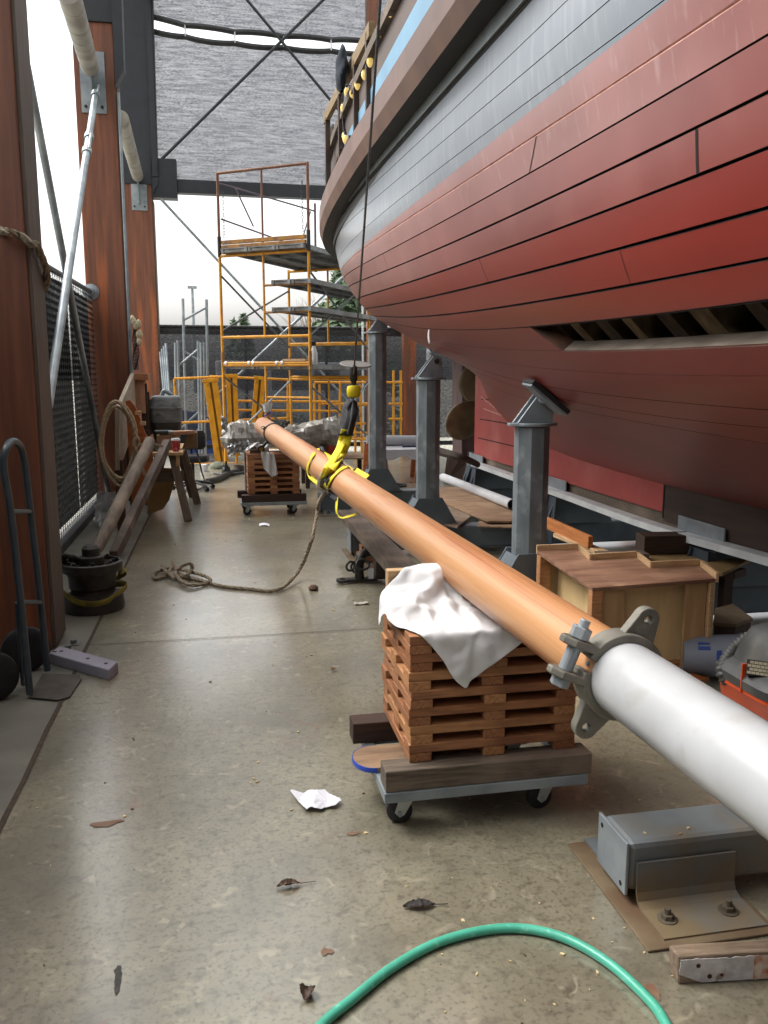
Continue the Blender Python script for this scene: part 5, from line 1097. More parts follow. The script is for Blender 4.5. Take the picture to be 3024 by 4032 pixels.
1171,6110,1312,1174,6129,1344,1191,6148,1374,1200,6165,1404,1196,6180,1435,1204,6198,1463,1195,6218,1493,1212,6234,1522,1239,6247,1540,1271,6260,1541,1300,6267,1565,1331,6274,1591,1352,6263,1621,
1375,6264,1647,1400,6270,1672,1426,6286,1693,1450,6304,1711,1476,6326,1714,1503,6347,1702,1531,6367,1713,1558,6387,1715,1586,6408,1716,1614,6428,1716,1638,6444,1698,1646,6427,1668,1667,6454,1658,
1691,6461,1633,1685,6433,1612,1679,6464,1601,1685,6472,1568,1691,6479,1535,1695,6487,1502,1699,6497,1469,1698,6514,1439,1700,6523,1406,1700,6534,1373,1701,6544,1340,1706,6549,1306,1712,6552,1273,
1175,6139,1292,1176,6158,1326,1179,6177,1359,1187,6193,1389,1192,6212,1417,1196,6231,1446,1204,6248,1476,1210,6264,1507,1227,6279,1533,1252,6283,1557,1278,6286,1583,1306,6289,1610,1335,6291,1634,
1360,6295,1657,1378,6293,1687,1404,6308,1706,1429,6332,1709,1457,6352,1700,1483,6374,1704,1512,6393,1702,1540,6412,1700,1568,6432,1698,1598,6433,1682,1628,6424,1666,1631,6455,1652,1648,6429,1637,
1684,6425,1634,1651,6432,1623,1655,6439,1589,1661,6446,1556,1666,6455,1523,1670,6465,1491,1671,6479,1460,1666,6501,1434,1670,6505,1401,1676,6508,1367,1683,6513,1333,1684,6524,1299,1686,6531,1266]
NR = 39
pts = [V(*[c / 2000 for c in RAG[3 * i:3 * i + 3]]) for i in range(NR * NR)]
tag(MB().add(pts, [(j * NR + i, j * NR + i + 1, (j + 1) * NR + i + 1, (j + 1) * NR + i) for j in range(NR - 1) for i in range(NR - 1)]).build('white_rag', cloth_w, smooth=True, ang=180, solid=.002, sub=1), 'large crumpled white rag padding the mast on the near pallet stack', 'rag', 'white padding rags')
def rag_far(u, v):
    p = V(.30 + .34 * u, 9.85 - .07 * v, zt2 + .125 - .10 * (2 * u - .9) ** 2 - (.02 + .28 * max(0, u - .45)) * v * 1.3)
    return p + V(.02, -.03, .02) * (noise.noise(V(u * 6, v * 5, 4)) + .5 * sin(u * 19 + 3 * v))
rag('white_rag', rag_far, 24, 14, 'small white rag bunched under the mast tip on the far stack', 'white padding rags')
def rag_far2(u, v):
    p = V(.47 + .16 * u + .04 * v, 9.70 + .01 * u, zt2 + .06 - .29 * v * (1 - .45 * abs(u - .55)) - .06 * u)
    return p + V(.0, -.02, .0) * sin(u * 12 + v * 4)
rag('white_rag', rag_far2, 14, 14, 'white rag corner hanging down the front of the far stack', 'white padding rags')

# ------------------------------------------------------------------ hoist, sling, rope
ML = lambda Y, dx=0, dz=0: mc(Y) + MS * dx + MU * dz
YS = 6.9
hk = py(764, 846, YS)
t = thing('hoist_cable', 'thin steel hoist cable with yellow hook collar hanging in front of the ship', 'hoist', hk)
top = px(823, -10, .82)
MB().cyl(hk + V(0, 0, .12), top + (top - hk) * .25, .0075, n=8).build('wire', mat('wire_rope', '5c5f61', '44474a', sc=60, rough=.5, metal=.4), t, smooth=True)
MB().lathe([(.01, .22), (.03, .2), (.034, .1), (.022, .08), (.022, .04)], hk, n=14).build('ferrule', iron, t, smooth=True)
MB().lathe([(.02, .05), (.05, .045), (.058, .02), (.058, -.015), (.05, -.04), (.03, -.05)], hk, n=20).build('collar', mat('yellow_hook_paint', 'd8c410', 'c2ae10', sc=6, rough=.45), t, smooth=True)
q = MB(); hp = hk + V(-.01, 0, -.05)
q.tube(smoothpath([hp, hp + V(-.005, 0, -.06), hp + V(.04, 0, -.11), hp + V(.015, 0, -.165), hp + V(-.045, 0, -.15), hp + V(-.06, 0, -.1)], 5), lambda i: .018 - .0002 * i, n=10)
q.cyl(hp + V(-.05, 0, -.05), hp + V(-.07, .0, -.11), .012, n=8); q.build('hook', steel, t, smooth=True)
dsk = py(768, 787, 7.05)
MB().lathe([(.0, .006), (.13, .006), (.135, 0), (.13, -.006), (0, -.006)], dsk, (.04, -.22, 1), n=30).build('disc', mat('grey_disc', '6e6a66', '5e5a57', sc=5, rough=.6), t, smooth=True)
m_web = mat('yellow_webbing', 'd9c81a', 'c4b012', sc=30, st=(1, 1, 1), rough=.65, bump=.2, bsc=120)
m_sleeve = mat('black_wear_sleeve', '1a1a1c', '29292b', sc=30, rough=.8, bump=.2)
sg = thing('lifting_sling', 'bright yellow webbing sling with black sleeves choked round the mast', 'sling', mc(6.9))
def onmast(x, y, off=.006):
    """point where the view ray meets the round mast (or passes closest to it)"""
    r = ray(x, y).normalized(); t = 2.0; best = None
    while t < 12:
        p = EYE + r * t; w_ = p - MA; h = w_.dot(MD); d_ = (w_ - MD * h).length - mr(p.y) - off
        if best is None or d_ < best[0]: best = (d_, p.copy(), h)
        if d_ <= 0: return p
        t += .005
    c = MA + MD * best[2]; return c + (best[1] - c).normalized() * (mr(best[1].y) + off)
def ribbon(pts, half, m, name, th=.004, wv=None):
    """flat webbing: the wide side lies along the mast (or along wv)"""
    ps = smoothpath(pts, 6); w0 = (Vector(wv) if wv else MD).normalized(); vs = []
    for i, p in enumerate(ps):
        d = (ps[min(i + 1, len(ps) - 1)] - ps[max(i - 1, 0)]).normalized(); q_ = w0 - d * w0.dot(d); q_ = q_.normalized() if q_.length > .05 else d.orthogonal().normalized()
        vs += [p - q_ * half, p - q_ * half * .33, p + q_ * half * .33, p + q_ * half]
    return MB().add(vs, [(4 * i + k, 4 * i + k + 1, 4 * i + k + 5, 4 * i + k + 4) for i in range(len(ps) - 1) for k in range(3)]).build(name, m, sg, smooth=True, solid=th)
top_ = hp + V(.0, -.01, -.13)
for k, (x0, x1, xb) in enumerate(((757, 741, 738), (761, 750, 746), (765, 760, 755))):
    ribbon([py(x0, 866, 6.86), py(x1 + 6, 880, 6.82), py(x1 + 3, 905, 6.76 - .03 * k), py(xb, 940, 6.68)], .030, m_sleeve, 'sleeve', .016, CR * (1 - .3 * k) + CF * (.5 * k - .4))
# main doubled strap from the sleeves to the choke on the near side of the mast
ribbon([py(746, 928, 6.68), py(735, 965, 6.62), onmast(716, 998, .03), onmast(702, 1028, .012), onmast(692, 1050, .012)], .034, m_web, 'strap', .005, CR + V(0, .3, .25))
ribbon([py(753, 930, 6.72), py(747, 962, 6.66), py(738, 985, 6.6), onmast(722, 1004, .03), onmast(706, 1030, .016)], .034, m_web, 'strap', .005, CR + V(0, .3, .25))
ribbon([onmast(700, 1022, .022), onmast(694, 1036, .022), onmast(688, 1054, .02)], .026, mat('white_sling_tag', 'cfcdd4', 'c0bec6', sc=8, rough=.6), 'sewn_tag', .004, CR + V(0, .3, .25))
# loop round the far side of the choke
ribbon([onmast(722, 1000, .02), onmast(712, 985, .012), onmast(703, 976, .012)], .022, m_web, 'strap')
ribbon([onmast(704, 977, .015), onmast(697, 970, .014), onmast(690, 967, .012)], .024, m_sleeve, 'sleeve', .005)
ribbon([onmast(690, 968, .01), onmast(676, 984, .01), onmast(667, 1003, .01), onmast(664, 1022, .008), onmast(666, 1040, .012), onmast(677, 1056, .012), onmast(692, 1061, .012)], .02, m_web, 'strap')
# loop nearer the viewer, over the top of the mast
ribbon([onmast(697, 1059, .012), onmast(706, 1048, .012), onmast(718, 1032, .010), onmast(733, 1017, .008), onmast(750, 1008, .007), onmast(768, 1008, .007), onmast(784, 1014, .007), onmast(796, 1027, .007)], .024, m_web, 'strap')
ribbon([onmast(712, 1030, .016), onmast(704, 1042, .016), onmast(704, 1060, .014), onmast(710, 1078, .012), onmast(718, 1090, .008)], .026, m_sleeve, 'sleeve', .005)
pb = mc(onmast(735, 1100).y); 
ribbon([onmast(718, 1088, .012), py(727, 1104, onmast(718, 1088).y - .10), py(736, 1117, onmast(718, 1088).y - .15), py(752, 1116, onmast(718, 1088).y - .2), py(772, 1110, onmast(718, 1088).y - .25)], .02, m_web, 'strap', .004)
# rope hitched round the mast, falling to a heap on the floor
rp_t = thing('hitched_rope', 'grey laid rope hitched round the mast and trailing to a heap on the floor', 'rope', pz(600, 1275))
q = MB(); base = [onmast(x, y, .013) for x, y in ((772, 1006), (758, 999), (742, 997), (728, 1000), (715, 1008), (703, 1022), (696, 1038), (693, 1052), (691, 1064))]
q = rope_mb(MB(), dense(smoothpath(base, 6), .012), .0125)
q = rope_mb(q, dense(smoothpath([onmast(680, 1064, .012), onmast(690, 1068, .016), onmast(700, 1064, .016), onmast(703, 1072, .014)], 6), .012), .0125); q.build('hitch', rope_m, rp_t, smooth=True)
fall = [onmast(692, 1062, .016), onmast(690, 1072, .014), px(687, 1090, .76), px(683, 1120, .74), px(672, 1170, .67)] 
fall += [pz(650, 1225, .10), pz(620, 1262, .03), pz(590, 1276, .016), pz(540, 1272, .014), pz(480, 1266, .014), pz(420, 1250, .016), pz(370, 1243, .016), pz(338, 1250, .016), pz(334, 1238, .02), pz(372, 1228, .03), pz(430, 1240, .04), pz(455, 1252, .03), pz(440, 1262, .016), pz(405, 1262, .03), pz(380, 1240, .05), pz(395, 1222, .10), pz(412, 1218, .11), pz(413, 1232, .06), pz(395, 1246, .045), pz(362, 1236, .05), pz(350, 1222, .06)]
q = rope_mb(MB(), dense(smoothpath(fall, 10), .014), .0145); q.build('fall', rope_m, rp_t, smooth=True)
q = rope_mb(MB(), dense(smoothpath([pz(372, 1212, .10), pz(378, 1228, .06), pz(392, 1243, .03), pz(380, 1250, .03), pz(366, 1238, .06), pz(374, 1222, .09)], 8), .014), .0145); q.build('bight', rope_m, rp_t, smooth=True)
# ------------------------------------------------------------------ beside the left columns
tk = thing('hand_truck', 'grey tubular hand truck with black tyres leaning against the nearest column', 'hand truck', pz(80, 1490))
m_truck = mat('blue_grey_tube', '3d4850', '323b42', sc=8, rough=.4, c3='5d5a55', sc3=9, lo3=.6, hi3=.75)
L0, R0_ = pz(65, 1507), pz(103, 1456)
Lp = [L0 + V(0, 0, .02), py(45, 1301, L0.y), py(23, 1105, L0.y), py(8, 1010, L0.y), py(14, 968, L0.y + .02)]
Rp = [R0_ + V(0, 0, .02), py(88, 1301, R0_.y), py(66, 1105, R0_.y), py(54, 1003, R0_.y), py(44, 965, R0_.y - .03)]
path = smoothpath(Lp + [py(28, 953, (L0.y + R0_.y) / 2)] + Rp[::-1], 8)
MB().tube(path, .018, n=12).build('frame', m_truck, tk, smooth=True)
for k in (1, 2): MB().cyl(Lp[k], Rp[k], .012, n=8).build('cross_bar', m_truck, tk, smooth=True)
q = MB()
q.tube(smoothpath([Lp[1] + V(-.02, 0, .0), L0 + V(-.05, .08, .1), L0 + V(-.06, .14, .02)], 5), .01, n=6); q.build('axle_strut', m_truck, tk, smooth=True)
tp = [pz(62, 1508, .006), pz(92, 1457, .006), pz(172, 1459, .006), pz(176, 1468, .006), pz(150, 1507, .006), pz(124, 1514, .006)]
MB().prism(tp, (0, 0, .006)).build('toe_plate', mat('scuffed_plate', '5a5249', '474039', sc=12, rough=.55, metal=.3), tk, bevel=.002)
for c in (V(L0.x - .17, L0.y - .01, .125), V(R0_.x - .12, R0_.y + .07, .125)):
    wh = MB().lathe([(.05, -.03), (.10, -.035), (.125, -.02), (.125, .02), (.10, .035), (.05, .03)], c, (.35, -1, 0), n=28).build('wheel', rubber, tk, smooth=True)
    MB().lathe([(.0, -.02), (.05, -.025), (.055, 0), (.05, .025), (0, .02)], c, (.35, -1, 0), n=20).build('hub', mat('grey_hub', '77746d', '605d57', sc=9, rough=.5), wh, smooth=True)
a, b_ = pz(236, 1471), pz(256, 1452); e = pz(108, 1434)
u = (e - a); u.z = 0; wv = (b_ - a); wv.z = 0
fb = thing('foam_block', 'pale lavender foam block with small holes lying beside the hand truck', 'block', a)
MB().hexa([a, a + wv, a + wv + u, a + u] + [p + V(0, 0, .062) for p in (a, a + wv, a + wv + u, a + u)]).build('block', mat('lavender_foam', '97929f', '87828f', sc=5, rough=.7, bump=.05), fb, bevel=.006)
for s, t in ((.42, .5), (.88, .5), (.96, .3), (.12, .5)): c = a + u * s + wv * t + V(0, 0, .0625); MB().cyl(c, c + V(0, 0, .001), .011, n=12).build('hole', m_gap, fb)
for (x, y, lab) in ((159, 1392, 'small anchor nut on a square washer beside the column foot'), (147, 1404, 'lower anchor stud standing nearest the column corner')):
    c = pz(x, y); tag(MB().box(c - V(.035, .035, 0), c + V(.035, .035, .006)).cyl(c, c + V(0, 0, .03), .02, n=6).build('anchor_nut', steel_dirty), lab, 'nut', 'anchor nuts at the column foot')
# old winch drum with its lever
dc = pz(203, 1314); dc.z = 0
dr = thing('winch_drum', 'rusty black iron winch drum standing on the floor joint beside the fence', 'winch', dc)
MB().lathe([(.205, 0), (.21, .03), (.20, .10), (.15, .12), (.145, .15), (.155, .16), (.16, .24), (.175, .27), (.195, .275), (.21, .30), (.205, .335), (.185, .34), (.18, .32), (.05, .31)], dc, n=36).build('drum', iron, dr, smooth=True, bevel=.002)
for k in range(8): a_ = k * pi / 4 + .2; c = dc + V(cos(a_) * .165, sin(a_) * .165, .32); MB().cyl(c, c + V(0, 0, .035), .014, n=6).box(c - V(.03, .008, .0), c + V(.03, .008, .02)).build('bolt', iron, dr)
MB().lathe([(.09, .31), (.085, .37), (.06, .38), (.06, .43), (.04, .45)], dc, n=18).tube(smoothpath([dc + V(-.19, 0, .33), dc + V(-.16, -.05, .39), dc + V(-.11, -.05, .38), dc + V(-.09, .0, .33)], 5), .022, n=8).build('hub', iron, dr, smooth=True)
lv0, lv1 = dc + V(.03, .05, .40), py(324, 953, 8.15)
lo_ = thing('winch_lever', 'round grey brown wooden lever pole rising from the winch drum to the sawhorse', 'pole', lv0)
Mv = frame(lv0, lv1); LL = (lv1 - lv0).length
MB().lathe([(.03, 0), (.042, .05), (.05, .5), (.052, LL - .02), (.045, LL), (.0, LL)], (0, 0, 0), (1, 0, 0), n=16).build('pole', wood_grey, lo_, M=Mv, smooth=True)
tag(beam('leaning_timber', pz(247, 1213) + V(0, 0, .05), py(361, 958, 9.55), .075, .10, mat('brown_grey_timber', '5c4c44', '43362f', sc=6, st=(1.2, 14, 14), rough=.75, bump=.2, c3='7a6a5f', sc3=3), None), 'squared brown timber leaning on the sawhorse next to the round lever pole', 'timber')
ys_ = thing('tow_strap', 'dirty yellow webbing strap slung round the foot of the winch drum', 'strap', dc + V(0, 0, .05))
pts = [dc + V(cos(a_) * (.215 + .02 * sin(3 * a_)), sin(a_) * (.215 + .02 * sin(3 * a_)), .115 + .025 * sin(2 * a_ + 1)) for a_ in [radians(-190 + 10 * i) for i in range(31)]]
m_ys = mat('dirty_yellow_webbing', '8a7d2c', '5f5622', sc=14, rough=.85)
MB().tube(pts, lambda i: (.022, .004), n=6, flat=V(0, 0, 1)).tube(smoothpath([pts[-1], dc + V(.21, .06, .22), dc + V(.19, .05, .27), dc + V(.17, .1, .2)], 5), lambda i: (.022, .004), n=6).build('webbing', m_ys, ys_, smooth=True)
# plastic bag
bc = pz(246, 1135); m_bag = mat('crinkled_clear_plastic', 'cfd1d2', 'aeb1b3', sc=9, rough=.28, trans=.25, spec=.5)
q = MB()
def bagf(u, v):
    a_ = 2 * pi * u; r_ = .20 * (1 - .25 * v) + .03 * noise.noise(V(cos(a_) * 3, sin(a_) * 3, v * 4)); z = .36 * v + .03 * noise.noise(V(u * 9, v * 6, 3))
    return bc + V(cos(a_) * r_, sin(a_) * r_ * .7, z) + V(1, .6, .4) * (.018 * noise.noise(V(u * 24, v * 12, 7)))
q.grid(bagf, 40, 16); tag(q.build('plastic_bag', m_bag, solid=.002), 'clear crinkled plastic bag slumped at the foot of the mesh fence', 'bag')
# leaning boards by the second column
t = thing('tool_board', 'pale bare timber board on edge with a brown post, holding a coil of rope', 'board', (-.9, 9.3, 0))
n0, n1 = py(258, 882, 9.0), py(258, 1016, 9.0); f0 = py(290, 806, 11.0)
MB().prism([n1, n0, f0, V(f0.x, f0.y, f0.z - .62)], (-.045, 0, 0)).build('board', mat('silvered_softwood', '9c8f80', '837667', sc=5, st=(9, 1, 2), rough=.75, bump=.15), t, bevel=.003)
MB().box((n1.x - .05, 9.02, 0), (n1.x + .03, 9.12, n1.z + .1)).build('post', wood_dark, t, bevel=.003)
MB().box((n1.x - .12, 10.85, 0), (n1.x - .05, 10.95, 1.4)).build('post', wood_dark, t, bevel=.003)
q = MB(); cc = py(257, 950, 8.86)
for k, (rx, rz, ph) in enumerate(((.155, .38, 0), (.17, .40, .3), (.145, .36, .8), (.16, .42, 1.4))):
    loop = [cc + V(rx * cos(a_) + .012 * sin(3 * a_ + ph), -.03 - .022 * k + .03 * sin(a_ + ph), rz * sin(a_) + .0 - .012 * k) for a_ in [2 * pi * i / 60 for i in range(61)]]
    rope_mb(q, dense(loop, .016), .016)
rc = thing('coiled_rope', 'coil of pale rope hung over the bare timber board', 'rope', cc)
q.build('coil', rope_pale, rc, smooth=True)
q = MB(); rope_mb(q, dense(smoothpath([cc + V(.16, -.08, -.1), cc + V(.20, -.08, -.02), cc + V(.19, -.1, .03), cc + V(.15, -.1, -.02), cc + V(.19, -.09, -.16), cc + V(.24, -.06, -.36)], 8), .016), .016)
rope_mb(q, dense(smoothpath([cc + V(.18, -.08, -.05), cc + V(.3, -.02, -.04), cc + V(.42, .1, -.08)], 8), .016), .012); q.build('knot', rope_pale, rc, smooth=True)
op = thing('plywood_offcut', 'orange varnished plywood offcut with a curved edge standing behind the lever pole', 'plywood', py(300, 1090, 9.3))
MB().prism([py(x, y, 9.3) for x, y in ((271, 866), (281, 864), (292, 878), (303, 905), (313, 935), (323, 952), (330, 985), (333, 1005), (318, 1088), (285, 1094), (283, 1050))], (0, .05, 0)).build('panel', wood_orange, op, bevel=.003)
for (x, y) in ((298, 892), (308, 915), (319, 948)): p = py(x, y, 9.29); MB().box(p - V(.03, 0, .02), p + V(.03, .06, .02)).build('edge_block', wood_pale, op, bevel=.002)
wp_ = thing('casting_pattern', 'pinkish wooden pattern with reddish lid and dark scalloped boards behind the rope coil', 'pattern', py(305, 960, 11.0))
p = py(304, 814, 11.0); MB().box(p + V(-.09, 0, -.04), p + V(.09, .3, .04)).build('lid', wood_red, wp_, bevel=.004)
p = py(302, 850, 11.05); MB().box(p + V(-.06, 0, -.25), p + V(.06, .2, .18)).build('body', mat('pink_softwood', 'a88166', '92694f', sc=5, st=(6, 6, 1), rough=.65), wp_, bevel=.004)
for k in range(3): p = py(314 + 4 * k, 880, 11.1 + .1 * k); MB().box(p + V(-.05, 0, -.35), p + V(.03, .05, .3 - .1 * k)).build('scalloped_board', wood_dark, wp_, bevel=.004)
p = py(304, 930, 11.05); MB().box(V(p.x - .1, 11.05, 0), V(p.x + .1, 11.3, p.z)).build('stand', wood_dark, wp_)
# net floats on the second column
nf = thing('net_floats', 'bunch of cream net floats with dark netting hung on the second column', 'net floats', py(291, 715, 11.2))
for (x, y, w_, h_) in ((289, 694, .035, .05), (294, 704, .04, .06), (299, 700, .04, .06), (301, 722, .045, .065), (301, 738, .035, .06), (286, 689, .03, .05)):
    MB().lathe([(.0, -h_), (w_ * .7, -h_ * .7), (w_, 0), (w_ * .7, h_ * .7), (0, h_)], py(x, y, 11.15), n=14).build('float', mat('cream_float', 'c4b898', 'ab9f80', sc=6, rough=.6), nf, smooth=True)
q = MB()
for k in range(6):
    q.tube([py(288 + 2.2 * k + 1.5 * sin(j * 1.3 + k), 700 + 9 * j, 11.2) for j in range(12)], .007, n=4)
for j in range(14): q.tube([py(287 + 2.4 * k, 700 + 7 * j + 2 * sin(k), 11.2) for k in range(6)], .006, n=4)
q.build('netting', mat('dark_netting', '33343a', '26272c', sc=20, rough=.9), nf)
# sawhorse and what stands on it
zt_ = py(362, 977, 9.62).z; m_saw = mat('grey_brown_trestle', '6a5a4c', '4f4238', sc=6, st=(1.2, 12, 12), rough=.75, bump=.2)
sh = thing('sawhorse', 'rough wooden sawhorse with a wide top beside the black chair', 'sawhorse', V(-.5, 10.0, 0))
xa, xb = py(330, 980, 9.62).x, py(395, 980, 9.62).x
MB().box((xa, 9.6, zt_ - .035), (xb, 10.9, zt_)).build('top_board', wood_pale, sh, bevel=.003)
fA, fB = pz(407, 1126), pz(427, 1089)
beam('leg', fA, V(xb - .12, 9.7, zt_ - .03), .05, .09, m_saw, sh, up=(1, 0, 0)); beam('leg', fB, V(xb - .05, 10.75, zt_ - .03), .05, .09, m_saw, sh, up=(1, 0, 0))
beam('leg', fA - V(.62, -.05, 0), V(xa + .08, 9.7, zt_ - .03), .05, .09, m_saw, sh, up=(1, 0, 0)); beam('leg', fB - V(.6, 0, 0), V(xa + .08, 10.75, zt_ - .03), .05, .09, m_saw, sh, up=(1, 0, 0))
beam('brace', V(xa, 9.72, zt_ - .28), V(xb, 9.72, zt_ - .28), .03, .12, m_saw, sh); beam('brace', V(xb - .06, 9.66, zt_ - .35), V(xb - .06, 9.66, zt_ - .035), .04, .05, wood_pale, sh, up=(0, 1, 0))
tag(MB().prism([py(x, y, 9.95) for x, y in ((325, 1010), (378, 1012), (376, 1045), (366, 1080), (352, 1100), (318, 1112))], (0, .02, 0)).build('plywood_offcut', mat('tan_panel', '8f7246', '77592f', sc=2, rough=.55), bevel=.002), 'tan sheet with a cut corner leaning inside the sawhorse legs', 'panel')
p = V(py(380, 960, 9.75).x, 9.72, zt_)
cu = thing('paper_cup', 'red patterned paper cup with a white lid on the sawhorse', 'cup', p)
MB().lathe([(.036, 0), (.037, .004), (.049, .125), (.05, .127)], p, n=24).build('sleeve', mat('red_patterned_card', '9c2f38', 'c27a80', sc=42, lo=.52, hi=.6, rough=.6), cu, smooth=True)
MB().lathe([(.052, .122), (.053, .132), (.048, .135), (.046, .148), (.0, .148)], p, n=24).build('lid', white_pl, cu, smooth=True, ang=30)
bx = V(py(364, 960, 9.9).x, 9.9, zt_)
tag(MB().box(bx + V(-.13, 0, 0), bx + V(.12, .02, .17)).box(bx + V(-.13, .02, 0), bx + V(-.11, .25, .17)).box(bx + V(.1, .02, 0), bx + V(.12, .25, .17)).box(bx + V(-.11, .02, 0), bx + V(.1, .25, .02)).build('open_box', mat('brown_card', '84664a', '6f543b', sc=4, rough=.8), bevel=.002), 'open brown box behind the paper cup on the sawhorse', 'box')
bp_ = py(390, 945, 9.98); tag(beam('wood_block', V(bp_.x - .12, 9.95, zt_ + .172), V(bp_.x + .13, 10.1, zt_ + .172), .16, .04, mat('planed_pink_block', 'a37a61', '8d6650', sc=5, st=(1, 8, 8), rough=.6), None, anchor=1), 'planed pinkish wood block laid across the open box', 'block')
bp_ = V(py(408, 962, 10.1).x, 10.05, zt_); tag(MB().prism([bp_ + V(-.08, 0, 0), bp_ + V(.1, 0, 0), bp_ + V(.1, 0, .19), bp_ + V(-.0, 0, .19)], (0, .2, 0)).build('wood_block', mat('tan_block', '7d6442', '5f4b30', sc=5, rough=.7), bevel=.003), 'tan wedge shaped block at the right end of the sawhorse top', 'block')
tb = py(352, 947, 9.85); tb.z = zt_ + .178
hd_ = thing('power_tool', 'black handled tool lying on the open box over the sawhorse', 'tool', tb)
MB().cyl(tb + V(-.09, .06, .028), tb + V(.06, .06, .028), .026, n=12).build('handle', blk, hd_, smooth=True)
MB().cyl(tb + V(.06, .06, .028), tb + V(.11, .06, .028), .02, n=12).build('chuck', steel, hd_, smooth=True)
gl = V(py(337, 962, 9.8).x, 9.75, zt_); tag(MB().lathe([(.03, 0), (.034, .1), (.031, .1), (.028, .006), (.0, .006)], gl, n=18).build('glass_jar', mat('dull_glass', '9aa09c', '8b918d', sc=5, rough=.1, trans=.7), smooth=True), 'small clear glass jar at the left end of the sawhorse top', 'jar')
# old outboard on its stand
om = py(360, 905, 11.4)
mo = thing('outboard_motor', 'old grey outboard motor cowl with dark lower half on a stand behind the sawhorse', 'outboard motor', V(om.x, om.y, 0))
m_cowl = mat('scuffed_grey_cowl', '7f8587', '5c6163', sc=5, st=(1, 1, 3), rough=.45, rough2=.6, c3='474a4b', sc3=6, lo3=.56, hi3=.66)
def rbox(prof, c, sx, sy):
    q = MB(); n = 32; vs = []
    for (k, z) in prof:
        for i in range(n):
            a_ = 2 * pi * i / n; s_ = lambda v_: (abs(v_) ** .42) * (1 if v_ > 0 else -1)
            vs.append(c + V(s_(cos(a_)) * sx * k, s_(sin(a_)) * sy * k, z))
    q.add(vs, [(i * n + j, i * n + (j + 1) % n, (i + 1) * n + (j + 1) % n, (i + 1) * n + j) for i in range(len(prof) - 1) for j in range(n)] + [tuple(range(n)), tuple((len(prof) - 1) * n + j for j in range(n))])
    return q
rbox([(.95, .0), (1.0, .02), (1.0, .16), (1.04, .165), (1.06, .18), (1.06, .195), (1.0, .2), (.94, .31), (.90, .33), (.7, .345)], om + V(0, 0, -.04), .2, .2).build('cowl', m_cowl, mo, smooth=True, ang=50)
rbox([(.75, -.28), (.85, -.2), (.93, -.02), (.93, .0)], om + V(0, 0, -.04), .2, .2).build('lower_casing', mat('grimy_casing', '37322d', '262320', sc=6, rough=.6), mo, smooth=True, ang=50)
MB().tube(smoothpath([om + V(-.05, 0, .3), om + V(-.02, 0, .36), om + V(.02, 0, .35), om + V(.08, 0, .31)], 5), .028, n=8).build('handle', steel, mo, smooth=True)
q = MB()
for s in (-1, 1): q.hexa([V(om.x + s * .28 - .03, om.y - .03, 0), V(om.x + s * .28 + .03, om.y - .03, 0), V(om.x + s * .28 + .03, om.y + .03, 0), V(om.x + s * .28 - .03, om.y + .03, 0)] + [V(om.x + s * .1 + a_, om.y + b2, om.z - .3) for a_, b2 in ((-.03, -.03), (.03, -.03), (.03, .03), (-.03, .03))])
q.build('stand', wood_dark, mo)
# black shop chair
ch = pz(418, 1058); ch.z = 0
c_ = thing('office_chair', 'black swivel office chair with tangled leads beside the sawhorse', 'chair', ch)
q = MB()
for k in range(5): a_ = k * 2 * pi / 5 + .4; d_ = V(cos(a_), sin(a_), 0); q.tube([ch + V(0, 0, .12), ch + d_ * .15 + V(0, 0, .1), ch + d_ * .29 + V(0, 0, .07)], lambda i: .026 - .006 * i, n=8)
q.cyl(ch + V(0, 0, .08), ch + V(0, 0, .4), .025); bo = q.build('base', blk, c_, smooth=True)
for k in range(5): a_ = k * 2 * pi / 5 + .4; d_ = V(cos(a_), sin(a_), 0); MB().cyl(ch + d_ * .29 + V(-.012, .02, .03), ch + d_ * .29 + V(.012, -.02, .03), .03, n=14).build('castor', rubber, bo, smooth=True)
rbox([(.9, .40), (1, .42), (1, .47), (.92, .5)], ch, .23, .22).build('seat', blk, c_, smooth=True)
rbox([(.8, .56), (1, .6), (1, .78), (.85, .83)], ch + V(-.02, .19, 0), .21, .045).build('backrest', blk, c_, smooth=True)
MB().tube([ch + V(-.02, .2, .44), ch + V(-.02, .23, .6)], .02).build('back_bracket', iron, c_, smooth=True)
cb = thing('power_cable', 'black cable looping down beside the office chair to the floor', 'cable', pz(432, 1055))
MB().tube(smoothpath([py(418, 962, 10.9), py(428, 985, 10.9), py(436, 1020, 11.0), pz(441, 1036, .03), pz(440, 1050, .02), pz(425, 1058, .02), pz(405, 1056, .02), pz(398, 1062, .02)], 8), .012, n=6).build('cable', blk, cb, smooth=True)
q = MB(); q.tube(smoothpath([pz(448, 1040, .04), pz(470, 1034, .05), pz(500, 1020, .05), pz(545, 1012, .05), pz(600, 1008, .05)], 6), .045, n=10); q.tube(smoothpath([pz(462, 1022, .03), pz(500, 1024, .03), pz(560, 1016, .03)], 6), .022, n=8)
tag(q.build('suction_hose', mat('black_hose', '2b2b2a', '1e1e1d', sc=12, rough=.5), smooth=True), 'thick black suction hose lying on the floor behind the far dolly', 'hose')
p = pz(516, 1022); tag(MB().lathe([(.09, 0), (.09, .13), (.082, .13), (.082, .01), (0, .01)], p, n=24).build('rusty_can', mat('rusty_can', '4d4137', '3a3029', sc=8, rough=.6), smooth=True), 'rusty brown open can standing behind the far dolly', 'can')
p = pz(440, 1018); tag(MB().lathe([(.05, 0), (.055, .11), (.058, .115), (.0, .115)], p, n=20).build('white_tub', white_pl, smooth=True), 'small white lidded tub on the floor near the yellow frames', 'tub')
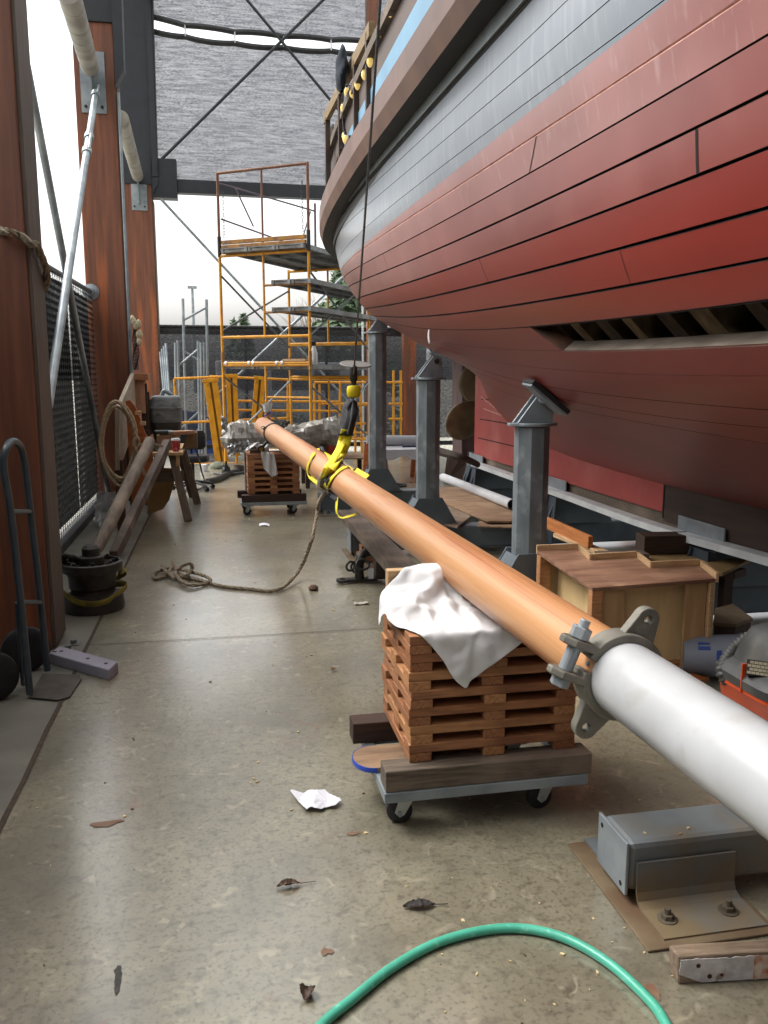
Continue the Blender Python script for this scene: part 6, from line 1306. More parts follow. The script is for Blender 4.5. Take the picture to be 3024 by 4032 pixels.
p = pz(470, 1012); q = MB(); q.grid(lambda u, v: p + V(.16 * cos(2 * pi * u) * sin(pi * v * .5 + .0001), .12 * sin(2 * pi * u) * sin(pi * v * .5 + .0001), .12 * cos(pi * v * .5) + .025 * noise.noise(V(u * 6, v * 5, 1))), 20, 8); tag(q.build('rubble_sack', mat('sage_sack', '6f7261', '585b4c', sc=7, rough=.9), smooth=True), 'greenish lumpy sack on the floor by the scaffold castor', 'sack')

# ------------------------------------------------------------------ scaffold tower
TH = radians(23.5); SA = pz(489, 1030); SA.z = 0
FH = V(-sin(YAW), cos(YAW), 0); E1 = CR * cos(TH) - FH * sin(TH); E2 = CR * sin(TH) + FH * cos(TH); SW, SB = 1.56, 2.12
def S(a_, b2, z): return SA + E1 * (a_ * SW) + E2 * (b2 * SB) + V(0, 0, z)
sc_t = thing('scaffold_tower', 'tall yellow tubular scaffold tower with grey planks beside the ship stern', 'scaffold', SA)
def sframe(b2, z0, z1, m, mid=True, ladder=False, rungs=()):
    q = MB(); q.cyl(S(0, b2, z0), S(0, b2, z1), .023, n=10).cyl(S(1, b2, z0), S(1, b2, z1), .023, n=10)
    q.cyl(S(0, b2, z1 - .03), S(1, b2, z1 - .03), .022, n=10).cyl(S(0, b2, z0 + .25), S(1, b2, z0 + .25), .02, n=10)
    if mid: q.cyl(S(.5, b2, z0 + .25), S(.5, b2, z1 - .03), .018, n=8)
    for z in rungs: q.cyl(S(.5, b2, z), S(1, b2, z), .016, n=8)
    return q.build('frame', m, sc_t, smooth=True)
sframe(0, .25, 1.8, yellow_p, True, True, (.75, 1.28)); sframe(1, .25, 1.62, yellow_p, True, True, (.62, 1.1))
sframe(0, 1.95, 3.46, yellow_p); sframe(1, 1.9, 3.46, yellow_p)
for (b2, z) in ((0, 1.8), (0, 2.2), (1, 2.17), (1, 1.55)): MB().cyl(S(0, b2, z), S(1, b2, z), .024, n=10).build('ledger', yellow_p, sc_t, smooth=True)
MB().cyl(S(0, 0, 1.75), S(0, 0, 1.97), .028).cyl(S(1, 0, 1.75), S(1, 0, 1.97), .028).cyl(S(0, 1, 1.6), S(0, 1, 1.95), .028).cyl(S(1, 1, 1.6), S(1, 1, 1.95), .028).build('coupling', yellow_old, sc_t, smooth=True)
# guard rail frame on top, rusty toeboards
q = MB(); q.cyl(S(0, 0, 3.46), S(0, 0, 4.66), .022, n=10).cyl(S(1, 0, 3.46), S(1, 0, 4.66), .022, n=10).cyl(S(0, 0, 4.65), S(1, 0, 4.65), .022, n=10).cyl(S(.5, 0, 3.5), S(.5, 0, 4.65), .016, n=8); q.build('guard_frame', mat('rusty_rail_paint', '7c5138', '63402d', sc=8, rough=.6), sc_t, smooth=True)
q = MB(); a0, a1 = S(0, 0, 4.5), S(0, .0, 3.98); g0, g1 = S(.35, 1, 4.42), S(.35, 1, 3.72)
q.cyl(S(.03, 0, 4.5), g0, .014, n=8).cyl(S(.03, 0, 3.98), g1, .014, n=8).cyl(S(.1, .12, 4.47), S(.16, .28, 3.95), .012, n=8).cyl(S(.33, .95, 4.4), S(.30, .8, 3.75), .012, n=8).cyl(S(.35, 1, 3.4), S(.35, 1, 4.55), .02, n=8); q.build('guard_rail', mat('dull_purple_rail', '6d5f6b', '5c5058', sc=6, rough=.6), sc_t, smooth=True)
for z0, z1 in ((3.46, 3.52), (3.53, 3.59), (3.6, 3.66)): q = MB(); q.hexa([S(.03, -.01, z0), S(.97, -.01, z0), S(.97, .012, z0), S(.03, .012, z0), S(.03, -.01, z1), S(.97, -.01, z1), S(.97, .012, z1), S(.03, .012, z1)]); q.build('toe_board', yellow_old, sc_t, bevel=.006)
q = MB()
for a_ in (0, 1):
    q.cyl(S(a_, 0, 3.42) , S(a_, 0, 3.72), .03)
q.build('coupling', iron, sc_t)
q = MB()
for a_ in (.06, .94):
    for k in range(16): c = S(a_, .0, 4.4 - .045 * k); q.tube([c + V(cos(t_) * .008 * (1 + k % 2), sin(t_) * .01 * (k % 2), sin(t_) * .028) for t_ in [i * pi / 3 for i in range(6)]], .004, n=4, closed=True)
q.build('chain', iron, sc_t)
def brace(p, r_, m=steel): return MB().cyl(p, r_, .016, n=8).build('cross_brace', m, sc_t, smooth=True)
m_br = mat('brace_grey', '6f7175', '5a5b60', sc=8, rough=.5, metal=.2)
brace(S(0, 0, 3.15), S(0, 1, 2.1), m_br); brace(S(0, 0, 2.3), S(0, 1, 3.1), m_br); brace(S(1, 0, 3.15), S(1, 1, 2.05), m_br); brace(S(1, 0, 2.2), S(1, 1, 3.2), m_br)
brace(S(0, 0, 1.6), S(0, 1, .62), m_br); brace(S(0, 0, .5), S(0, 1, 1.52), steel); brace(S(1, 0, 1.45), S(1, 1, .55), m_br); brace(S(1, 0, .45), S(1, 1, 1.5), steel)
def plank(a0, a1, z, b0=-.05, b1=1.12, m=None, label=None):
    p, r_ = (S(a0, b0, z), S(a1, b0, z)); q = MB()
    for o_ in (0, 1):
        w0, w1 = (a0, a0 + .03) if o_ == 0 else (a1 - .03, a1)
        q.hexa([S(w0, b0, z), S(w1, b0, z), S(w1, b1, z), S(w0, b1, z), S(w0, b0, z + .07), S(w1, b0, z + .07), S(w1, b1, z + .07), S(w0, b1, z + .07)])
    q.hexa([S(a0 + .031, b0, z + .05), S(a1 - .031, b0, z + .05), S(a1 - .031, b1, z + .05), S(a0 + .031, b1, z + .05), S(a0 + .031, b0, z + .068), S(a1 - .031, b0, z + .068), S(a1 - .031, b1, z + .068), S(a0 + .031, b1, z + .068)])
    for b2 in (b0 + .005, b0 + .4, b1 - .03): q.hexa([S(a0 + .031, b2, z + .005), S(a1 - .031, b2, z + .005), S(a1 - .031, b2 + .02, z + .005), S(a0 + .031, b2 + .02, z + .005), S(a0 + .031, b2, z + .045), S(a1 - .031, b2, z + .045), S(a1 - .031, b2 + .02, z + .045), S(a0 + .031, b2 + .02, z + .045)])
    o = q.build('scaffold_plank', m or m_pl); tag(o, label, 'plank', 'grey planks on the scaffold tower')
m_pl = mat('weathered_aluminium_plank', '8b8d8d', '6f7171', sc=6, rough=.55, metal=.25, c3='605a52', sc3=3)
for k in range(3): plank(.06 + .31 * k, .36 + .31 * k, 3.46, label=['leftmost grey plank of the top scaffold deck', 'middle grey plank of the top scaffold deck', 'rightmost grey plank of the top scaffold deck'][k])
for z, labs in ((2.96, ('left plank of the second highest scaffold shelf', 'right plank of the second highest scaffold shelf')), (2.56, ('left plank of the middle scaffold shelf', 'right plank of the middle scaffold shelf'))):
    for k in range(2): plank(.60 + .22 * k, .81 + .22 * k, z, -.02, 1.25, label=labs[k])
    MB().cyl(S(.5, 0, z - .0), S(1.0, 0, z - .0), .018).build('ledger', yellow_old, sc_t, smooth=True)
for k in range(3): plank(.06 + .3 * k, .34 + .3 * k, 1.71 + .0, .03, 1.1, label=['left grey plank of the lowest scaffold deck', 'middle grey plank of the lowest scaffold deck', 'right grey plank of the lowest scaffold deck by the hoist disc'][k])
q = MB()
for a_ in (.03, .30, .35, .62, .68): q.cyl(S(a_, 0, 1.8), S(a_ + .025, 0, 1.8), .034, n=12)
q.build('clip', white_pl, sc_t)
for (a_, b2) in ((0, 0), (1, 0), (0, 1), (1, 1)):
    c = S(a_, b2, .09); q = MB().cyl(c + V(0, 0, .05), c + V(0, 0, .25), .022)
    q.box(c + V(-.035, -.05, .07), c + V(.035, .05, .1)); co = q.build('castor', iron, sc_t)
    MB().cyl(c + E1 * -.025, c + E1 * .025, .09, n=24).build('wheel', rubber, co, bevel=.006)
bt = S(.955, .12, 1.78)
t = thing('spray_bottle', 'white spray bottle standing on the lowest scaffold deck', 'bottle', bt)
MB().lathe([(.05, 0), (.055, .02), (.055, .17), (.03, .25), (.02, .28), (0, .28)], bt, n=18).build('bottle', white_pl, t, smooth=True)
MB().box(bt + V(-.05, -.015, .28), bt + V(.03, .015, .34)).cyl(bt + V(0, 0, .26), bt + V(0, 0, .3), .02).build('trigger', blk, t)
tag(MB().hexa([S(.7, -.01, 1.83), S(.95, -.01, 1.83), S(.95, .06, 1.83), S(.7, .06, 1.83), S(.7, -.01, 1.86), S(.95, -.01, 1.86), S(.95, .06, 1.86), S(.7, .06, 1.86)]).build('wood_strip', wood_pale), 'short wooden strip lying on the edge of the lowest scaffold deck', 'strip')
tr_ = thing('taped_tube', 'brown tube wrapped with blue tape and plastic tied to a scaffold post', 'tube', S(.53, -.03, .5))
MB().cyl(S(.535, -.03, .78), S(.535, -.03, 1.14), .045, n=14).build('tube', wood_red, tr_, smooth=True)
q = MB()
for z in (.84, .93, 1.02): q.tube([S(.535, -.03, z) + V(cos(a_) * .046, sin(a_) * .046, .03 * cos(a_)) for a_ in [i * pi / 10 for i in range(20)]], lambda i: (.012, .002), n=6, closed=True, flat=V(0, 0, 1))
q.build('blue_tape', mat('blue_masking_tape', '1f3f9a', '1b3787', sc=6, rough=.6), tr_)
MB().grid(lambda u, v: S(.535, -.03, 1.06) + V((.05 + .03 * v) * cos(2 * pi * u), (.05 + .02 * v) * sin(2 * pi * u), .12 * v + .03 * noise.noise(V(u * 5, v * 5, 1))), 16, 6).build('plastic_wrap', m_bag, tr_, solid=.002)
# spare yellow frames and planks stacked behind
YF = 15.9
def yframe(pts_posts, bars, label, Y=YF):
    t = thing('spare_scaffolding', label, 'scaffold frame', py(pts_posts[0][0], 1000, Y), 'spare frames stored by the far fence')
    for (x0, y0, x1, y1) in pts_posts: MB().cyl(py(x0, y0, Y), py(x1, y1, Y), .024, n=8).build('post', yellow_p, t, smooth=True)
    for (x0, y0, x1, y1) in bars: MB().cyl(py(x0, y0, Y), py(x1, y1, Y), .022, n=8).build('bar', yellow_p, t, smooth=True)
yframe([(377, 818, 386, 1004), (500, 812, 512, 1003)], [(376, 818, 502, 813), (391, 913, 620, 903), (388, 1004, 540, 1000)], 'yellow scaffold frame with its left corner beside the outboard motor')
yframe([(622, 818, 621, 990), (735, 827, 733, 985)], [(452, 813, 623, 820), (510, 866, 735, 868), (510, 886, 735, 888)], 'yellow scaffold frame behind the tower legs with two close rails', YF + .3)
yframe([(679, 828, 680, 990), (690, 830, 691, 990), (778, 830, 782, 1000), (766, 830, 768, 1000)], [(679, 826, 790, 826), (690, 872, 800, 872), (700, 915, 790, 915), (745, 944, 800, 948)], 'yellow ladder frame standing right of the tower behind the hoist', YF + .5)
yframe([(850, 800, 850, 985), (866, 800, 866, 985)], [(808, 826, 870, 826), (840, 872, 870, 872), (840, 905, 870, 905)], 'yellow frame showing between the tallest and middle jack posts', YF + .6)
for (x0, y0, x1, y1, w_, lab, Y) in ((455, 825, 480, 998, .25, 'leftmost yellow scaffold plank standing on end by the grey poles', YF - .2), (500, 815, 507, 985, .2, 'middle yellow scaffold plank standing on end behind the tower', YF - .1), (562, 820, 547, 990, .2, 'rightmost yellow scaffold plank standing on end behind the tower', YF)):
    t = thing('yellow_plank', lab, 'scaffold plank', py(x1, y1, Y), 'yellow planks standing on end'); p0, p1 = py(x1, y1, Y), py(x0, y0, Y)
    F_ = frame(p0, p1, (0, -1, 0)); LL = (p1 - p0).length; q = MB()
    q.box((0, -w_ / 2, -.03), (LL, -.02, .03)).box((0, .02, -.03), (LL, w_ / 2, .03)); q.build('side_rail', yellow_p, t, M=F_, bevel=.004)
    MB().box((LL, -w_ / 2 - .02, -.04), (LL + .06, w_ / 2 + .02, .04)).build('end_cap', yellow_p, t, M=F_, bevel=.004)
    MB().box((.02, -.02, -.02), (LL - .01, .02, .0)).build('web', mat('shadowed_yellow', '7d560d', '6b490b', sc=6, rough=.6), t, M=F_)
# grey frames and loose poles by the fence
def gframe(posts, bars, label, Y):
    t = thing('grey_scaffolding', label, 'scaffold frame', py(posts[0][0], 1000, Y), 'spare frames stored by the far fence')
    for (x0, y0, x1, y1) in posts: MB().cyl(py(x0, y0, Y), py(x1, y1, Y), .026, n=8).build('post', steel, t, smooth=True)
    for (x0, y0, x1, y1) in bars: MB().cyl(py(x0, y0, Y), py(x1, y1, Y), .02, n=8).build('bar', steel, t, smooth=True)
gframe([(395, 645, 404, 1004), (446, 647, 450, 900)], [(398, 691, 446, 664), (396, 758, 440, 785), (400, 960, 450, 905)], 'tall grey frame with two posts rising above the far fence', 16.6)
gframe([(384, 735, 393, 1004), (428, 737, 432, 1004)], [(386, 790, 428, 755), (388, 975, 430, 960)], 'shorter grey frame standing just right of the loose poles', 16.4)
gframe([(379, 740, 382, 1000), (434, 740, 438, 1002), (440, 740, 444, 1002)], [(434, 750, 440, 750)], 'narrow grey frame with three close posts beside the yellow plank', 16.3)
for k in range(4):
    tag(MB().cyl(pz(377 - k * 3, 1000 - k, 0), py(358 - k * 4, 742 + 6 * k, 16.9), .022, n=8).build('loose_pole', steel, smooth=True), ['rightmost of the slanting grey poles by the third column', 'second slanting grey pole from the right by the third column', 'third slanting grey pole from the right by the third column', 'leftmost slanting grey pole, nearest the third column'][k], 'pole', 'loose poles by the third column')
# plastic wrapped bundle, low tables and scrap beyond the mast tip
m_wrap = mat('crumpled_polythene', '8f8b84', '6b665f', sc=5, st=(1, 3, 3), rough=.28, rough2=.42, spec=.45, c3='97938c', sc3=9, lo3=.58, hi3=.75)
pw = thing('wrapped_bundle', 'long bundle of timber wrapped in crumpled grey plastic behind the mast tip', 'bundle', py(600, 985, 12.0))
A_, B_ = py(478, 945, 11.7), py(745, 935, 12.3)
def wrapf(u, v):
    c = A_.lerp(B_, u); a_ = 2 * pi * v; r_ = (.17 + .05 * sin(u * 9)) * (1 - .75 * max(0, (u - .93) / .07)) * (1 - .6 * max(0, (.05 - u) / .05))
    n_ = .06 * noise.noise(V(u * 6, cos(a_) * 1.2, sin(a_) * 1.2)) + .035 * noise.noise(V(u * 31, cos(a_) * 4, sin(a_) * 4))
    return c + V(.05 * noise.noise(V(u * 14, v * 9, 5)), cos(a_) * (r_ * 1.2 + n_), sin(a_) * (r_ + n_))
MB().grid(wrapf, 70, 18).build('plastic', m_wrap, pw)
for u in (.2, .8): c = A_.lerp(B_, u); MB().box((c.x - .05, c.y - .2, 0), (c.x + .05, c.y + .2, c.z - .14)).build('support', wood_dark, pw)
q = MB(); q.grid(lambda u, v: py(478 + 14 * u, 925 - 28 * v + 12 * u, 11.55) + V(.02 * noise.noise(V(u * 5, v * 5, 1)), .06 * noise.noise(V(u * 4, v * 4, 2)), .01), 8, 10); q.grid(lambda u, v: py(492 + 75 * u, 985 - 22 * v - 10 * sin(u * 3), 11.5) + V(.0, .09 * noise.noise(V(u * 9, v * 7, 6)), .05 * noise.noise(V(u * 13, v * 5, 8))), 30, 10)
q.build('loose_flap', m_bag, pw, solid=.002)
zt3 = py(760, 985, 12.2).z; xq = py(760, 985, 12.2).x
lt = thing('low_table', 'low worn plywood table holding a red bucket behind the sling', 'table', (xq, 12.2, 0))
MB().box((xq - .75, 11.9, zt3 - .02), (xq + .25, 12.7, zt3)).build('table_top', ply, lt, bevel=.003)
for dx, dy in ((-.68, 12.0), (.18, 12.0), (-.68, 12.6), (.18, 12.6)): MB().box((xq + dx - .03, dy - .03, 0), (xq + dx + .03, dy + .03, zt3 - .02)).build('leg', wood_dark, lt)
c = py(712, 982, 12.15); c.z = zt3
bk = thing('red_bucket', 'red plastic bucket with a white rag behind the mast and sling', 'bucket', c)
MB().lathe([(.10, 0), (.14, .2), (.15, .2), (.15, .22), (.135, .22), (.095, .01), (0, .01)], c, n=28).build('bucket', mat('red_plastic', 'b5381f', '9f2f1a', sc=5, rough=.45), bk, smooth=True)
MB().lathe([(.13, .18), (.12, .235), (.06, .26), (0, .255)], c, n=14).build('rag', cloth_w, bk, smooth=True)
# covered table with a roll
zt4 = py(860, 968, 12.6).z; xl, xr = py(832, 970, 12.4).x, py(935, 970, 12.4).x
ct = thing('covered_table', 'work table under a pale grey cover between the jack posts', 'table', (xl + .5, 12.5, 0))
MB().box((xl, 12.3, zt4 - .025), (xr, 13.2, zt4)).build('table_top', wood_orange, ct)
q = MB(); q.grid(lambda u, v: V(xl - .02 + (xr - xl + .04) * u, (12.28 if v < .35 else 12.28 + (v - .35) / .65 * .95), (zt4 + .004 - .13 * (1 - v / .35) - .03 * sin(u * 13) * (1 - v / .35) if v < .35 else zt4 + .004)), 24, 20); q.build('cover', mat('pale_grey_sheet', 'b6b4b8', 'a6a4a8', sc=4, rough=.5), ct, smooth=True)
for (x, y) in ((xl + .55, 12.4), (xr - .1, 12.4), (xl + .1, 13.1), (xr - .1, 13.1)): MB().hexa([V(x - .1, y - .03, 0), V(x + .1, y - .03, 0), V(x + .1, y + .03, 0), V(x - .1, y + .03, 0)] + [V(x + a_, y + b2, zt4 - .03) for a_, b2 in ((-.05, -.03), (.05, -.03), (.05, .03), (-.05, .03))]).build('leg', wood_orange, ct)
ra, rb2 = py(792, 952, 13.0), py(935, 952, 13.0)
tag(MB().cyl(ra, rb2, .085, n=20).build('plastic_roll', mat('grey_plastic_roll', 'a3a4a8', '8f9094', sc=3, rough=.35), smooth=True), 'long grey roll of plastic sheeting along the back of the covered table', 'roll')
tag(MB().box(py(872, 966, 12.7) + V(-.02, -.05, .0), py(872, 966, 12.7) + V(.25, .05, .03)).build('blue_tool', mat('navy_tool', '2a3350', '20283f', sc=6, rough=.5)), 'small navy blue tool lying on the covered table', 'tool')
for k, (x0, x1, y0, y1, lab) in enumerate(((782, 795, 958, 1022, 'left orange board leaning at the end of the covered table'), (797, 808, 962, 1026, 'right orange board leaning at the end of the covered table'))):
    tag(MB().prism([py(x0 + 2, y1, 11.6), py(x1 - 1, y1 + 2, 11.6), py(x1 + 4, y0, 11.8), py(x0 + 6, y0, 11.8)], (0, .03, 0)).build('leaning_board', [wood_orange, mat('tan_board', 'a77b45', '91683a', sc=4, st=(5, 5, 1), rough=.6)][k]), lab, 'board', 'boards at the table end')
q = MB(); tag(MB().prism([pz(962, 1043), pz(1010, 1046), pz(1010, 1046) + V(-.02, 0, .32), pz(1000, 1046) + V(-.05, 0, .40), pz(972, 1044) + V(-.02, 0, .40)], (0, .12, 0)).build('dark_block', wood_dark, bevel=.01), 'dark brown tapered wooden block standing beyond the white pipe', 'block')
q = MB().tube(smoothpath([px(948, 975, 2.5), px(985, 985, 2.55), px(1012, 994, 2.7), px(1032, 1004, 2.85)], 6), lambda i: .05 - .0008 * i, n=8)
tag(q.build('bent_timber', mat('dark_bent_oak', '3e2f27', '2c211b', sc=7, rough=.8), smooth=True), 'dark bent timber reaching past the middle jack post to the ship heel', 'timber')
tag(MB().tube([py(845, 1010, 12.0) + V(.22 * cos(a_), .18 * sin(a_), .0) for a_ in [i * pi / 12 for i in range(24)]], .018, n=6, closed=True).build('rubber_ring', rubber, smooth=True, M=None), 'black rubber ring lying on the floor under the covered table', 'ring').location.z = .0
# ------------------------------------------------------------------ under and beside the ship
def poly_sheet(name, pts, th, m, label, cat, group=None):
    return tag(MB().prism(pts, (0, 0, th)).build(name, m, bevel=.002), label, cat, group)
def atx(pts, z): return [pz(x, y, z) for x, y in pts]
poly_sheet('plywood_sheet', atx([(948, 1055), (999, 1055), (1118, 1097), (1118, 1129), (1053, 1129), (951, 1085)], .285), .018, ply, 'upper worn plywood sheet lying beside the middle jack post', 'plywood', 'plywood sheets on the cross beam')
poly_sheet('plywood_sheet', atx([(890, 1075), (955, 1085), (1017, 1119), (988, 1142), (930, 1130)], .262), .018, mat('grey_plywood', '7a6856', '655545', sc=4, rough=.7, bump=.1), 'lower greyish plywood sheet with a cut corner at the jack post foot', 'plywood', 'plywood sheets on the cross beam')
poly_sheet('plywood_sheet', atx([(1040, 1118), (1118, 1118), (1125, 1142), (1030, 1139)], .256), .012, ply, 'third plywood sheet showing under the upper sheet edge', 'plywood', 'plywood sheets on the cross beam')
a, b_ = pz(1107, 1090, .36), pz(957, 1031, .32)
q = MB(); q.cyl(a, b_, .052, n=24, cap=False).cyl(a, b_, .046, n=24, cap=False, mi=1); d = (b_ - a).normalized()
tag(q.build('plastic_pipe', [mat('white_pvc', 'c9cbcd', 'b8babd', sc=3, rough=.3), mat('pipe_inside', '8e8f90', '7b7c7d', sc=3, rough=.5)], smooth=True), 'white plastic drain pipe lying between the jack posts', 'pipe')
# plank and blocks under the mast
pf_, pn_ = pz(752, 1101, .32), pz(862, 1212, .32); dd = (pn_ - pf_).normalized()
tag(beam('long_plank', pf_, pf_ + dd * 4.0, .20, .068, mat('scarred_plank', '63564b', '4a3e35', sc=5, st=(.8, 12, 12), rough=.75, bump=.25, c3='7b6a5b', sc3=2.5), None, anchor=-1), 'long scarred grey plank lying under the mast across the steel beams', 'plank')
for (x, y, w_, h_, lab) in ((792, 1211, .16, .075, 'lower reddish wooden block under the long plank'), (793, 1196, .12, .07, 'upper reddish wooden block under the long plank')):
    c = pz(x, 1211, 0); z = 0 if h_ > .072 else .076
    tag(beam('wood_block', V(c.x - w_ / 2, c.y, z), V(c.x + w_ / 2 + .12, c.y, z), .13, h_, wood_red, None, anchor=1), lab, 'block', 'blocks under the long plank')
# heavy iron bail with eye plate
hp_ = pz(775, 1262); t = thing('iron_fitting', 'heavy black iron bail with eye plate and rings on the floor under the mast', 'iron fitting', hp_)
q = MB(); c = pz(741, 1256, .012)
ringv = lambda r_, z: [c + V(r_ * cos(i * pi / 10), r_ * sin(i * pi / 10), z) for i in range(20)]
q.add(ringv(.055, 0) + ringv(.024, 0) + ringv(.055, .02) + ringv(.024, .02), [(i + a_, (i + 1) % 20 + a_, (i + 1) % 20 + b2, i + b2) for i in range(20) for a_, b2 in ((0, 20), (40, 60), (0, 40), (20, 60))])
q.box(c + V(.04, -.04, 0), c + V(.27, .045, .02)); q.build('eye_plate', iron, t, bevel=.003)
q = MB(); c2 = c + V(.13, 0, .02)
q.tube(smoothpath([c2, c2 + V(.0, 0, .10), c2 + V(.03, .04, .175), c2 + V(.10, .09, .19), c2 + V(.17, .13, .13), c2 + V(.20, .15, .02)], 6), lambda i: .036, n=14); q.build('bail', iron, t, smooth=True)
q = MB(); 
q.tube([c2 + V(.02, -.05, .12) + V(.05 * cos(a_), .02 * sin(a_), .035 * sin(a_)) for a_ in [i * pi / 10 for i in range(20)]], .010, n=8, closed=True)
q.tube([c2 + V(-.07, -.0, .10) + V(.035 * cos(a_), .02 * cos(a_), .035 * sin(a_)) for a_ in [i * pi / 10 for i in range(20)]], .009, n=8, closed=True)
q.tube([c2 + V(-.01, .09, .07) + V(.04 * cos(a_), .0, .045 * sin(a_)) for a_ in [i * pi / 10 for i in range(20)]], .009, n=8, closed=True); q.build('ring', iron, t, smooth=True)
MB().box(c2 + V(.12, -.07, .0), c2 + V(.25, .05, .14)).build('socket', mat('brown_iron_socket', '43352b', '322720', sc=9, rough=.7), t, bevel=.004)
MB().box(c2 + V(.06, -.075, .01), c2 + V(.10, -.072, .09)).build('tag', white_pl, t)
# plywood bench with a stepped lip
zb_ = .555
bench_top = [(1160, 1190), (1249, 1187), (1273, 1210), (1375, 1204), (1404, 1227), (1511, 1222), (1546, 1250), (1280, 1270)]
T = atx(bench_top, zb_)
bn = thing('plywood_bench', 'rough plywood bench with a stepped lip along its back, beside the mast clamp', 'bench', T[7] - V(0, 0, zb_))
MB().prism([p - V(0, 0, .02) for p in T], (0, 0, .02)).build('top', mat('stained_plywood_top', '8a6650', '6a4936', sc=3, st=(1.5, 5, 5), rough=.6, bump=.08, c3='9c7a60', sc3=4), bn, bevel=.002)
q = MB()
for i in range(6):
    a, b_ = T[i], T[i + 1]; n_ = (b_ - a).cross(V(0, 0, 1)).normalized() * -.016
    q.hexa([a - V(0, 0, .02), b_ - V(0, 0, .02), b_ + n_ - V(0, 0, .02), a + n_ - V(0, 0, .02), a + V(0, 0, .035 - .004 * (i % 2)), b_ + V(0, 0, .035 - .004 * (i % 2)), b_ + n_ + V(0, 0, .035 - .004 * (i % 2)), a + n_ + V(0, 0, .035 - .004 * (i % 2))])
q.build('lip', wood_pale, bn, bevel=.002)
FL, FR, BL = T[7], T[6], T[0]; dn = V(0, 0, -1)
ex = (FR - FL).normalized(); ey = (BL - FL).normalized(); ey0 = V(-ex.y, ex.x, 0)
def post(p, w_=.07, m=wood_pale, z1=zb_ - .021): 
    return MB().hexa([p + dn * zb_, p + ex * w_ + dn * zb_, p + ex * w_ + ey * w_ + dn * zb_, p + ey * w_ + dn * zb_] + [V(r_.x, r_.y, z1) for r_ in (p, p + ex * w_, p + ex * w_ + ey * w_, p + ey * w_)]).build('leg', m, bn, bevel=.003)
post(FL, .06, wood_red2); post(FR - ex * .03 , .03, wood_pale); post(BL - ey * .07, .07, wood_red2)
q = MB()
def panel(p0, p1, back, th, z0, z1): q.hexa([V(p.x, p.y, z) for z in (z0, z1) for p in (p0, p1, p1 + back * th, p0 + back * th)])
panel(FL + ex * .061 + ey * .10, FR - ex * .031 + ey * .10, ey, .012, .02, zb_ - .022); q.build('front_panel', ply_pale, bn)
q = MB(); panel(FL + ex * .061 + ey * .03, FL + ex * .20 + ey * .03, ey, .02, 0, zb_ - .022); q.build('stile', mat('pale_stile', 'b59468', 'a18157', sc=4, st=(5, 5, .8), rough=.6), bn, bevel=.002); q = MB(); panel(FR - ex * .16 + ey * .03, FR - ex * .032 + ey * .03, ey, .02, 0, zb_ - .022); q.build('stile', mat('pale_stile', 'b59468', 'a18157', sc=4, st=(5, 5, .8), rough=.6), bn, bevel=.002)
q = MB(); panel(FR - ex * .012, FR + ey * .5 - ex * .012, ex, .012, 0, zb_ - .022); panel(BL + ex * .02 , T[1] + dn * 0, ey, -.012, .02, zb_ - .022); q.build('end_panel', ply_pale, bn)
q = MB(); panel(FL + ey * .06 + ex * .12, BL - ey * .07 + ex * .12, ex, .012, .02, zb_ - .03); q.build('inner_panel', ply_pale, bn)
# orange battens, dark timbers and boxes behind the bench
tag(beam('batten', pz(1180, 1128, .50), pz(1276, 1172, .50), .035, .085, mat('fresh_fir', 'b4713d', '9c5d2e', sc=5, st=(1, 10, 10), rough=.55), None), 'fresh orange batten sticking out behind the nearest jack post', 'batten', 'battens behind the bench')
tag(beam('batten', pz(1205, 1155, .45), pz(1312, 1198, .45), .08, .03, wood_pale, None), 'pale flat batten poking over the back lip of the plywood bench', 'batten', 'battens behind the bench')
MSH = mat('shelf_plywood', '8a7048', '745c3a', sc=3, rough=.65)
sf = thing('plywood_platform', 'tan plywood platform behind the bench carrying a dark timber', 'platform', pz(1440, 1300))
MB().prism(atx([(1360, 1195), (1530, 1172), (1620, 1215), (1560, 1245), (1420, 1228)], .42), (0, 0, .02)).build('sheet', MSH, sf)
for x, y in ((1380, 1200), (1570, 1228), (1520, 1180)): p = pz(x, y, .42); MB().box((p.x - .03, p.y - .03, 0), (p.x + .03, p.y + .03, .42)).build('leg', wood_dark, sf)
a, b_ = pz(1381, 1192, .445), pz(1512, 1190, .445)
tag(beam('dark_baulk', a, b_, .16, .12, wood_dark, None, anchor=1), 'short dark timber baulk on the platform behind the bench', 'timber')
a, b_ = pz(1290, 1204, .46), pz(1395, 1202, .46); tag(beam('dark_baulk', a, b_, .12, .03, wood_grey, None, anchor=1), 'thin grey offcut behind the bench lip left of the dark baulk', 'timber')
bx2 = thing('wooden_box', 'dark wooden box with a plywood lid between the bench and the keel stand', 'box', pz(1585, 1390))
LB = atx([(1540, 1352), (1545, 1320), (1583, 1310), (1626, 1342), (1590, 1355)], .22)
MB().prism(LB, (0, 0, .018)).build('lid', mat('dusty_lid', '6f5d45', '5b4b36', sc=4, rough=.8), bx2); c_ = sum(LB, V(0, 0, 0)) / 5
MB().prism([c_ + (p - c_) * .93 - V(0, 0, .22) for p in LB], (0, 0, .22)).build('body', wood_dark, bx2)
tag(beam('wood_block', pz(1560, 1232, .36), pz(1600, 1240, .36), .14, .05, wood_dark, None), 'dark block beside the right end of the bench top', 'block', 'loose blocks near the bench')
tag(beam('wood_block', pz(1585, 1385, .03), pz(1690, 1378, .03), .10, .05, wood_grey, None), 'dusty grey batten on the floor between the bucket and the keel stand', 'block', 'loose blocks near the bench')
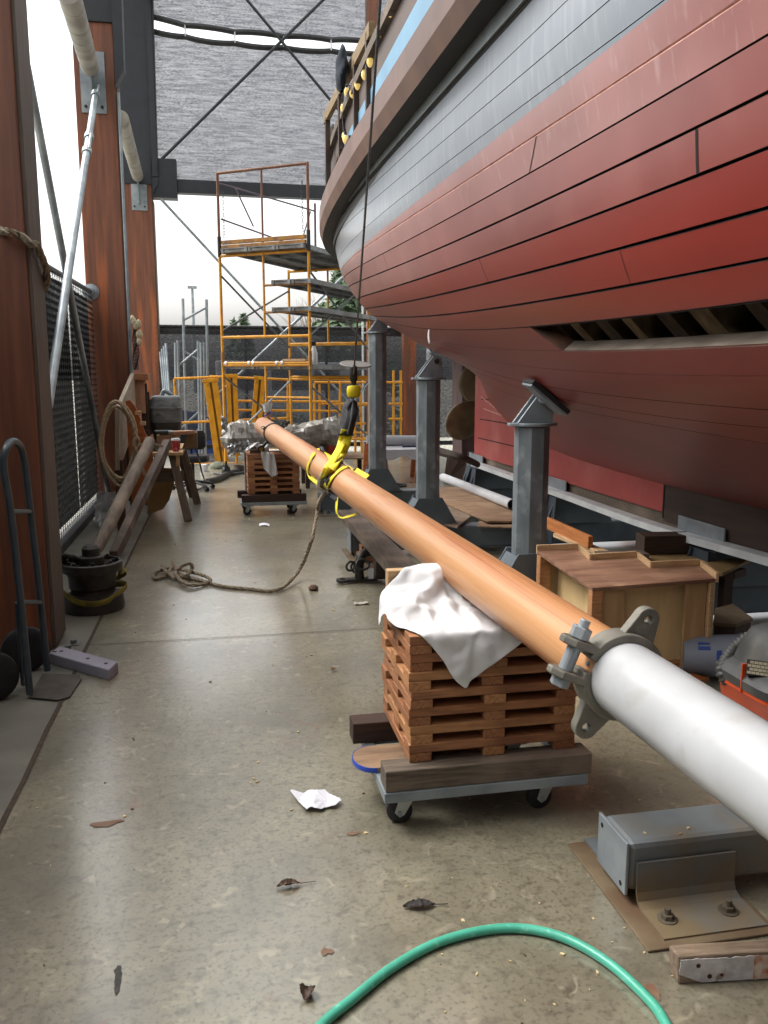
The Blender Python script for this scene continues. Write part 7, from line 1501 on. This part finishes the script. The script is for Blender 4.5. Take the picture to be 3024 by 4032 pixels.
# grey bucket on its side
bb = pz(1603, 1420, .13); ax_ = V(.93, -.36, 0).normalized(); ba = bb - ax_ * .3
bu = thing('grey_bucket', 'grey plastic bucket lying on its side with blue print next to the bench', 'bucket', V(ba.x, ba.y, 0))
MB().lathe([(0, 0), (.10, 0), (.122, .30), (.129, .30), (.129, .325), (.117, .325), (.094, .02), (0, .02)], bb - ax_ * .31, ax_, n=36).build('bucket', mat('grey_bucket_plastic', '7b828c', '6c747e', sc=4, rough=.4), bu, smooth=True, ang=35)
q = MB(); sd2 = V(0, -1, 0); sd2 = (sd2 - ax_ * sd2.dot(ax_)).normalized(); up2 = ax_.cross(sd2); up2 = up2 if up2.z > 0 else -up2
for (t_, a_, w_, h_) in ((.17, 10, .012, .09), (.10, 38, .03, .02), (.10, 52, .03, .012)):
    rr_ = .101 + t_ * .074; n_ = sd2 * cos(radians(a_)) + up2 * sin(radians(a_)); tg = ax_; bt_ = n_.cross(tg)
    c = bb - ax_ * .31 + ax_ * t_ + n_ * rr_; q.hexa([c + tg * sx * w_ + bt_ * sy * h_ / 2 + n_ * o_ for o_ in (-.004, .0015) for sx, sy in ((-1, -1), (1, -1), (1, 1), (-1, 1))])
q.build('blue_print', mat('blue_print', '2f4c8f', '27407a', sc=5, rough=.5), bu)
# shop vacuum
vc = V(2.36, 2.98, 0)
va = thing('shop_vacuum', 'orange and black shop vacuum with ribbed hose and blue tape near the mast end', 'vacuum', vc)
m_or = mat('orange_vac_plastic', 'c5481c', 'b03f18', sc=4, rough=.4); m_vb = mat('dusty_black_plastic', '3a3a38', '2c2c2b', sc=6, rough=.55, c3='5c5850', sc3=4, lo3=.5, hi3=.7)
rbox([(.82, .04), (.86, .06), (1.0, .33), (1.03, .34), (1.03, .36)], vc, .27, .24).build('tub', m_or, va, smooth=True, ang=35)
hd2 = rbox([(1.05, .36), (1.06, .40), (.98, .43), (.82, .45), (.74, .53), (.62, .60), (.40, .635), (.25, .64)], vc, .27, .24).build('motor_head', m_vb, va, smooth=True, ang=35)
nrm = (EYE - (vc + V(0, 0, .5))); nrm.z = 0; nrm.normalize(); sdv = V(-nrm.y, nrm.x, 0)
def grille(cx, cz, w_, h_, rows, cols, dist, tilt, name='grille'):
    q = MB(); up3 = (V(0, 0, 1) - nrm * tilt * -1 * 0 + nrm * -tilt).normalized(); c0 = vc + nrm * dist + sdv * cx + V(0, 0, cz); nn = sdv.cross(up3); nn = nn if nn.dot(nrm) > 0 else -nn
    q.hexa([c0 + sdv * sx * w_ / 2 + up3 * sy * h_ / 2 + nn * o_ for o_ in (-.03, .0) for sx, sy in ((-1, -1), (1, -1), (1, 1), (-1, 1))])
    for r_ in range(rows):
        for k in range(cols):
            x = (k + .5 + .5 * (r_ % 2)) / (cols + .5) - .5; z = (r_ + .5) / rows - .5; c = c0 + sdv * x * w_ * .94 + up3 * z * h_ * .9
            q.hexa([c + sdv * sx * w_ / cols * .38 + up3 * sy * h_ / rows * .34 + nn * o_ for o_ in (-.002, .004) for sx, sy in ((-1, -1), (1, -1), (1, 1), (-1, 1))], 1)
    q.build(name, [mat('grille_shadow', '17150f', '121009', sc=5, rough=.8), mat('dusty_grille', '857c67', '6f6757', sc=9, rough=.7)], va)
grille(.03, .515, .19, .13, 7, 8, .225, .42); grille(-.14, .475, .10, .07, 4, 5, .215, .45)
MB().lathe([(.10, .63), (.115, .635), (.115, .655), (.07, .66), (.0, .655)], vc + V(.05, 0, 0), n=24).build('lid_dial', blk, va, smooth=True, ang=30)
q = MB(); hs = [vc + sdv * -.24 + nrm * .05 + V(0, 0, .30), vc + sdv * -.30 + nrm * .06 + V(0, 0, .38), vc + sdv * -.26 + nrm * -.04 + V(0, 0, .47), vc + sdv * -.16 + nrm * -.10 + V(0, 0, .56), vc + sdv * -.06 + nrm * -.12 + V(0, 0, .60)]
hp2 = dense(smoothpath(hs, 10), .004); q.tube(hp2, lambda i: .024 + .0035 * (1 if (i // 2) % 2 else -1), n=12); q.build('ribbed_hose', m_vb, va, smooth=True, ang=60)
q = MB(); q.grid(lambda u, v: vc + nrm * (.245 + .02 * sin(u * 8)) + sdv * (.02 + .20 * u) + V(0, 0, .40 + .03 * v + .055 * u + .012 * sin(u * 11)), 14, 3); q.grid(lambda u, v: vc + nrm * (.25 + .01 * sin(u * 9)) + sdv * (-.10 + .08 * u) + V(0, 0, .425 - .05 * u + .025 * v), 8, 3)
q.build('blue_tape', mat('painter_tape_blue', '2f78c4', '2a6cb3', sc=8, rough=.55), va, solid=.003)
q = MB(); q.grid(lambda u, v: vc + nrm * (.25 + .03 * v) + sdv * (.06 + .2 * u) + V(0, 0, .372 + .025 * sin(pi * v) + .012 * noise.noise(V(u * 12, v * 9, 1))), 16, 6)
tag(q.build('work_glove', mat('dirty_cream_cloth', 'a89f88', '8f866f', sc=12, rough=.9), smooth=True, solid=.008), 'dirty cream cloth glove lying on the rim of the orange vacuum', 'glove')
for s, a_ in ((-1, -35), (1, 35)):
    pass
MB().box((-.012, -.004, -.07), (.012, .004, .07)).build('side_latch', m_or, va, M=Matrix.Translation(vc + sdv * -.2 + nrm * .19 + V(0, 0, .41)), bevel=.003)
MB().tube(smoothpath([vc + V(.1, 0, .64), vc + V(.14, -.02, .70), vc + V(.22, -.03, .71)], 5), .014, n=8).build('carry_handle', m_or, va, smooth=True)
va.scale = (.95, .95, .90)
# bricks of red timber behind the white mast end
tag(beam('wood_block', pz(1420, 1455, .02), pz(1485, 1448, .02), .12, .075, wood_red, None, anchor=1), 'reddish timber block on the floor in front of the bench', 'block', 'loose blocks near the bench')
tag(beam('batten', pz(1440, 1490, .02), pz(1510, 1470, .02), .10, .03, wood_orange, None, anchor=1), 'flat orange batten under the reddish block in front of the bench', 'batten', 'battens behind the bench')
p = pz(1165, 1242, .0)
tag(beam('wood_block', V(2.05, 5.0, .264), V(2.28, 5.02, .264), .09, .05, wood_grey, None, anchor=1), 'grey offcut lying on the cross beam behind the varnished mast', 'block', 'loose blocks near the bench')
# ------------------------------------------------------------------ foreground
hz_ = [pz(x, y, .014) for x, y in ((600, 2330), (694, 2215), (764, 2156), (855, 2085), (963, 2030), (1092, 2005), (1204, 2021), (1306, 2074), (1398, 2156), (1440, 2215), (1495, 2330))]
tag(MB().tube(smoothpath(hz_, 14), .0135, n=16).build('garden_hose', mat('sea_green_hose', '4fae93', '449c82', sc=9, rough=.35, c3='74c2aa', sc3=40, lo3=.6, hi3=.75), smooth=True), 'sea green garden hose curving across the concrete in the foreground', 'hose')
a, c = pz(1464, 2127), pz(1680, 2114); dx_ = (c - a).normalized(); dy_ = V(-dx_.y, dx_.x, 0)
M_ = Matrix((dx_, dy_, V(0, 0, 1))).transposed().to_4x4(); M_.translation = a
pt = thing('painted_timber', 'short old timber with peeling white paint on the floor at the lower right', 'timber', a)
H_, D_ = .083, .05; L_ = .6
q = MB(); q.grid(lambda u, v: V(-.012 * sin(pi * v) * 0 + .004 * noise.noise(V(v * 9, 1, 1)) + u * L_, 0, .002 + v * H_), 1, 6)
MB().hexa([V(0, 0, 0), V(L_, 0, 0), V(L_, D_, 0), V(.0, D_, 0), V(-.004, .0, H_), V(L_, .0, H_), V(L_, D_, H_), V(-.01, D_, H_)]).build('timber', mat('raw_weathered_wood', '8a7763', '6b5a49', sc=9, st=(1, 8, 8), rough=.8, bump=.3), pt, M=M_, bevel=.006)
def edge(u): return .010 + .006 * noise.noise(V(u * 30, 1, 5)) + .004 * noise.noise(V(u * 90, 3, 2))
def paintf(u, v):
    x = .002 + .012 * noise.noise(V(v * 14, 2, 8)) * .4 + (L_ - .05) * u
    cut = max(0, (1 - u * 9)) * .026
    z0_ = edge(u) * .5 + cut; z1_ = H_ - edge(u + 3) * .9
    return V(x, -.0022, z0_ + (z1_ - z0_) * v)
MB().grid(paintf, 90, 8).build('peeling_paint', mat('peeling_white_paint', 'c9c5c4', 'a9a4a2', sc=24, st=(1, 1, 1), rough=.6, bump=.4, bsc=60, c3='8b7a6a', sc3=14, lo3=.66, hi3=.70), pt, M=M_, solid=.0016)
q = MB()
for (x, z, r_) in ((.052, .055, .006), (.085, .022, .0065), (.118, .024, .004)): q.cyl(V(x, -.0045, z), V(x, -.003, z), r_, n=14)
q.build('nail_hole', mat('rusty_hole', '5a2c1a', '3a1d12', sc=20, rough=.9), pt, M=M_)
MB().grid(lambda u, v: V(.205 + .06 * u, -.0045, .006 + (H_ - .012) * v), 6, 6).build('rust_stain', mat('rust_orange_stain', 'a8663a', 'c9b8aa', sc=38, rough=.8), pt, M=M_)
# paper and fallen leaves
def leaf(x, y, L_, W_, rot, label, m, curl=.012, stem=.05):
    c = pz(x, y, .003); ca, sa = cos(rot), sin(rot)
    t = thing('dead_leaf', label, 'leaf', c, 'dead leaves on the concrete'); q = MB()
    def f(u, v):
        w_ = W_ * (sin(pi * min(1, u * .97 + .015)) ** .8) * (1 + .12 * sin(u * 40)); lx = (u - .5) * L_; ly = (v - .5) * w_
        z = .002 + curl * (2 * abs(v - .5)) ** 1.5 * sin(pi * u) + .006 * noise.noise(V(u * 6 + x, v * 5, 2)) + .004
        return c + V(lx * ca - ly * sa, lx * sa + ly * ca, max(.001, z))
    q.grid(f, 24, 8); q.build('blade', m, t, smooth=True)
    MB().tube([c + V(L_ * .5 * ca, L_ * .5 * sa, .004), c + V((L_ * .5 + stem) * ca, (L_ * .5 + stem) * sa, .003)], .0013, n=5).build('stem', m, t)
m_lf = mat('brown_dead_leaf', '5d4a3e', '43342b', sc=30, rough=.8, bump=.3); m_ld = mat('dark_dead_leaf', '2b2521', '1e1a18', sc=30, rough=.7, bump=.4)
leaf(623, 1914, .075, .03, .05, 'brown pointed dead leaf with a long stem in the middle of the floor', m_lf)
leaf(905, 1958, .10, .038, -.1, 'blackish curled dead leaf in front of the steel beam', m_ld, .008, .04)
leaf(664, 2150, .05, .04, 1.2, 'curled brown dead leaf just left of the green hose', m_lf, .022, .01)
leaf(720, 1448, .03, .025, .7, 'tiny tan dead leaf between the winch and the near stack', mat('tan_leaf', '8a6b48', '6f5436', sc=20, rough=.8), .01, .0)
q = MB(); pc = pz(675, 1728, .004)
def paperf(u, v):
    x = -.08 + .135 * u + .05 * v; y_ = .065 - .15 * v * (1 - .3 * u * u) - .015 * u + .006 * sin(u * 14)
    return pc + V(x, y_, .003 + .012 * abs(2 * ((u * 1.3 + v * .8) % 1) - 1) + .006 * abs(noise.noise(V(u * 5, v * 4, 1))))
q.grid(paperf, 26, 26); tag(q.build('crumpled_paper', mat('white_paper', 'dcdbe2', 'cfced6', sc=8, rough=.9), solid=.001), 'crumpled white paper towel on the open concrete left of the dolly', 'paper')
tag(MB().grid(lambda u, v: pz(560 + 22 * u, 1131 + 5 * v + u, .004) + V(0, 0, .012 * sin(pi * u)), 6, 4).build('paper_scrap', mat('white_paper', 'dcdbe2')), 'small flat scrap of white paper in front of the far dolly', 'paper')
p = pz(677, 1275); tag(MB().lathe([(0, 0), (.035, .004), (.04, .02), (.02, .04), (0, .042)], p, n=9).build('bark_lump', mat('brown_bark', '59412f', '3f2d20', sc=20, rough=.9)), 'small brown lump of bark on the floor left of the iron fitting', 'lump')
p = pz(780, 1305); tag(MB().grid(lambda u, v: p + V(-.05 + .1 * u, -.03 + .06 * v, .006 + .02 * abs(noise.noise(V(u * 5, v * 5, 3)))), 8, 6).build('tissue_scrap', mat('grey_tissue', 'a9a396', '938d80', sc=9, rough=.9), solid=.001), 'grey crumpled scrap on the floor beside the near stack', 'scrap')
# stains on the slab
m_scuff = mat('black_rubber_scuff', '2b2926', '3a3732', sc=30, rough=.6); m_rust = mat('brown_floor_stain', '6d4a35', '7a6350', sc=12, rough=.6)
def stain(cx, cy, rx, ry, m_, sd):
    c = pz(cx, cy, .0028); n_ = 40
    struct(MB().add([c + V(cos(a_) * rx * (1 + .7 * noise.noise(V(cos(a_) * 1.6, sin(a_) * 1.6, sd))), sin(a_) * ry * (1 + .7 * noise.noise(V(cos(a_) * 1.6, sin(a_) * 1.6, sd + 5))), 0) for a_ in [2 * pi * i / n_ for i in range(n_)]], [tuple(range(n_))]).build('floor_stain', m_))
for k in range(4): stain(256 - k, 2095 + 13 * k, .011 - .001 * k, .016, m_scuff, k * 3.3)
stain(228, 1778, .05, .022, m_rust, 2); stain(704, 2056, .016, .016, m_rust, 4); stain(1410, 2138, .012, .028, m_rust, 7); stain(760, 1800, .02, .012, m_rust, 9)
# shavings and crumbs
random.seed(11); q = MB()
def chip(c, s, mi):
    a_ = random.random() * 6.28; u = V(cos(a_), sin(a_), 0) * s; v_ = V(-sin(a_), cos(a_), 0) * s * random.uniform(.3, .9); h = V(0, 0, s * random.uniform(.15, .4) + .002)
    q.prism([c - u - v_ * .5, c + u * .6 - v_, c + u + v_ * .4, c - u * .3 + v_], h, mi)
for _ in range(150):
    x, y = random.uniform(-.75, 2.0), 1.5 + 8 * random.random() ** 1.6; chip(V(x, y, .0005), random.uniform(.0025, .0075) * (.7 + .1 * y), random.choice([0, 0, 1, 2]))
for _ in range(40):
    x, y = random.uniform(.5, 1.7), random.uniform(1.6, 2.9); chip(V(x, y, .0005 if not (x > 1.1 and 2.05 < y < 2.8) else .0005), random.uniform(.002, .005), 0)
for (x, y) in ((548, 1683), (556, 1690), (541, 1692), (630, 1750), (1215, 2062), (1290, 2102), (1030, 2105), (1000, 1990), (790, 1800)): chip(pz(x, y, .0005), .008, 0)
tag(q.build('wood_chips', [mat('pale_chip', 'cdb98c', 'b8a376', sc=9, rough=.8), mat('brown_chip', '6b4a30', '513722', sc=9, rough=.8), mat('grey_chip', '8b8478', '6f695f', sc=9, rough=.8)]), 'scattered pale wood chips and crumbs over the concrete', 'wood chips', None, 'stuff')
q = MB()
for (x, y) in ((1393, 1800), (1469, 1802), (1487, 1790)):
    p = pz(x, y, .2055); chip(p, .006, 0)
tag(q.build('paint_chips', [mat('pale_chip', 'cdb98c')]), 'few pale chips lying on top of the nearest steel beam', 'chips', None, 'stuff')
# rope lashed round the nearest column
rl_ = thing('lashing_rope', 'thick grey rope lashed round the nearest column high above the hand truck', 'rope', (-1.2, 5.0, 2.5))
q = MB(); rope_mb(q, dense(smoothpath([px(-30, 488, -1.6) , py(0, 497, 5.02), py(40, 508, 5.02), py(70, 528, 5.02), V(-.955, 5.12, py(75, 530, 5.1).z), V(-.95, 5.35, py(75, 530, 5.1).z - .12), V(-1.0, 5.44, py(75, 530, 5.1).z - .22)], 8), .02), .022); q.build('lashing', rope_m, rl_, smooth=True)
